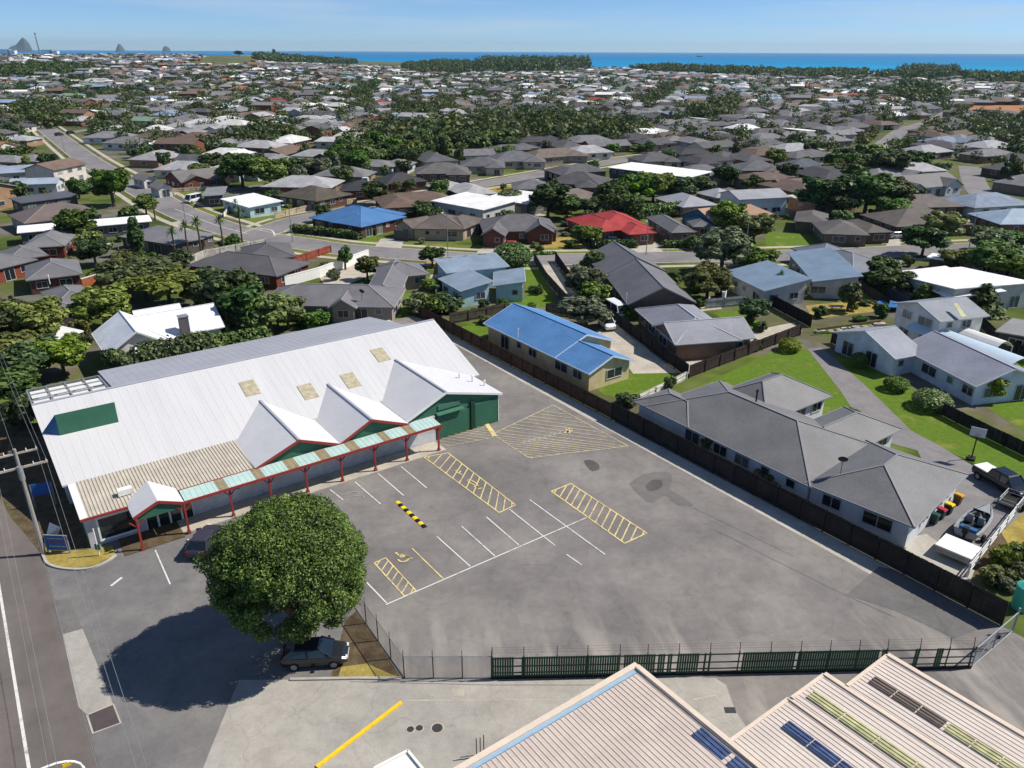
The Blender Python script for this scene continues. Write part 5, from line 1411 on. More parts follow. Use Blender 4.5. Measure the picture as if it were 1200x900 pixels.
# clipped dark conifer row behind the shop and other hedges
hedge('dark cypress hedge along the back of the shop roof', [L(13.6, 92.6), L(20.8, 92.4)], 2.6, 5.6, 'leaf_dark', 60, 1, leaf=.36)
hedge('paler green hedge continuing behind the shop roof', [L(21.6, 92.4), L(27.6, 92.2)], 2.6, 4.9, 'leaf', 60, 2, leaf=.36)
hedge('tall clipped dark hedge above the red roof', [P(716, 258), P(743, 260)], 4.0, 6.0, 'leaf_dark', 30, 3, leaf=.5)
hedge('bright trimmed hedge running right of the tall dark hedge', [P(746, 256), P(806, 250)], 3.0, 3.0, 'leaf', 30, 4, leaf=.5)
hedge('low dark hedge in front of the bright blue corner roof', [P(346, 272), P(420, 280)], 1.8, 1.6, 'leaf_dark', 40, 5, leaf=.4)
hedge('dark clipped hedge in front of the red-roofed house', [P(698, 291), P(742, 290)], 1.8, 1.6, 'leaf_dark', 40, 6, leaf=.4)
hedge('short hedge in front of the grey hip house', [P(780, 290), P(806, 290)], 1.8, 1.4, 'leaf_dark', 40, 7, leaf=.4)
hedge('dark hedge along the roadside lawn', [P(950, 266), P(998, 285)], 3.0, 2.4, 'leaf_dark', 34, 8, leaf=.45)
hedge('dark hedge between the slate roof and the sloping blue-grey roof', [P(985, 312), P(1035, 345)], 2.4, 2.6, 'leaf_dark', 34, 9, leaf=.45)
hedge('green hedge under the light blue hip roof', [P(1136, 275), P(1168, 278)], 2.2, 2.0, 'leaf', 34, 10, leaf=.4)
hedge('low green hedge on the lane verge at the right', [P(1150, 296), P(1195, 299)], 2.4, 2.0, 'leaf', 34, 11, leaf=.4)
hedge('low hedge at the front lawn beside the street trees', [P(650, 298), P(605, 300)], .8, .6, 'leaf', 34, 12, leaf=.3)

# ------------------------------------------------------------------ lawns, driveways, streets of the suburb
SHN = [0]
def sh(name, pts, m, z, rnd=False):
    SHN[0] += 1
    return sheet(name, rounded(pts, 4) if rnd else pxs(pts), M[m], z + SHN[0] * .00017)
sh('lawn', [(700, 455), (716, 443), (742, 436), (794, 437), (758, 463), (735, 470), (706, 462)], 'lawn', .010)
sh('lawn', [(812, 456), (925, 403), (950, 412), (990, 458), (1006, 486), (985, 492), (930, 492), (870, 476), (840, 466)], 'lawn', .010)
sh('lawn', [(968, 420), (1000, 414), (1200, 532), (1200, 590), (1142, 543), (1075, 512), (1050, 488)], 'lawn', .010)
sh('lawn', [(1120, 398), (1240, 402), (1240, 530), (1172, 488), (1145, 470), (1186, 440), (1150, 408)], 'lawn', .010)
sh('lawn', [(536, 384), (566, 377), (575, 392), (558, 399)], 'lawn', .010)
sh('lawn', [(532, 372), (574, 366), (652, 358), (640, 330), (628, 309), (612, 309), (618, 350), (570, 362)], 'lawn', .010)
sh('lawn', [(458, 374), (462, 345), (492, 343), (500, 352), (486, 370)], 'lawn', .010)
sh('lawn', [(352, 384), (360, 374), (398, 376), (392, 386)], 'lawn', .010)
sh('lawn', [(896, 272), (945, 271), (990, 282), (1012, 292), (898, 292)], 'lawn', .012)
sh('lawn', [(836, 367), (868, 363), (896, 380), (888, 388), (870, 386)], 'lawn', .010)
sh('drygrass', [(944, 358), (1030, 350), (1036, 364), (952, 374)], 'drygrass', .011)
sh('lawn', [(952, 386), (1020, 380), (1024, 384), (1012, 391), (958, 393)], 'lawn', .011)
sh('lawn', [(236, 352), (242, 336), (276, 333), (282, 345), (262, 356)], 'lawn', .010)
sh('lawn', [(134, 300), (150, 290), (188, 300), (180, 320), (150, 322)], 'lawn', .010)
sh('drygrass', [(110, 345), (122, 332), (142, 338), (128, 352)], 'drygrass', .012)
sh('drygrass', [(622, 296), (640, 278), (668, 278), (690, 291)], 'drygrass', .011)
sh('drygrass', [(500, 316), (500, 304), (516, 304), (512, 316)], 'drygrass', .011)
sh('drygrass', [(1100, 560), (1180, 600), (1215, 640), (1170, 690), (1140, 672), (1168, 622)], 'soil', .009)
sh('drygrass', [(1172, 622), (1205, 588), (1215, 640), (1190, 652)], 'drygrass', .012)
sh('verge', [(262, 258), (330, 283), (420, 294), (520, 300), (420, 305), (330, 294), (280, 285), (250, 275)], 'verge', .010)
sh('verge', [(205, 226), (240, 222), (330, 250), (330, 258), (296, 262), (240, 252)], 'verge', .010)
sh('verge', [(318, 272), (345, 268), (420, 281), (520, 286), (640, 291), (800, 290), (1000, 287), (1200, 281), (1200, 286), (1000, 292), (800, 295), (640, 297), (480, 291), (400, 285), (330, 277)], 'verge', .013)
sh('lawn', [(398, 280), (420, 282), (430, 286), (450, 272), (432, 270)], 'lawn', .014)
sh('lawn', [(318, 248), (345, 236), (360, 240), (340, 252)], 'lawn', .012)
sh('lawn', [(540, 222), (620, 215), (640, 225), (560, 235)], 'drygrass', .010)
sh('lawn', [(690, 226), (712, 218), (740, 222), (744, 234), (712, 238)], 'lawn', .010)
sh('lawn', [(640, 200), (680, 188), (702, 192), (660, 203)], 'lawn', .016)
# driveways
def dv(pts, m='concrete', z=.018): sh('driveway', pts, m, z + .003)
dv([(946, 409), (962, 407), (1010, 448), (1068, 505), (1100, 522), (1140, 546), (1200, 600), (1130, 664), (1060, 636), (1100, 580), (1075, 528), (1014, 512), (1004, 488), (985, 458)], 'farroad', .014)
dv([(1064, 630), (1086, 626), (1142, 668), (1134, 690), (1060, 648)], 'concrete', .017)
dv([(686, 392), (728, 378), (762, 412), (796, 437), (742, 438), (728, 420)], 'pale', .013)
dv([(632, 309), (647, 306), (676, 346), (664, 360)], 'pale')
dv([(438, 291), (446, 280), (474, 279), (470, 292)]); dv([(556, 298), (568, 288), (622, 286), (618, 297)], 'pale')
dv([(743, 297), (745, 286), (768, 285), (778, 296)]); dv([(808, 296), (820, 276), (838, 277), (832, 296)], 'pale')
dv([(870, 390), (930, 378), (940, 388), (900, 398), (880, 402)], 'pale'); dv([(560, 240), (566, 232), (590, 240), (640, 252), (630, 258)], 'pale', .009)
dv([(975, 398), (1008, 390), (1040, 384), (1060, 398), (1000, 412)], 'pale', .015)
dv([(195, 262), (215, 258), (240, 262), (238, 266)]); dv([(1040, 281), (1054, 280), (1056, 289), (1038, 290)])
dv([(372, 322), (436, 304), (440, 320), (386, 342)], 'pale', .011); dv([(800, 442), (810, 436), (880, 404), (870, 398), (800, 424)], 'pale', .012)
dv([(800, 350), (836, 348), (846, 362), (812, 366)], 'pale', .012); dv([(494, 345), (505, 322), (515, 322), (510, 348)], 'pale', .012)

def pgl(pts): return smooth_line([PG(*p) for p in pts], 5)
ROADL = {
 1: ([(40, 140), (64, 158), (107, 190), (161, 220), (205, 245), (250, 263), (300, 277), (345, 284), (400, 292), (480, 298), (560, 303), (640, 304), (720, 303), (800, 301), (900, 300), (1000, 297), (1080, 293), (1140, 291), (1240, 287)], 8.5),
 2: ([(300, 276), (345, 259), (400, 248), (450, 238), (500, 229), (560, 217), (640, 203), (720, 189), (800, 178)], 8.0),
 3: ([(1136, 195), (1146, 222), (1172, 238), (1230, 252)], 7.0),
 4: ([(1180, 124), (1118, 130), (1098, 140), (1060, 152), (1040, 166), (1020, 175), (960, 182)], 8.0),
 5: ([(560, 150), (640, 156), (730, 148), (800, 143), (900, 140)], 8.0),
 6: ([(225, 232), (270, 222), (330, 216)], 4.0),
 7: ([(-20, 170), (64, 158), (160, 145), (260, 138), (360, 132), (480, 128)], 8.0),
}
for k, (pts, wd) in ROADL.items():
    ln = pgl(pts)
    strip('road', ln, wd, M['farroad'], .034 + .0012 * k)
    if k in (1, 2):
        for s in (-1, 1): strip('kerb', offset_line(ln, s * wd / 2), .35, M['pale'], .05 + .0012 * k)
        for s in (-1, 1): strip('footpath', offset_line(ln, s * (wd / 2 + 2.6)), 1.4, M['pale'], .030 + .0012 * k)
strip('road_marking', pgl([(205, 245), (250, 263), (290, 274)]), .18, M['linewhite'], .06)
strip('road_marking', pgl([(304, 268), (318, 270), (322, 276)]), .3, M['linewhite'], .061)
ROADPTS = [np.array([(p.x, p.y) for p in pgl(v[0])]) for v in ROADL.values()]

# ------------------------------------------------------------------ mid-distance fences and walls
FBK = C(42, 41, 44)
def bf(lab, pts, h, c, name='board_fence', bay=3.2): board_fence(name, lab, pxs(pts), h, c, bay=bay, paling=.3)
bf('black board fence between the white car driveway and the tan brick house', [(651, 306), (678, 346), (727, 384), (806, 443)], 1.8, FBK)
bf('dark brown board fence running behind the patio of the tan brick house', [(807, 443), (937, 393)], 1.7, C(62, 52, 50))
bf('dark fence along the grassy yard of the aqua house', [(626, 306), (640, 330), (668, 362)], 1.7, C(72, 72, 74))
bf('low white timber fence on the lawn behind the dark board fence', [(749, 472), (804, 445)], 1.1, FW, 'timber_fence')
bf('long black fence between the brick house lane and the sloping blue-grey roofs', [(846, 328), (950, 384)], 1.9, FBK)
bf('pale grey fence on the far side of the brick house lawn', [(826, 362), (871, 358)], 1.6, C(150, 154, 154))
bf('short dark fence between driveway gate and pale grey house', [(974, 402), (1001, 414)], 1.6, C(66, 52, 46))
bf('dark fence along the far right lawn', [(1098, 484), (1145, 508), (1210, 540)], 1.5, FBK)
bf('dark blue-grey fence behind the trampoline', [(1033, 345), (1062, 362)], 1.9, C(60, 66, 80))
bf('white timber fence beside the aqua house', [(511, 352), (521, 300)], 1.6, FW, 'timber_fence')
bf('weathered dark fence behind the far end of the blue-roofed house', [(527, 380), (592, 368)], 1.7, C(84, 78, 70))
bf('weathered fence at the bottom of the aqua house lawn', [(640, 366), (676, 372)], 1.5, C(88, 84, 78))
bf('red-brown fence with pale posts near the brown brick house', [(344, 310), (388, 296)], 1.5, C(138, 74, 60))
bf('pale grey fence along the palms left of the brown brick house', [(204, 318), (240, 302), (312, 288)], 1.5, C(170, 166, 160))
bf('pale fence behind the grassy street corner', [(322, 256), (360, 247), (418, 238)], 1.4, C(168, 156, 130))
bf('grey fence wall along the rear of the pale gable house', [(862, 213), (978, 207)], 2.0, C(110, 104, 100))
bf('black fence left of the red-roofed house', [(670, 268), (697, 293)], 1.6, FBK)
bf('pale post fence in front of the long brick house', [(200, 226), (262, 222)], 1.2, C(186, 172, 150))
bf('dark fence round the yard of the grey house', [(502, 300), (514, 304)], 1.7, FBK)
bf('dark fence right of the sloping blue-grey roofs', [(1040, 362), (1000, 335)], 1.6, FBK)
bf('dark yard fence beside the low grey shed', [(1150, 385), (1170, 405), (1210, 428)], 1.7, FBK)
bf('brown fence below the left cabbage trees', [(118, 332), (150, 344), (160, 352)], 1.5, C(120, 84, 60))
bf('white side fence of the white corner yard', [(262, 256), (270, 246)], 1.2, FW, 'timber_fence')
bf('dark timber screen beside the house with the brown tiled roof', [(440, 276), (458, 268)], 1.6, C(70, 62, 58))

def wall_t(name, lab, pts, h, wd, m, cat='wall'):
    t = thing(name, lab, cat, pts[0]); mbx = MB()
    for a, b in zip(pts, pts[1:]): mbx.beam(a + Vector((0, 0, h / 2)), b + Vector((0, 0, h / 2)), wd, h)
    part('wall', mbx, m, t)
    mbx = MB()
    for a, b in zip(pts, pts[1:]): mbx.beam(a + Vector((0, 0, h + .04)), b + Vector((0, 0, h + .04)), wd + .08, .08)
    part('coping', mbx, M['white'], t); return t
wall_t('garden_wall', 'long white rendered wall curving down beside the grey house driveway', pxs([(334, 336), (374, 325), (432, 303)]), 1.7, .3, M['white'])
wall_t('garden_wall', 'orange brick garden wall at the end of the left grey house', pxs([(97, 338), (116, 332)]), 1.6, .25, mat('orange_brick', (150, 88, 58), .9, 3, .2))
wall_t('garden_wall', 'short white wall panel of a patio beside the garden shed', pxs([(846, 360), (850, 346)]), 2.4, .4, M['white'])
rw = thing('retaining_wall', 'dark timber retaining wall with pale stones under the dry lawn', 'wall', P(1000, 384))
for k in range(3):
    mbx = MB(); mbx.beam(P(958, 386, .2 + .34 * k), P(1032, 376, .2 + .34 * k), .14, .3); part('sleeper', mbx, mat('sleeper%d' % k, (86 + 8 * k, 74 + 6 * k, 66), .9, 2, .2), rw)
rnd = random.Random(4)
for k in range(16):
    s = k / 15; p = P(958 + 74 * s, 389 - 10 * s) + Vector((rnd.uniform(-.3, .3), -rnd.uniform(.4, 1.2), 0)); mbx = MB(); q = rnd.uniform(.25, .5)
    mbx.hexa([p + Vector((x * q * rnd.uniform(.7, 1.1), y * q * rnd.uniform(.7, 1.1), z)) for z, sc in ((0, 1), (q, .7)) for x, y in ((-1, -1), (1, -1), (1, 1), (-1, 1))])
    part('stone', mbx, M['pale'], rw)

# ------------------------------------------------------------------ vehicles
WH = {}
def wheel_meshes():
    t = MB(); t.tube((0, -.11, 0), (0, .11, 0), .33, .33, 16); r_ = MB(); r_.tube((0, -.12, 0), (0, .12, 0), .2, .2, 12)
    return t.mesh('tyre', mat=M['dark']), r_.mesh('rim', mat=M['steel'])
WHM = wheel_meshes()
M['carglass'] = mat('car_glass', (26, 36, 44), .06, 1, .1, spec=.7)
M['lamp'] = mat('headlamp_lens', (215, 220, 222), .2, 3, .05)
M['tail'] = mat('tail_lamp_lens', (140, 24, 22), .3, 3, .05)
VM = {}
def vehicle_meshes(kind):
    if kind in VM: return VM[kind]
    if kind == 'car':
        st = [(-2.15, .42, .72, .70), (-2.05, .3, .95, .82), (-1.6, .24, 1.0, .88), (-.8, .22, .98, .9), (.7, .22, .95, .9), (1.2, .24, .92, .88), (1.8, .28, .8, .84), (2.1, .36, .66, .74)]
        cab = [(-1.95, -1.35, 1.0), (.35, 1.15, .93)]; top, hb, ht = 1.44, .84, .64
    elif kind == 'hatch':
        st = [(-2.0, .42, .8, .72), (-1.95, .3, 1.0, .82), (-1.5, .24, 1.05, .87), (0, .22, 1.0, .88), (1.0, .24, .98, .86), (1.6, .28, .88, .82), (1.95, .36, .7, .72)]
        cab = [(-1.92, -1.6, 1.04), (.2, 1.05, .98)]; top, hb, ht = 1.6, .83, .66
    elif kind == 'van':
        st = [(-2.4, .42, 1.2, .85), (-2.35, .3, 1.3, .92), (-1.0, .28, 1.3, .95), (1.4, .28, 1.25, .95), (2.1, .3, 1.0, .9), (2.4, .4, .8, .8)]
        cab = [(-2.36, -2.28, 1.28), (1.5, 2.2, 1.1)]; top, hb, ht = 2.15, .93, .82
    else:   # ute
        st = [(-2.6, .5, .9, .86), (-2.55, .4, 1.05, .9), (-1.0, .38, 1.08, .93), (.9, .38, 1.08, .93), (1.6, .4, 1.06, .9), (2.3, .42, .98, .86), (2.55, .5, .8, .8)]
        cab = [(-.95, -.7, 1.06), (1.0, 1.65, 1.06)]; top, hb, ht = 1.74, .88, .7
    b = MB(); n = len(st); pts = []
    for x, zl, zh, hw in st:
        pts += [(x, -hw * .9, zl), (x, -hw, (zl + zh) * .5), (x, -hw * .96, zh - .06), (x, -hw * .8, zh), (x, hw * .8, zh), (x, hw * .96, zh - .06), (x, hw, (zl + zh) * .5), (x, hw * .9, zl)]
    fs = [(8 * i + k, 8 * i + (k + 1) % 8, 8 * (i + 1) + (k + 1) % 8, 8 * (i + 1) + k) for i in range(n - 1) for k in range(8)]
    fs += [tuple(range(7, -1, -1)), tuple(8 * (n - 1) + k for k in range(8))]
    b.poly(pts, None, fs)
    (xr0, xr1, zr), (xf1, xf0, zf) = cab
    gl = MB(); gl.hexa([(xr0, -hb, zr - .02), (xf0, -hb, zf - .02), (xf0, hb, zf - .02), (xr0, hb, zr - .02), (xr1, -ht, top - .03), (xf1, -ht, top - .03), (xf1, ht, top - .03), (xr1, ht, top - .03)])
    rf = MB(); rf.hexa([(xr1 - .03, -ht - .02, top - .05), (xf1 + .03, -ht - .02, top - .05), (xf1 + .03, ht + .02, top - .05), (xr1 - .03, ht + .02, top - .05),
                        (xr1 + .1, -ht + .08, top + .03), (xf1 - .08, -ht + .08, top + .03), (xf1 - .08, ht - .08, top + .03), (xr1 + .1, ht - .08, top + .03)])
    for s in (-1, 1):
        for a, b_ in (((xf0, s * hb, zf), (xf1, s * ht, top)), ((xr0, s * hb, zr), (xr1, s * ht, top)), (((xr0 + xf0) / 2, s * (hb + .005), zr), ((xr1 + xf1) / 2, s * (ht + .005), top))):
            rf.beam(a, b_, .07, .07)
    hl, tl, mr = MB(), MB(), MB(); xf, xb = st[-1][0], st[0][0]
    for s in (-1, 1):
        hl.box((xf - .12, s * .56, st[-2][2] - .16), (.24, .3, .14)); tl.box((xb + .05, s * .62, st[1][2] - .18), (.14, .2, .22)); mr.box((xf1 + .45, s * (hb + .14), zf + .1), (.16, .2, .14))
    hl.box((xf - .02, 0, st[-1][1] + .08), (.08, 1.0, .1))
    VM[kind] = (b.mesh('body', mat=M['gloss'], smooth=False), gl.mesh('windows', mat=M['carglass']), rf.mesh('cabin_roof', mat=M['gloss']), hl.mesh('headlight', mat=M['lamp']), tl.mesh('tail_light', mat=M['tail']), mr.mesh('mirror', mat=M['gloss']), xb, xf, st[2][3])
    return VM[kind]
def vehicle(name, lab, cat, px_, py_, rot, color, kind='car', z=0, group=None, z0=0.02, wheels=True):
    p = PG(px_, py_); p.z += z0
    t = thing(name, lab, cat, p, group, rot=rot)
    bm_, gl, rf, hl, tl, mr, xb, xf, hw = vehicle_meshes(kind)
    for nm, me in (('body', bm_), ('windows', gl), ('cabin_roof', rf), ('headlight', hl), ('tail_light', tl), ('mirror', mr)): link(nm, me, (0, 0, 0), t, color=color)
    for x in (xb + .85, xf - .85):
        for s in (-1, 1):
            wo_ = link('wheel', WHM[0], (x, s * (hw - .08), .33), t); link('rim', WHM[1], (0, 0, 0), wo_)
    return t
def head(a, b):
    p, q = P(*a), P(*b); return math.atan2(q.y - p.y, q.x - p.x)
vehicle('parked_car', 'dark grey car parked half under the big tree', 'car', 371, 774, head((335, 776), (411, 771)), C(34, 39, 44))
vehicle('parked_car', 'dark car in the stall behind the big tree by the shop path', 'car', 243, 640, head((228, 660), (246, 634)), C(58, 54, 66))
vehicle('parked_car', 'white car parked in the driveway behind the blue-roofed house', 'car', 711, 384, head((700, 374), (722, 396)), C(226, 226, 226), 'hatch')
vehicle('parked_car', 'bright red car on the pink driveway of the twin-gabled house', 'car', 603, 292, head((590, 292), (616, 293)), C(170, 26, 34), 'hatch')
vehicle('parked_car', 'dark green car in front of the red-roofed house', 'car', 720, 286, head((700, 286), (740, 287)), C(44, 58, 56))
vehicle('parked_car', 'white car on the drive beside the charcoal shed at the left', 'car', 77, 217, head((60, 217), (90, 216)), C(224, 226, 228))
vehicle('parked_car', 'dark car on the driveway of a black-roofed house', 'car', 497, 222, head((480, 222), (505, 221)), C(52, 54, 62))
vehicle('parked_car', 'black car parked at the top of the left street', 'car', 70, 159, head((60, 160), (80, 158)), C(36, 38, 44))
vehicle('parked_car', 'dark wagon parked behind the black car at the top of the left street', 'car', 83, 157, head((74, 158), (92, 156)), C(44, 44, 50))
vehicle('parked_car', 'silver car beside the teal garage door', 'car', 1051, 279, head((1040, 280), (1060, 279)), C(190, 194, 198))
vehicle('van', 'white campervan by the dark flat-roofed carport', 'van', 227, 237, head((240, 234), (214, 240)), C(230, 232, 234), 'van')
vehicle('van', 'white van behind the black fence above the parked white car', 'van', 722, 370, head((708, 360), (735, 376)), C(226, 226, 224), 'van')
vehicle('van', 'white caravan parked against the grey fence wall', 'van', 936, 219, head((926, 219), (946, 219)), C(222, 222, 224), 'van')
ut = vehicle('pickup_truck', 'black pickup truck with a white tray cover on the right driveway', 'pickup truck', 1172, 571, head((1146, 556), (1198, 586)), C(30, 34, 42), 'ute')
mbx = MB(); mbx.box((-1.75, 0, 1.12), (1.55, 1.6, .1)); link('tray_cover', mbx.mesh('tray_cover', mat=M['white']), (0, 0, 0), ut)

# boat on its trailer
bh = head((1112, 640), (1168, 582)); bt = thing('boat_on_trailer', 'grey open motorboat with dark cockpit on a trailer behind the pickup truck', 'boat', P(1141, 622), rot=bh)
def loc_part(name, mb_, m, t, color=None): return link(name, mb_.mesh(name, mat=m), (0, 0, 0), t, color=color)
M['hull'] = mat('boat_hull', (150, 154, 158), .35, 1, .06)
hu = MB(); stn = [(-2.5, .95, 1.15), (-1.5, 1.02, 1.15), (0, 1.02, 1.2), (1.2, .85, 1.28), (2.2, .45, 1.36), (2.8, .06, 1.42)]
pts = []
for x, hw, zt in stn: pts += [(x, -hw, zt), (x, -hw * .82, .62), (x, 0, .45 + max(0, x) * .12), (x, hw * .82, .62), (x, hw, zt)]
fs = [(5 * i + k, 5 * i + k + 1, 5 * i + k + 6, 5 * i + k + 5) for i in range(5) for k in range(4)] + [(4, 3, 2, 1, 0)]
hu.poly(pts, None, fs)
for (x0, h0, z0_), (x1, h1, z1_) in zip(stn, stn[1:]):
    for s in (-1, 1): hu.poly([(x0, s * h0, z0_), (x1, s * h1, z1_), (x1, s * h1 * .78, z1_ + .02), (x0, s * h0 * .78, z0_ + .02)], None)
hu.poly([(1.0, -.68, 1.3), (2.8, -.05, 1.44), (2.8, .05, 1.44), (1.0, .68, 1.3)]); loc_part('hull', hu, M['hull'], bt)
mbx = MB(); mbx.poly([(-2.4, -.74, .8), (1.0, -.66, .85), (1.0, .66, .85), (-2.4, .74, .8)]); loc_part('cockpit_floor', mbx, M['dark'], bt)
mbx = MB(); mbx.thick([(1.05, -.7, 1.3), (.6, -.62, 1.75), (.6, .62, 1.75), (1.05, .7, 1.3)], [(0, 1, 2, 3)], .03); loc_part('windscreen', mbx, M['carglass'], bt)
for s in (-.42, .42):
    mbx = MB(); mbx.box((-.2, s, 1.05), (.5, .5, .3)); mbx.box((-.42, s, 1.4), (.1, .5, .5)); loc_part('seat', mbx, M['steel'], bt)
mbx = MB(); mbx.box((-1.9, 0, 1.05), (.5, 1.3, .35)); loc_part('rear_bench', mbx, M['bluegrey'], bt)
mbx = MB(); mbx.box((-2.65, 0, 1.3), (.4, .4, .55)); mbx.box((-2.7, 0, .75), (.18, .16, .8)); loc_part('outboard_motor', mbx, M['dark'], bt)
mbx = MB()
for s in (-.6, .6): mbx.beam((-2.4, s, .42), (2.2, s * .4, .42), .1, .1)
mbx.beam((2.2, 0, .42), (3.4, 0, .45), .1, .1); mbx.beam((-1.2, -1.0, .34), (-1.2, 1.0, .34), .08, .08); loc_part('trailer_frame', mbx, M['steel'], bt)
for s in (-1, 1): link('wheel', WHM[0], (-1.2, s * 1.05, .33), bt)
ct = thing('covered_trailer', 'white flat-topped covered trailer behind the motorboat', 'trailer', P(1120, 652), rot=bh - R(90) + R(90))
mbx = MB(); mbx.box((0, 0, .62), (2.1, 2.5, .5)); loc_part('box', mbx, M['concrete'], ct)
mbx = MB(); mbx.box((0, 0, .94), (2.25, 2.7, .12)); loc_part('lid', mbx, M['white'], ct)
for s in (-1, 1): link('wheel', WHM[0], (0, s * 1.2, .33), ct)
ut2 = thing('utility_trailer', 'empty dark cage trailer beside the pickup truck', 'trailer', P(1185, 594), rot=bh)
mbx = MB(); mbx.box((0, 0, .5), (2.3, 1.6, .1)); loc_part('deck', mbx, M['dark'], ut2)
mbx = MB()
for z in (.75, 1.1):
    for a, b in (((-1.15, -.8), (1.15, -.8)), ((1.15, -.8), (1.15, .8)), ((1.15, .8), (-1.15, .8)), ((-1.15, .8), (-1.15, -.8))): mbx.tube((a[0], a[1], z), (b[0], b[1], z), .035, n=5)
for x in (-1.15, 0, 1.15):
    for y in (-.8, .8): mbx.tube((x, y, .5), (x, y, 1.1), .035, n=5)
loc_part('cage', mbx, M['steel'], ut2)
for s in (-1, 1): link('wheel', WHM[0], (0, s * .9, .33), ut2)

# white timber rail fence by the boat
wf = thing('timber_fence', 'white timber rail fence along the right side of the boat driveway', 'fence', P(1160, 632))
wa, wb = P(1133, 676), P(1206, 583)
for k in range(8):
    p = wa.lerp(wb, k / 7); mbx = MB(); mbx.box(p + Vector((0, 0, .65)), (.12, .12, 1.3)); part('post', mbx, M['white'], wf)
for z in (.35, .75, 1.15):
    mbx = MB(); mbx.beam(wa + Vector((0, 0, z)), wb + Vector((0, 0, z)), .05, .16); part('rail', mbx, M['white'], wf)

# wheelie bins beside the long grey house
def bin_(lab, px_, py_, cb, cl):
    t = thing('wheelie_bin', lab, 'bin', P(px_, py_), 'wheelie bins along the garage wall', rot=TH)
    mbx = MB(); mbx.hexa([(-.22, -.25, .08), (.22, -.25, .08), (.22, .25, .08), (-.22, .25, .08), (-.29, -.34, .98), (.29, -.34, .98), (.29, .34, .98), (-.29, .34, .98)])
    link('body', mbx.mesh('body', mat=M['paint']), (0, 0, 0), t, color=cb)
    mbx = MB(); mbx.hexa([(-.31, -.38, .98), (.31, -.38, .98), (.31, .36, .98), (-.31, .36, .98), (-.24, -.3, 1.08), (.24, -.3, 1.08), (.24, .3, 1.08), (-.24, .3, 1.08)])
    link('lid', mbx.mesh('lid', mat=M['paint']), (0, 0, 0), t, color=cl)
    for s in (-.2, .2):
        mbx = MB(); mbx.tube((s - .03, .28, .1), (s + .03, .28, .1), .1, n=10); link('wheel', mbx.mesh('wheel', mat=M['dark']), (0, 0, 0), t)
bin_('dark green wheelie bin nearest the house corner', 1093, 614, C(20, 54, 46), C(24, 70, 58))
bin_('wheelie bin with a red lid beside the dark green bin', 1101, 608, C(30, 60, 52), C(176, 42, 62))
bin_('wheelie bin with a bright yellow lid', 1110, 602, C(34, 30, 34), C(236, 200, 30))
bin_('wheelie bin with an orange-yellow lid farthest along the wall', 1121, 591, C(96, 74, 40), C(206, 150, 40))
# basketball hoop
hp = thing('basketball_hoop', 'freestanding basketball hoop with pale backboard at the driveway edge', 'basketball hoop', P(1138, 538), rot=R(-35))
mbx = MB(); mbx.box((0, 0, .1), (.7, .9, .2)); loc_part('base', mbx, M['dark'], hp)
mbx = MB(); mbx.tube((0, 0, .1), (0, 0, 2.6), .06, n=8); mbx.tube((0, 0, 2.5), (0, -.5, 3.1), .05, n=6); loc_part('pole', mbx, M['dark'], hp)
mbx = MB(); mbx.box((0, -.55, 3.2), (1.35, .05, .95)); loc_part('backboard', mbx, M['frame'], hp)
mbx = MB(); mbx.path([(.23 * math.cos(k * .524), -.82 + .23 * math.sin(k * .524), 2.95) for k in range(13)], .018, 5); loc_part('rim', mbx, M['red'], hp)
# trampoline and small yard things
tp = thing('trampoline', 'round blue-edged trampoline on the dry lawn', 'trampoline', P(1042, 362))
mbx = MB(); o = P(1042, 362); mbx.tube(o + Vector((0, 0, .75)), o + Vector((0, 0, .85)), 1.9, 1.9, 20); part('mat', mbx, mat('trampoline_blue', (50, 108, 170), .5, 2, .1), tp)
mbx = MB()
for k in range(6): mbx.tube(o + Vector((1.7 * math.cos(k * 1.047), 1.7 * math.sin(k * 1.047), 0)), o + Vector((1.7 * math.cos(k * 1.047), 1.7 * math.sin(k * 1.047), .76)), .04, n=5)
part('leg', mbx, M['steel'], tp)
pt = thing('picnic_table', 'pale timber picnic table on the dry lawn', 'table', P(980, 364))
o = P(980, 364); mbx = MB(); mbx.box(o + Vector((0, 0, .75)), (2.0, .8, .08)); part('table_top', mbx, M['pale'], pt)
for s in (-.75, .75):
    mbx = MB(); mbx.box(o + Vector((0, s, .44)), (2.0, .3, .06)); part('bench', mbx, M['pale'], pt)
mbx = MB()
for s in (-.7, .7): mbx.beam(o + Vector((s, -.7, 0)), o + Vector((s, .2, .75)), .08, .08); mbx.beam(o + Vector((s, .7, 0)), o + Vector((s, -.2, .75)), .08, .08)
part('leg_frame', mbx, M['bark'], pt)
tl = thing('water_tank', 'teal rounded tank lid poking over the corner fence at the right edge', 'tank', P(1200, 712))
o = P(1197, 712); mbx = MB(); mbx.tube(o, o + Vector((0, 0, 1.9)), .7, .7, 16); mbx.tube(o + Vector((0, 0, 1.9)), o + Vector((0, 0, 2.15)), .7, .3, 16); part('tank', mbx, mat('teal_plastic', (78, 188, 166), .5, 1, .06), tl)

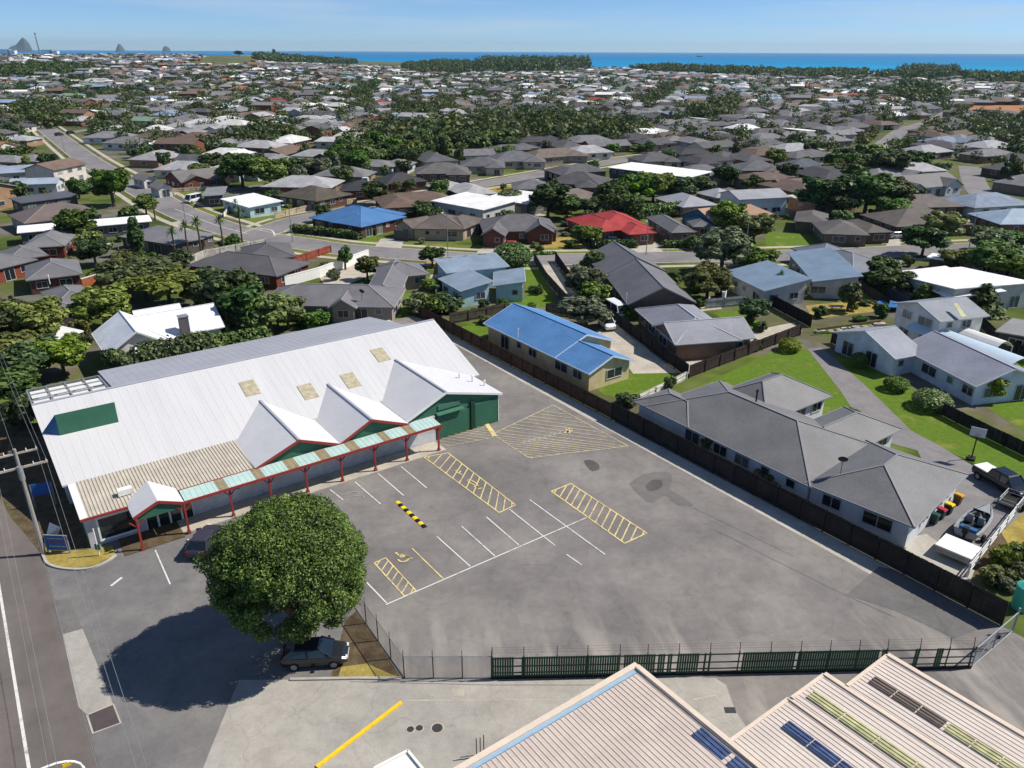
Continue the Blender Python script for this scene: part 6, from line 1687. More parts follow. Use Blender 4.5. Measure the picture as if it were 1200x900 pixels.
# curved verandah roofs of the pale grey house
cv = thing('curved_verandah', 'long curved translucent verandah roof along the back of the pale grey house', 'verandah', P(1120, 410))
va, vb = P(1060, 384, 2.7), P(1182, 430, 2.7); vd = (vb - va).normalized(); vn = Vector((-vd.y, vd.x, 0))
mbx = MB(); n = 7; arc = [(2.9 * (k / n), .75 * math.sin(math.pi * (k / n) * .62)) for k in range(n + 1)]
vsx = [p + vn * x + Vector((0, 0, z)) for p in (va, vb) for x, z in arc]
mbx.thick(vsx, [(k, k + 1, n + 2 + k, n + 1 + k) for k in range(n)], .05); part('curved_roof', mbx, mat('verandah_sheet', (188, 206, 220), .35, 1, .05), cv)
mbx = MB()
for k in range(6): mbx.tube(va.lerp(vb, k / 5) + vn * 2.8 - Vector((0, 0, 2.7)), va.lerp(vb, k / 5) + vn * 2.8 + Vector((0, 0, .55)), .06, n=6)
part('post', mbx, M['white'], cv)
wv = thing('curved_verandah', 'white arched canopy roof between the pale grey house and the two-storey house', 'verandah', P(1130, 400))
va, vb = P(1098, 386, 2.5), P(1166, 410, 2.5); vd = (vb - va).normalized(); vn = Vector((-vd.y, vd.x, 0))
arc = [(3.4 * (k / n), .9 * math.sin(math.pi * (k / n))) for k in range(n + 1)]
mbx = MB(); mbx.thick([p + vn * x + Vector((0, 0, z)) for p in (va, vb) for x, z in arc], [(k, k + 1, n + 2 + k, n + 1 + k) for k in range(n)], .05); part('curved_roof', mbx, M['white'], wv)
mbx = MB()
for k in range(4):
    for x in (.1, 3.3): mbx.tube(va.lerp(vb, k / 3) + vn * x - Vector((0, 0, 2.5)), va.lerp(vb, k / 3) + vn * x + Vector((0, 0, .1)), .06, n=6)
part('post', mbx, M['white'], wv)

ys = thing('roof_skylight', 'yellowed translucent strip in the grey roof of the two-storey house', 'skylight', P(1122, 363, 5.6))
mbx = MB(); mbx.thick([P(1117, 355.5, 6.55), P(1122, 355.5, 6.55), P(1133, 371, 5.42), P(1127, 371.5, 5.42)], [(0, 1, 2, 3)], .05); part('sheet', mbx, M['oldsky2'], ys)
# rooftop fittings: satellite dishes, flues, chimney, skylight strip
def dish(lab, px_, py_, z, s=1.0):
    p = P(px_, py_, z); t = thing('satellite_dish', lab, 'satellite dish', p)
    mbx = MB(); mbx.tube(p - Vector((0, 0, .6)), p + Vector((0, 0, .7)), .03, n=5); part('mast', mbx, M['darksteel'], t)
    mbx = MB(); c0 = p + Vector((0, 0, .8)); d = Vector((.3, .8, .5)).normalized(); mbx.tube(c0, c0 + d * .12, .12, .42 * s, 14); part('dish', mbx, M['darksteel'], t)
dish('dark satellite dish on the long grey roof', 986, 549, 3.9)
dish('satellite dish on the grey house behind the shop', 424, 348, 3.6)
def flue(lab, px_, py_, z, h, m='dark', r_=.09):
    p = P(px_, py_, z); t = thing('flue_pipe', lab, 'flue', p); mbx = MB(); mbx.tube(p - Vector((0, 0, .4)), p + Vector((0, 0, h)), r_, n=8); part('pipe', mbx, M[m], t)
    mbx = MB(); mbx.tube(p + Vector((0, 0, h)), p + Vector((0, 0, h + .2)), r_ * 1.8, r_ * .9, 8); part('cowl', mbx, M[m], t)
flue('black flue pipe on the ridge of the long grey house', 886, 470, 4.4, 1.1); flue('white vent pipe on the blue roof', 607, 392, 3.6, .7, 'white', .05)
flue('white vent pipe on the left grey hip roof', 58, 330, 3.2, .9, 'white', .08); flue('thin aerial mast on the dark gabled house roof', 734, 352, 3.2, 1.0, 'white', .04)
ch = thing('chimney', 'dark brick chimney of the white villa', 'chimney', P(217, 386, 3.6)); o = P(217, 388, 3.4); mbx = MB(); mbx.box(o + Vector((0, 0, .9)), (1.1, 1.0, 2.2), None, (AX, BX)); part('stack', mbx, mat('dark_chimney', (98, 92, 96), .9, 2, .15), ch)
mbx = MB(); mbx.box(o + Vector((0, 0, 2.05)), (1.25, 1.15, .14), None, (AX, BX)); part('cap', mbx, M['steel'], ch)
ac = thing('rooftop_unit', 'white rooftop unit on the near-black hip roof', 'rooftop unit', P(428, 210, 3.9)); o = P(428, 210, 3.9); mbx = MB(); mbx.box(o, (1.6, 1.2, .9)); part('casing', mbx, M['white'], ac)
mbx = MB(); mbx.box(o + Vector((0, -.62, 0)), (1.2, .06, .6)); part('grille', mbx, M['steel'], ac)

# ------------------------------------------------------------------ poles, wires, signs
pp = thing('power_pole', 'concrete power pole with two crossarms at the street corner of the shop', 'power pole', P(52, 650))
pb_ = P(52, 650); ptop = Vector((pb_.x, pb_.y, 9.4)) + BX * .3
mbx = MB(); mbx.tube(pb_, ptop, .17, .12, 10); part('pole', mbx, mat('pole_concrete', (146, 142, 136), .9, 1, .12), pp)
arms = []
for z, hw, th_ in ((9.0, 1.45, .11), (7.8, 1.9, .13)):
    c0 = pb_.lerp(ptop, z / 9.4); mbx = MB(); a_, b_ = c0 - AX * hw, c0 + AX * hw; mbx.beam(a_, b_, th_, th_ * 1.2); part('crossarm', mbx, M['pale'], pp); arms.append((a_, b_))
    for s in (-.95, -.5, .5, .95):
        q = c0 + AX * hw * s; mbx = MB(); mbx.tube(q + Vector((0, 0, .05)), q + Vector((0, 0, .28)), .05, .03, 6); part('insulator', mbx, M['white'], pp)
mbx = MB(); mbx.tube(pb_.lerp(ptop, .74) + BX * -.35, pb_.lerp(ptop, .86) + BX * -.35, .2, n=8); part('transformer', mbx, M['steel'], pp)
wires = thing('power_lines', 'power lines running along the street from the crossarms of the pole', 'power lines', pb_ + Vector((0, 0, 8)))
for i, (a_, b_) in enumerate(arms):
    for s in ((.02, .98) if i == 0 else (.02, .5, .98)):
        p = a_.lerp(b_, s) + Vector((0, 0, .3))
        for far in (BX * -48, BX * 55 - AX * 1.5):
            q = p + far; pts = [p.lerp(q, k / 12) - Vector((0, 0, 1.1 * 4 * (k / 12) * (1 - k / 12))) for k in range(13)]
            mbx = MB(); mbx.path(pts, .013, 4); part('wire', mbx, M['steel'], wires)
# second pole of the line, out beyond the left edge of the picture
def signboard(lab, a, b, h0, h1, m, frame=True):
    t = thing('sign_board', lab, 'sign', a); d = (b - a).normalized(); mbx = MB()
    mbx.beam(a.lerp(b, .5) * 1 - d * (b - a).length / 2 + Vector((0, 0, (h0 + h1) / 2)), b + Vector((0, 0, (h0 + h1) / 2)), .08, h1 - h0); bo = part('panel', mbx, m, t)
    for p in (a, b):
        mbx = MB(); mbx.tube(p, p + Vector((0, 0, h1)), .06, n=6); part('post', mbx, M['steel'], t)
    return t, d
M['signblue'] = mat('sign_blue', (36, 92, 158), .5, 2, .08)
sa, sb = P(57, 648), P(83, 649)
sgb, d_ = signboard('blue sign board with red lettering standing on the grassy corner', sa, sb, .35, 1.75, M['signblue'])
nrm = Vector((d_.y, -d_.x, 0))
mbx = MB()
for z in (.35, 1.75): mbx.beam(sa + nrm * .05 + Vector((0, 0, z)), sb + nrm * .05 + Vector((0, 0, z)), .05, .07)
part('frame', mbx, M['oldsky'], sgb)
# worn red and pale words on it are too small to read: lines of short strokes
rnd = random.Random(9)
for row, (z, m) in enumerate(((1.45, 'frame'), (1.05, 'red'), (.72, 'frame'))):
    mbx = MB(); x = .28
    while x < (sb - sa).length - .25:
        wd = rnd.uniform(.06, .12); mbx.beam(sa + d_ * x + nrm * .055 + Vector((0, 0, z)), sa + d_ * (x + wd) + nrm * .055 + Vector((0, 0, z)), .012, .16 if row == 1 else .08); x += wd + .06
    part('lettering', mbx, M[m], sgb)
signboard('blue panel sign on the street wall beside the shop corner', P(42, 595), P(66, 591), 1.2, 2.3, M['signblue'])
rp = thing('notice_board', 'tilted white board leaning beside the pole at the shop corner', 'board', P(62, 630))
mbx = MB(); mbx.thick([P(54, 628, .1), P(66, 628, .1), P(71, 618, 1.5), P(58, 612, 1.5)], [(0, 1, 2, 3)], .06); part('panel', mbx, M['white'], rp)
mbx = MB(); mbx.tube(P(66, 628), P(66, 618, 1.4), .03, n=5); part('prop', mbx, M['steel'], rp)
fs_ = thing('corner_sign', 'slim white and green post sign by the shop window', 'sign', P(117, 652))
o = P(117, 652); mbx = MB(); mbx.tube(o, o + Vector((0, 0, 2.6)), .05, n=6); part('post', mbx, M['white'], fs_); mbx = MB(); mbx.box(o + Vector((0, 0, .9)), (.4, .08, .5)); part('plate', mbx, M['green'], fs_)

def lamp_post(lab, px_, py_, h, d, reach=1.6, m='steel', thick=.07, z0=0):
    o = PG(px_, py_); t = thing('street_lamp', lab, 'street lamp', o)
    mbx = MB(); mbx.tube(o, o + Vector((0, 0, h - .8)), thick * 1.3, thick, 7); part('pole', mbx, M[m], t)
    d = Vector(d).normalized(); pts = [o + Vector((0, 0, h - .8)) + d * (reach * (1 - math.cos(k * .2618))) + Vector((0, 0, .8 * math.sin(k * .2618))) for k in range(7)]
    mbx = MB(); mbx.path(pts, thick * .7, 6); part('arm', mbx, M[m], t)
    mbx = MB(); mbx.box(pts[-1] + d * .3, (.6, .28, .16), None, (d, Vector((-d.y, d.x, 0)))); part('lamp_head', mbx, M['frame'], t)
for (x, y, h, lab) in ((343, 284, 8, 'street lamp at the intersection below the bright blue corner roof'), (525, 302, 9, 'street lamp in front of the brown tiled roof'), (757, 299, 7, 'street lamp by the driveway of the red-roofed house'),
                       (873, 297, 7.5, 'street lamp on the verge by the roadside lawn'), (1135, 292, 7.5, 'street lamp in front of the right-hand brown hip roof'), (218, 262, 7, 'street lamp on the grassy street corner'), (76, 178, 8, 'street lamp beside the upper left street'),
                       (145, 322, 6, 'thin lamp pole behind the olive trees')):
    lamp_post(lab, x, y, h, (-.4, -1, 0))
# lamp standing on the footpath at the bottom left, its long arm out over the road
o = P(97, 899, 7.0); o.z = 0; lp = thing('street_lamp', 'curved white street lamp arm reaching over the road at the bottom left corner', 'street lamp', o)
mbx = MB(); mbx.tube(o, o + Vector((0, 0, 7.0)), .12, .08, 8); part('pole', mbx, M['white'], lp)
pts = [o + Vector((0, 0, 7.0)) - AX * (1.3 * (1 - math.cos(k * .314))) + Vector((0, 0, .9 * math.sin(k * .314))) for k in range(6)]; pts += [pts[-1] - AX * 1.5, pts[-1] - AX * 3.4 - Vector((0, 0, .1))]
mbx = MB(); mbx.path(pts, .055, 7); part('arm', mbx, M['white'], lp)
mbx = MB(); mbx.box(pts[-1] - AX * .3, (.7, .3, .18), None, (AX, BX)); part('lamp_head', mbx, M['frame'], lp)
mbx = MB(); mbx.box(pts[3] - Vector((0, 0, .16)), (.34, .12, .2), None, (AX, BX)); part('number_tag', mbx, M['kerbyellow'], lp)

# ------------------------------------------------------------------ the far suburb
def in_poly(x, y, poly):
    c = False; j = len(poly) - 1
    for i in range(len(poly)):
        (xi, yi), (xj, yj) = poly[i], poly[j]
        if (yi > y) != (yj > y) and x < (xj - xi) * (y - yi) / (yj - yi) + xi: c = not c
        j = i
    return c
BELTS = [  # (outline in the photograph, trees per hectare-like weight, height, radius)
 ([(385, 202), (395, 182), (440, 164), (520, 150), (600, 141), (680, 141), (745, 150), (765, 160), (735, 168), (660, 170), (600, 174), (540, 186), (480, 196), (440, 200)], 8, 5.2),
 ([(556, 86), (570, 72), (600, 67), (655, 66), (690, 74), (690, 83), (640, 86)], 22, 7.5),
 ([(1015, 92), (1050, 83), (1085, 80), (1120, 83), (1130, 91), (1100, 95), (1050, 95)], 13, 6),
 ([(735, 81), (780, 79), (840, 82), (900, 84), (905, 89), (850, 89), (770, 86)], 11, 6),
 ([(296, 68), (320, 59), (360, 62), (410, 70), (420, 76), (360, 76), (310, 74)], 12, 8),
 ([(1128, 150), (1160, 138), (1200, 142), (1230, 170), (1230, 196), (1180, 184), (1145, 168)], 6, 4.5),
 ([(0, 84), (60, 78), (110, 80), (90, 88), (0, 94)], 8, 6),
 ([(15, 138), (50, 126), (80, 130), (90, 146), (60, 152), (20, 150)], 8, 5.5),
 ([(1040, 112), (1060, 100), (1105, 106), (1105, 122), (1070, 126)], 9, 6),
 ([(800, 132), (840, 124), (860, 130), (850, 142), (815, 144)], 8, 5),
 ([(470, 78), (520, 70), (560, 74), (556, 86), (480, 88)], 10, 7),
 ([(900, 84), (1015, 84), (1015, 92), (910, 93)], 9, 6), ([(1130, 90), (1240, 94), (1240, 102), (1135, 98)], 10, 6),
 ([(960, 200), (1010, 190), (1060, 194), (1060, 212), (970, 214)], 7, 5),
 ([(265, 166), (320, 158), (350, 164), (320, 172), (280, 174)], 7, 5), ([(460, 134), (510, 126), (540, 130), (510, 138), (470, 140)], 7, 5),
]
OPEN = [([(692, 152), (700, 144), (748, 137), (760, 142), (720, 152)], 'lawn'), ([(220, 76), (240, 66), (300, 65), (318, 72), (270, 78)], 'drygrass'),
        ([(1128, 134), (1140, 124), (1215, 124), (1225, 136), (1180, 138)], 'earth'), ([(880, 84), (960, 84), (1016, 86), (1016, 88), (900, 88)], 'drygrass')]
M['earth'] = mat('orange_earth', (158, 112, 74), .95, .2, .25)
for pts, m in OPEN:
    q = [PG(*p) for p in pts]; mbx = MB(); mbx.poly([p + Vector((0, 0, .35)) for p in q])
    tag(link('field', mbx.mesh('field', mat=M[m])), kind='structure')

HOUSE_PTS = []
for o_ in list(col.objects):
    if o_.get('category') in ('house', 'building', 'carport', 'shed', 'garage') and o_.location.y > 60: HOUSE_PTS.append((o_.location.x, o_.location.y))
HP = np.array(HOUSE_PTS)
def on_road(x, y, d):
    for k_, rp_ in enumerate(ROADPTS):
        if np.min(np.hypot(rp_[:, 0] - x, rp_[:, 1] - y)) < d + (5.5 if k_ == 0 and x < -20 and d > 5 else 0): return True
    return False
ROADPTS = [np.concatenate([r_ + (np.roll(r_, -1, 0) - r_) * f_ for f_ in (0, .25, .5, .75)])[:-4] for r_ in ROADPTS]

MIDOPEN = [[(896, 268), (990, 278), (1012, 294), (890, 294)], [(205, 224), (240, 220), (330, 248), (330, 260), (280, 262), (230, 250)], [(680, 225), (712, 216), (745, 222), (745, 240), (690, 240)], [(690, 196), (830, 200), (830, 238), (715, 240)], [(540, 220), (640, 214), (660, 226), (560, 236)]]
def in_house(x, y, mgn):
    p = Vector((x, y, 0))
    for f in ALLW:
        d = p - f[0]; a_, b_ = d.dot(f[1]), d.dot(f[2])
        if -mgn < a_ < f[3] + mgn and -mgn < b_ < f[4] + mgn: return True
    return False
rnd = random.Random(21)
cands = []
def zone(x0, x1, y0, y1, ang, lu, lv, keep):
    c, s = math.cos(ang), math.sin(ang); n = int(max(x1 - x0, y1 - y0) * 1.5)
    for i in range(int(-n // lu) - 1, int(n // lu) + 2):
        for j in range(int(-n // lv) - 1, int(n // lv) + 2):
            uu = i * lu + rnd.uniform(-2.5, 2.5); vv = j * lv + rnd.uniform(-3, 3)
            if i % 11 == 0 or j % 9 == 7: continue      # side streets
            x = (x0 + x1) / 2 + c * uu - s * vv; y = (y0 + y1) / 2 + s * uu + c * vv
            if not (x0 <= x < x1 and y0 <= y < y1) or rnd.random() > keep: continue
            cands.append((x, y, ang + (math.pi / 2 if rnd.random() < .3 else 0) + rnd.uniform(-.12, .12)))
zone(-420, -40, 205, 520, R(-12), 20, 21, .86); zone(-40, 420, 205, 520, R(22), 19.5, 19.5, .97)
zone(-700, 0, 520, 1000, R(8), 19, 21, .92); zone(0, 700, 520, 1000, R(-14), 19, 20, .95)
zone(-1100, 50, 1000, 1900, R(-5), 20, 24, .85); zone(50, 1100, 1000, 1800, R(12), 20, 24, .88)
houses_far = []
for _ in range(9000):                       # fill what the street grid leaves empty
    y = rnd.uniform(195, 620); x = rnd.uniform(-.66, .66) * (y + 10); cands.append((x, y, R(22 if x > -40 else -12) + rnd.choice((0, 0, math.pi / 2)) + rnd.uniform(-.15, .15)))
GRID = {}
def crowded(x, y, d):
    i, j = int(x // 20), int(y // 20)
    return any(math.hypot(x - q[0], y - q[1]) < d for a_ in (-1, 0, 1) for b_ in (-1, 0, 1) for q in GRID.get((i + a_, j + b_), ()))
for x, y, a in cands:
    z = ground_z(x, y); px_, py_ = proj((x, y, z))
    if not (-40 < px_ < 1240): continue
    if y > coast_y(x / y) - 60: continue
    if len(HP) and np.min(np.hypot(HP[:, 0] - x, HP[:, 1] - y)) < 15: continue
    if on_road(x, y, 11): continue
    if any(in_poly(px_, py_, b[0]) for b in BELTS) or any(in_poly(px_, py_, b[0]) for b in OPEN): continue
    if py_ > 258 and 2 < px_ < 1198: continue
    if py_ > 190 and in_house(x, y, 7.5): continue
    if any(in_poly(px_, py_, q) for q in MIDOPEN): continue
    if crowded(x, y, 16.6 if x > 0 else 17.5): continue
    GRID.setdefault((int(x // 20), int(y // 20)), []).append((x, y))
    houses_far.append((x, y, z, a, px_, py_))
houses_far.sort(key=lambda h: math.hypot(h[0], h[1]))

WALLS = [C(196, 190, 178), C(150, 120, 96), C(118, 76, 60), C(206, 206, 204), C(172, 176, 178), C(128, 118, 108), C(96, 84, 78)]
PAL_L = [('white', C(194, 194, 192), .09), ('pale grey', C(156, 156, 158), .15), ('mid grey', C(120, 120, 122), .27), ('brown', C(108, 92, 82), .14), ('dark grey', C(84, 84, 88), .22), ('red', C(138, 68, 60), .014), ('terracotta', C(152, 108, 86), .016), ('green', C(112, 136, 116), .03), ('blue-grey', C(128, 146, 168), .05)]
PAL_R = [('dark grey', C(92, 91, 94), .36), ('mid grey', C(118, 117, 120), .26), ('charcoal', C(70, 69, 73), .1), ('brown', C(104, 90, 82), .1), ('white', C(220, 220, 220), .05), ('pale grey', C(158, 158, 162), .09), ('blue-grey', C(122, 134, 150), .04)]
def pick(pal):
    q = rnd.random() * sum(p[2] for p in pal)
    for p in pal:
        q -= p[2]
        if q <= 0: return p
    return pal[-1]
def proto(wings):
    rf, wl_ = MB(), MB()
    for i, (x0, y0, x1, y1, kind, ze, pitch, ax_) in enumerate(wings):
        vs_, fs, rc, (o, u, v, ln, W_, h) = roof_geo(Vector((x0, y0, 0)), Vector((1, 0, 0)), Vector((0, 1, 0)), x1 - x0, y1 - y0, ze + .012 * i, kind, pitch, ax_)
        rf.thick(vs_, fs, .18)
        X = lambda x, y, z: o + u * x + v * y + Vector((0, 0, z)); q = .5; zt = ze - .19
        if kind == 'gable':
            zi = lambda y: zt + h * (1 - abs(2 * y / W_ - 1)); pr = [(q, 0), (W_ - q, 0), (W_ - q, zi(q)), (W_ / 2, zi(W_ / 2)), (q, zi(q))]
        else: pr = [(q, 0), (W_ - q, 0), (W_ - q, zt + (h if kind == 'mono' else .15)), (q, zt + (0 if kind == 'mono' else .15))]
        n = len(pr); wl_.poly([X(q, y, z) for y, z in pr] + [X(ln - q, y, z) for y, z in pr], None, [list(range(n))[::-1], list(range(n, 2 * n))] + [(k, (k + 1) % n, n + (k + 1) % n, n + k) for k in range(n)])
    return rf, wl_
PW = [[(-8, -5.5, 8, 5.5, 'hip', 2.6, 22, 'u')], [(-8, -5, 8, 4, 'hip', 2.6, 22, 'u'), (-8, -9, 0, 2, 'hip', 2.6, 22, 'v')], [(-7.5, -4.5, 7.5, 4.5, 'gable', 2.6, 22, 'u')],
      [(-8, -5, 8, 4.5, 'hip', 2.6, 22, 'u'), (1, -8, 8, 2, 'gable', 2.6, 24, 'v')], [(-9, -4, 5, 5, 'hip', 2.6, 20, 'u'), (0, -1, 9, 8, 'hip', 2.6, 20, 'v')], [(-7, -5, 7, 5, 'mono', 2.7, 4, 'u')],
      [(-6.5, -4.5, 6.5, 4.5, 'gable', 5.0, 20, 'u')]]
PROTO = []
wm_ = MB(); wm_.box((0, -.03, 0), (1.7, .07, 1.2), M['frame']); wm_.box((0, -.055, 0), (1.5, .06, 1.0), M['glass']); FARWIN = wm_.mesh('window')
for wgs in PW:
    rf, wl_ = proto(wgs)
    spots = []
    for (x0, y0, x1, y1, kind, ze, pitch, ax_) in wgs:
        for k in range(3):
            for lev in range(2 if ze > 4 else 1): spots.append((x0 + (x1 - x0) * (.22 + .28 * k), y0 + .47, 1.5 + 2.5 * lev, 0.0))
        spots.append((x1 - .47, (y0 + y1) / 2, 1.5, R(90))); spots.append((x0 + .47, (y0 + y1) / 2, 1.5, R(-90)))
    PROTO.append((rf.mesh('roof', mat=M['tile']), wl_.mesh('wall', mat=M['wall']), spots, rf, wl_))
N_IND = 238
FORM = ['hip', 'L-shaped hip', 'gable', 'hip-and-gable', 'double hip', 'low mono-pitch', 'two-storey gable']
stuff_v = {}
def zone_phrase(px_, py_):
    side = 'on the left side' if px_ < 400 else ('in the middle' if px_ < 760 else 'on the right side')
    return side
LANDMARKS = [(720, 265, 'the red roof'), (287, 235, 'the white corner house'), (765, 198, 'the long white building'), (420, 250, 'the bright blue corner roof'), (430, 218, 'the black roofs'),
 (1000, 235, 'the dark shelter trees'), (235, 208, 'the long brick house'), (75, 170, 'the upper left street'), (1140, 215, 'the narrow right-hand lane'), (1168, 252, 'the light blue hip roof'),
 (1080, 145, 'the curving far street'), (600, 160, 'the long tree belt'), (1170, 130, 'the orange earth bank'), (725, 146, 'the green field'), (625, 74, 'the coastal pines'), (322, 66, 'the tall horizon tree'),
 (895, 230, 'the pale gable house'), (560, 235, 'the white flat roofs'), (40, 205, 'the blue-grey villas'), (860, 190, 'the grey fence wall'), (930, 140, 'the middle of the suburb'), (300, 165, 'the small tree clump')]
ORD = ['nearest', 'second nearest', 'third nearest', 'fourth nearest', 'fifth nearest', 'sixth nearest', 'seventh nearest', 'eighth nearest', 'ninth nearest', 'tenth nearest', 'eleventh nearest', 'twelfth nearest',
       'thirteenth nearest', 'fourteenth nearest', 'fifteenth nearest', 'sixteenth nearest', 'seventeenth nearest', 'eighteenth nearest', 'nineteenth nearest', 'twentieth nearest', 'twenty-first nearest', 'twenty-second nearest', 'twenty-third nearest', 'twenty-fourth nearest', 'twenty-fifth nearest']
PENDING = []
def place_later(o, desc, px_, py_):
    lx, ly, nm = min(LANDMARKS, key=lambda q: math.hypot((q[0] - px_), (q[1] - py_) * 2.2))
    dx, dy = px_ - lx, (ly - py_) * 2.2
    rel = ('right of' if dx > 0 else 'left of') if abs(dx) > abs(dy) else ('beyond' if dy > 0 else 'in front of')
    PENDING.append((desc, rel, nm, math.hypot(dx, dy), o))
def place_labels():
    cnt = {}
    for desc, rel, nm, dist, o in sorted(PENDING, key=lambda q: q[3]):
        k = cnt.get((desc, rel, nm), 0); cnt[(desc, rel, nm)] = k + 1
        o['label'] = f'{ORD[min(k, 24)]} {desc} {rel} {nm}'
for i, (x, y, z, a, px_, py_) in enumerate(houses_far):
    right = px_ > 470 + 0.6 * (py_ - 90) if py_ < 215 else px_ > 600
    pal = PAL_R if (right and py_ > 128 and px_ > 560) else PAL_L
    cn, rc_, _ = pick(pal); k = rnd.choices(range(7), [4, 4, 2, 3, 4, .6 if pal is PAL_R else 1.6, .4 if pal is PAL_R else 1.2])[0]
    if k == 5: cn, rc_ = ('white', C(222, 222, 220)) if rnd.random() < .6 else ('pale grey', C(168, 168, 168))
    s = rnd.uniform(1.02, 1.28); sh_ = rnd.uniform(.85, 1.12); rc_ = (rc_[0] * sh_, rc_[1] * sh_, rc_[2] * sh_, 1)
    wc_ = rnd.choice(WALLS)
    if i < N_IND:
        t = thing('suburb_house', None, 'house', (x, y, z), f'{cn} roofed houses of the far suburb', rot=a)
        place_later(t, f'{cn} {FORM[k]} roofed house', px_, py_)
        t.scale = (s, s, 1)
        rfm, wlm, spots = PROTO[k][:3]
        link('roof', rfm, (0, 0, 0), t, color=rc_); link('wall', wlm, (0, 0, 0), t, color=wc_)
        for (wx, wy, wz, wr) in spots:
            # only the sides that can be seen from the camera's half
            nx, ny = math.sin(wr + a), -math.cos(wr + a)
            if nx * -x + ny * -y > 0 and y < 430: link('window', FARWIN, (wx, wy, wz), t, rot=wr)
    else:
        key = cn; rf, wl_ = PROTO[k][3:5]; c_, s_ = math.cos(a) * s, math.sin(a) * s
        for src, mk in ((rf, ('r', cn)), (wl_, ('w', WALLS.index(wc_)))):
            d = stuff_v.setdefault(mk, ([], [], rc_ if mk[0] == 'r' else wc_)); b0 = len(d[0])
            d[0].extend((x + c_ * p[0] - s_ * p[1], y + s_ * p[0] + c_ * p[1], z + p[2]) for p in src.v); d[1].extend([b0 + q for q in f] for f in src.f)
mbx = MB()
for mk, (v_, f_, c_) in stuff_v.items():
    m = mat('distant_%s_%s' % (mk[0], str(mk[1]).replace(' ', '_')), (128, 128, 128), .8, .06, .16)
    bs_ = m.node_tree.nodes['Principled BSDF']; mxn = bs_.inputs['Base Color'].links[0].from_node
    for nd in m.node_tree.nodes:
        if nd.type == 'MIX' and not nd.inputs[6].is_linked: nd.inputs[6].default_value = c_
    mbx.poly(v_, m, f_)
tag(link('distant_houses', mbx.mesh('distant_houses')), kind='stuff')

# far trees: the nearest ones singly, the rest as one object
rnd = random.Random(5)
pts = []
for poly, h_, r_ in BELTS:
    q = [PG(*p) for p in poly]; xs, ys = [p.x for p in q], [p.y for p in q]
    area = abs(sum(q[k].x * q[(k + 1) % len(q)].y - q[(k + 1) % len(q)].x * q[k].y for k in range(len(q)))) / 2
    n = min(420, int(area / (r_ * r_ * 2.1)))
    c_ = 0
    while c_ < n:
        x, y = rnd.uniform(min(xs), max(xs)), rnd.uniform(min(ys), max(ys)); c_ += .35
        pp_ = proj((x, y, ground_z(x, y)))
        if in_poly(pp_[0], pp_[1], poly): pts.append((x, y, h_ * rnd.uniform(.7, 1.2), r_ * rnd.uniform(.75, 1.25), 1)); c_ += .65
HF_ = np.array([(h[0], h[1]) for h in houses_far])
for y0, y1, n in ((205, 330, 520), (330, 480, 1100), (480, 750, 2300), (750, 1150, 2600), (1150, 1900, 2300)):
    for _ in range(n):
        y = rnd.uniform(y0, y1); x = rnd.uniform(-.66, .66) * (y + 10)
        z = ground_z(x, y); px_, py_ = proj((x, y, z))
        if y > coast_y(x / y) - 20: continue
        if py_ > 250 and 8 < px_ < 1192: continue
        if py_ > 185 and (in_house(x, y, 2.0) or any(in_poly(px_, py_, q) for q in MIDOPEN)): continue
        if px_ > 600 and py_ > 130 and rnd.random() < .35: continue
        if np.min(np.hypot(HF_[:, 0] - x, HF_[:, 1] - y)) < 7.6 or np.min(np.hypot(HP[:, 0] - x, HP[:, 1] - y)) < 14 or on_road(x, y, 6.5): continue
        if any(in_poly(px_, py_, b[0]) for b in OPEN): continue
        pts.append((x, y, rnd.uniform(3.0, 7.5), rnd.uniform(1.8, 4.4), 0))
pts.sort(key=lambda p: math.hypot(p[0], p[1]))
far_v, far_s = [], []
rgn = np.random.default_rng(3); ni = 0
DESC = {'leaf_dark': 'dark green', 'leaf': 'mid-green', 'leaf_olive': 'olive-brown', 'leaf_yellow': 'yellow-green', 'leaf_grey': 'grey-green'}
for (x, y, h_, r_, belt) in pts:
    z = ground_z(x, y)
    m = rnd.choices(list(DESC), [5, 4, 1.2, 1.0, .8] if not belt else [4, 4, .8, 1, .5])[0]
    if ni < 185:
        px_, py_ = proj((x, y, z))
        t = thing('tree', None, 'tree', (x, y, z), f'{DESC[m]} trees of the far suburb', rot=rnd.uniform(0, 6.28))
        place_later(t, f'small {DESC[m]} tree' if r_ < 4 else f'broad {DESC[m]} tree', px_, py_)
        link('crown', crown('far' if y > 330 else 'shrub', ni % 3, m), (0, 0, h_ * .56), t, scale=(r_, r_, h_ * .5)); link('trunk', TRUNK[ni % 3], (0, 0, 0), t, scale=(h_ * .8, h_ * .8, h_ * .8)); ni += 1
    else:
        far_v.append((x, y, z + h_ * .5, r_, h_ * .5)); 
FV = np.array(far_v)
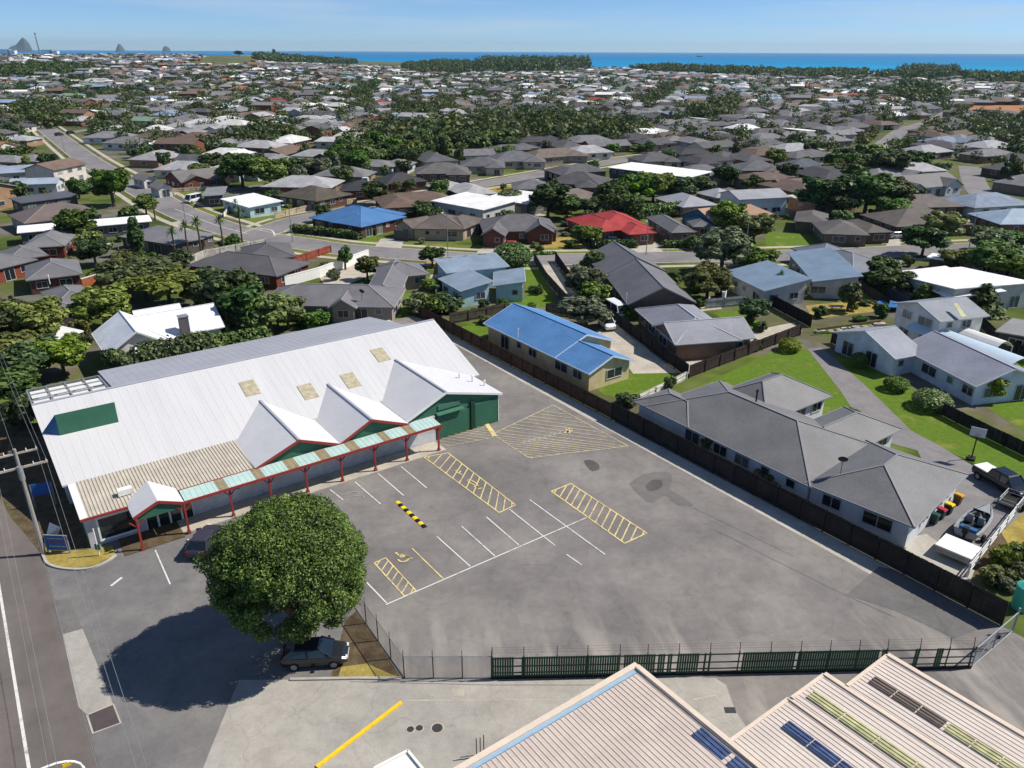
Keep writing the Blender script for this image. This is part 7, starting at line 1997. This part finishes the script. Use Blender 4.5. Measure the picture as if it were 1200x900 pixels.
def far_tree_mesh(idx, name, m, per, size):
    b = FV[idx]; n = len(b) * per
    k = np.repeat(np.arange(len(b)), per); d = rgn.normal(size=(n, 3)); d /= np.linalg.norm(d, axis=1)[:, None]
    lump = 1 + .25 * np.sin(d[:, 0] * 5 + k) * np.cos(d[:, 1] * 4 + k * 2)
    rad = (.55 + .45 * rgn.random(n) ** .5) * lump
    c = b[k, :3] + d * rad[:, None] * b[k][:, [3, 3, 4]]
    nr = d + rgn.normal(size=(n, 3)) * .7 + np.array([0, 0, .3]); nr /= np.linalg.norm(nr, axis=1)[:, None]
    t = np.cross(nr, rgn.normal(size=(n, 3))); t /= np.linalg.norm(t, axis=1)[:, None]; s_ = np.cross(nr, t)
    sz = (size * b[k, 3] * rgn.uniform(.6, 1.4, n))[:, None]
    v = np.stack([c - t * sz, c - s_ * sz * .7, c + t * sz, c + s_ * sz * .7], 1).reshape(-1, 3).astype(np.float32)
    me = bpy.data.meshes.new(name); me.vertices.add(4 * n); me.vertices.foreach_set('co', v.ravel()); me.loops.add(4 * n); me.loops.foreach_set('vertex_index', np.arange(4 * n, dtype=np.int32))
    me.polygons.add(n); me.polygons.foreach_set('loop_start', np.arange(0, 4 * n, 4, dtype=np.int32)); me.polygons.foreach_set('material_index', (np.arange(len(b)) % 3).repeat(per).astype(np.int32) * 0 + rgn.choice([0, 0, 1, 1, 2], len(b)).repeat(per).astype(np.int32))
    for q in ('leaf_far', 'leaf_far2', 'leaf_dark'): me.materials.append(M[q])
    me.update(calc_edges=True); return me
GROUPS_SH = {'leaf_dark': 'dark', 'leaf': 'mid-green', 'leaf_olive': 'brownish', 'leaf_yellow': 'yellow-green', 'leaf_grey': 'grey-green'}
NEARMARK = [(655, 405, 'the bright blue gable roof'), (880, 500, 'the long grey house'), (820, 375, 'the tan brick house'), (735, 325, 'the dark gabled house'), (1100, 425, 'the pale grey house'), (1110, 368, 'the two-storey house'), (570, 325, 'the aqua house'),
            (285, 312, 'the brown brick house'), (400, 345, 'the grey house behind the shop'), (180, 390, 'the white villa'), (930, 320, 'the sloping blue-grey roofs'), (1110, 330, 'the brilliant white roof'), (70, 310, 'the left grey houses'), (520, 265, 'the brown tiled roof'),
            (610, 270, 'the twin-gabled house'), (795, 262, 'the grey hip house'), (100, 265, 'the long white carport'), (1090, 270, 'the right-hand brown hip roofs'), (190, 276, 'the wide grey house')]
LANDMARKS += NEARMARK
LAWN_KEEP = [[(700, 455), (742, 430), (800, 437), (735, 475)], [(686, 392), (728, 378), (796, 437), (742, 438)], [(812, 456), (925, 403), (1006, 412), (1200, 532), (1220, 720), (1060, 640), (840, 466)], [(896, 268), (990, 278), (1012, 294), (890, 294)], [(640, 300), (650, 300), (820, 440), (800, 450)]]
rs = random.Random(77); nsh = 0; tries = 0
while nsh < 170 and tries < 9000:
    tries += 1
    y = rs.uniform(72, 235) if rs.random() < .6 else rs.uniform(130, 235); x = rs.uniform(-.62, .62) * y
    a_, b_ = Vector((x, y, 0)).dot(AX), Vector((x, y, 0)).dot(BX)
    if (-13 < a_ < 54 and b_ < 100) or in_house(x, y, .9) or not in_house(x, y, 6.5) or on_road(x, y, 6.2): continue
    px_, py_ = proj((x, y, 0))
    if not (0 < px_ < 1200) or any(in_poly(px_, py_, q) for q in LAWN_KEEP): continue
    m = rs.choices(list(GROUPS_SH), [4, 4, 1.5, 1.5, 1])[0]; big_ = rs.random() < .12
    h_, r_ = (rs.uniform(3, 5), rs.uniform(1.6, 2.8)) if big_ else (rs.uniform(.9, 2.2), rs.uniform(.7, 1.6))
    t = tree(0, 0, h_, r_, 'round' if big_ else 'shrub', m, '', 'garden shrubs and small trees round the houses', pos=Vector((x, y, 0)))
    place_later(t, f'{GROUPS_SH[m]} garden {"tree" if big_ else "shrub"}', px_, py_); nsh += 1
place_labels()
near_i = np.where(FV[:, 1] < 700)[0]; far_i = np.where(FV[:, 1] >= 700)[0]
tag(link('distant_trees', far_tree_mesh(near_i, 'distant_trees', None, 170, .17)), kind='stuff')
tag(link('coastal_trees', far_tree_mesh(far_i, 'coastal_trees', None, 70, .25)), kind='stuff')
# the tall single tree that stands up against the sea
q = PG(322, 66); tree(0, 0, 24, 8, 'round', 'leaf_dark', 'tall dark tree standing up against the sea horizon', pos=q, name='pine_tree')
q = PG(280, 66); tree(0, 0, 14, 12, 'round', 'leaf_dark', 'lone dark tree on the dry hilltop against the sea', pos=q)

# islands and the power station chimney on the horizon
M['rock'] = mat('island_rock', (64, 78, 74), .9, .01, .25)
def island(name, lab, prof, dist, cat='island'):
    c0 = ray(prof[0][0], 58); t = thing(name, lab, cat, (c0.x / c0.y * dist, dist, -2))
    rnd = random.Random(len(prof)); mbx = MB(); n = len(prof); rows = []
    for w_, s in ((-260, .0), (-130, .62), (0, 1.0), (130, .55), (260, .0)):
        row = []
        for x, y in prof:
            d = ray(x, 58); X = d.x / d.y * (dist + w_); d2 = ray(x, y); zz = CAM_H + d2.z / d2.y * dist
            row.append((X, dist + w_, -2 + max(0, zz + 2) * s * rnd.uniform(.92, 1.06)))
        rows.append(row)
    mbx.poly([p for r_ in rows for p in r_], None, [(i * n + k, i * n + k + 1, (i + 1) * n + k + 1, (i + 1) * n + k) for i in range(4) for k in range(n - 1)])
    part('rock', mbx, M['rock'], t); return t
island('island', 'steep rocky island at the far left of the sea horizon', [(8, 58.5), (14, 54.5), (20, 52.5), (24, 49), (27, 45.5), (30, 44), (33, 45.5), (36, 51), (38, 58.5)], 12000)
island('island', 'small rounded rocky island on the horizon right of the chimney', [(135, 60), (137, 55.5), (139, 52.5), (141, 51.5), (143, 53), (145, 56), (147, 60)], 12000)
island('island', 'low blocky rock island farther right on the horizon', [(190, 60), (191, 56), (193, 54), (196, 54.2), (199, 56), (200, 60)], 12000)
d = ray(46, 56); X = d.x / d.y * 7400; chm = thing('power_station_chimney', 'tall thin power station chimney beside the rocky island', 'chimney', (X, 7400, 0))
zt = CAM_H + ray(45, 39.5).z / ray(45, 39.5).y * 7400
mbx = MB(); mbx.tube((X, 7400, 0), (X - 10, 7400, zt), 11, 7, 12); part('stack', mbx, M['concrete'], chm)
mbx = MB(); mbx.tube((X - 10, 7400, zt), (X - 10, 7400, zt + 6), 8, 8, 12); part('rim', mbx, M['dark'], chm)
for k, (px_, wd, ht) in enumerate(((6, 60, 26), (14, 40, 22), (55, 70, 24), (63, 46, 20))):
    d = ray(px_, 57.5); X = d.x / d.y * 5200
    t = thing('port_building', ('pale port building at the far left edge of the horizon', 'pale port block left of the rocky island', 'long pale port shed right of the chimney', 'pale port block farther right of the chimney')[k], 'building', (X, 5200, 0))
    mbx = MB(); mbx.box((X, 5200, ht / 2 + 6), (wd, 30, ht)); part('wall', mbx, M['white'], t)
    mbx = MB(); mbx.thick([(X - wd / 2 - 2, 5184, ht + 6), (X + wd / 2 + 2, 5184, ht + 6), (X + wd / 2 + 2, 5216, ht + 9), (X - wd / 2 - 2, 5216, ht + 9)], [(0, 1, 2, 3)], 1); part('roof', mbx, M['steel'], t)
sp_ = thing('ship', 'tiny ship on the sea horizon', 'ship', (ray(820, 62).x / ray(820, 62).y * 6500, 6500, -2))
o = Vector(sp_.location); mbx = MB(); mbx.hexa([o + Vector(p) for p in ((-20, -5, 0), (20, -5, 0), (20, 5, 0), (-20, 5, 0), (-23, -5, 6), (25, -5, 6), (25, 5, 6), (-23, 5, 6))]); part('hull', mbx, M['dark'], sp_)
mbx = MB(); mbx.box(o + Vector((-12, 0, 10)), (10, 8, 9)); part('bridge', mbx, M['white'], sp_)

# ------------------------------------------------------------------ sea air
hz = MB(); hz.hexa([(-24000, -400, -12), (24000, -400, -12), (24000, 28000, -12), (-24000, 28000, -12), (-24000, -400, 260), (24000, -400, 260), (24000, 28000, 260), (-24000, 28000, 260)])
hm = bpy.data.materials.new('haze'); hm.use_nodes = True
hn = hm.node_tree.nodes; hn.remove(hn['Principled BSDF'])
pv = hn.new('ShaderNodeVolumePrincipled'); pv.inputs['Color'].default_value = (.62, .83, 1, 1); pv.inputs['Density'].default_value = 3.4e-5; pv.inputs['Anisotropy'].default_value = .2
hm.node_tree.links.new(pv.outputs[0], hn['Material Output'].inputs['Volume'])
tag(link('haze', hz.mesh('haze', mat=hm)), kind='stuff')
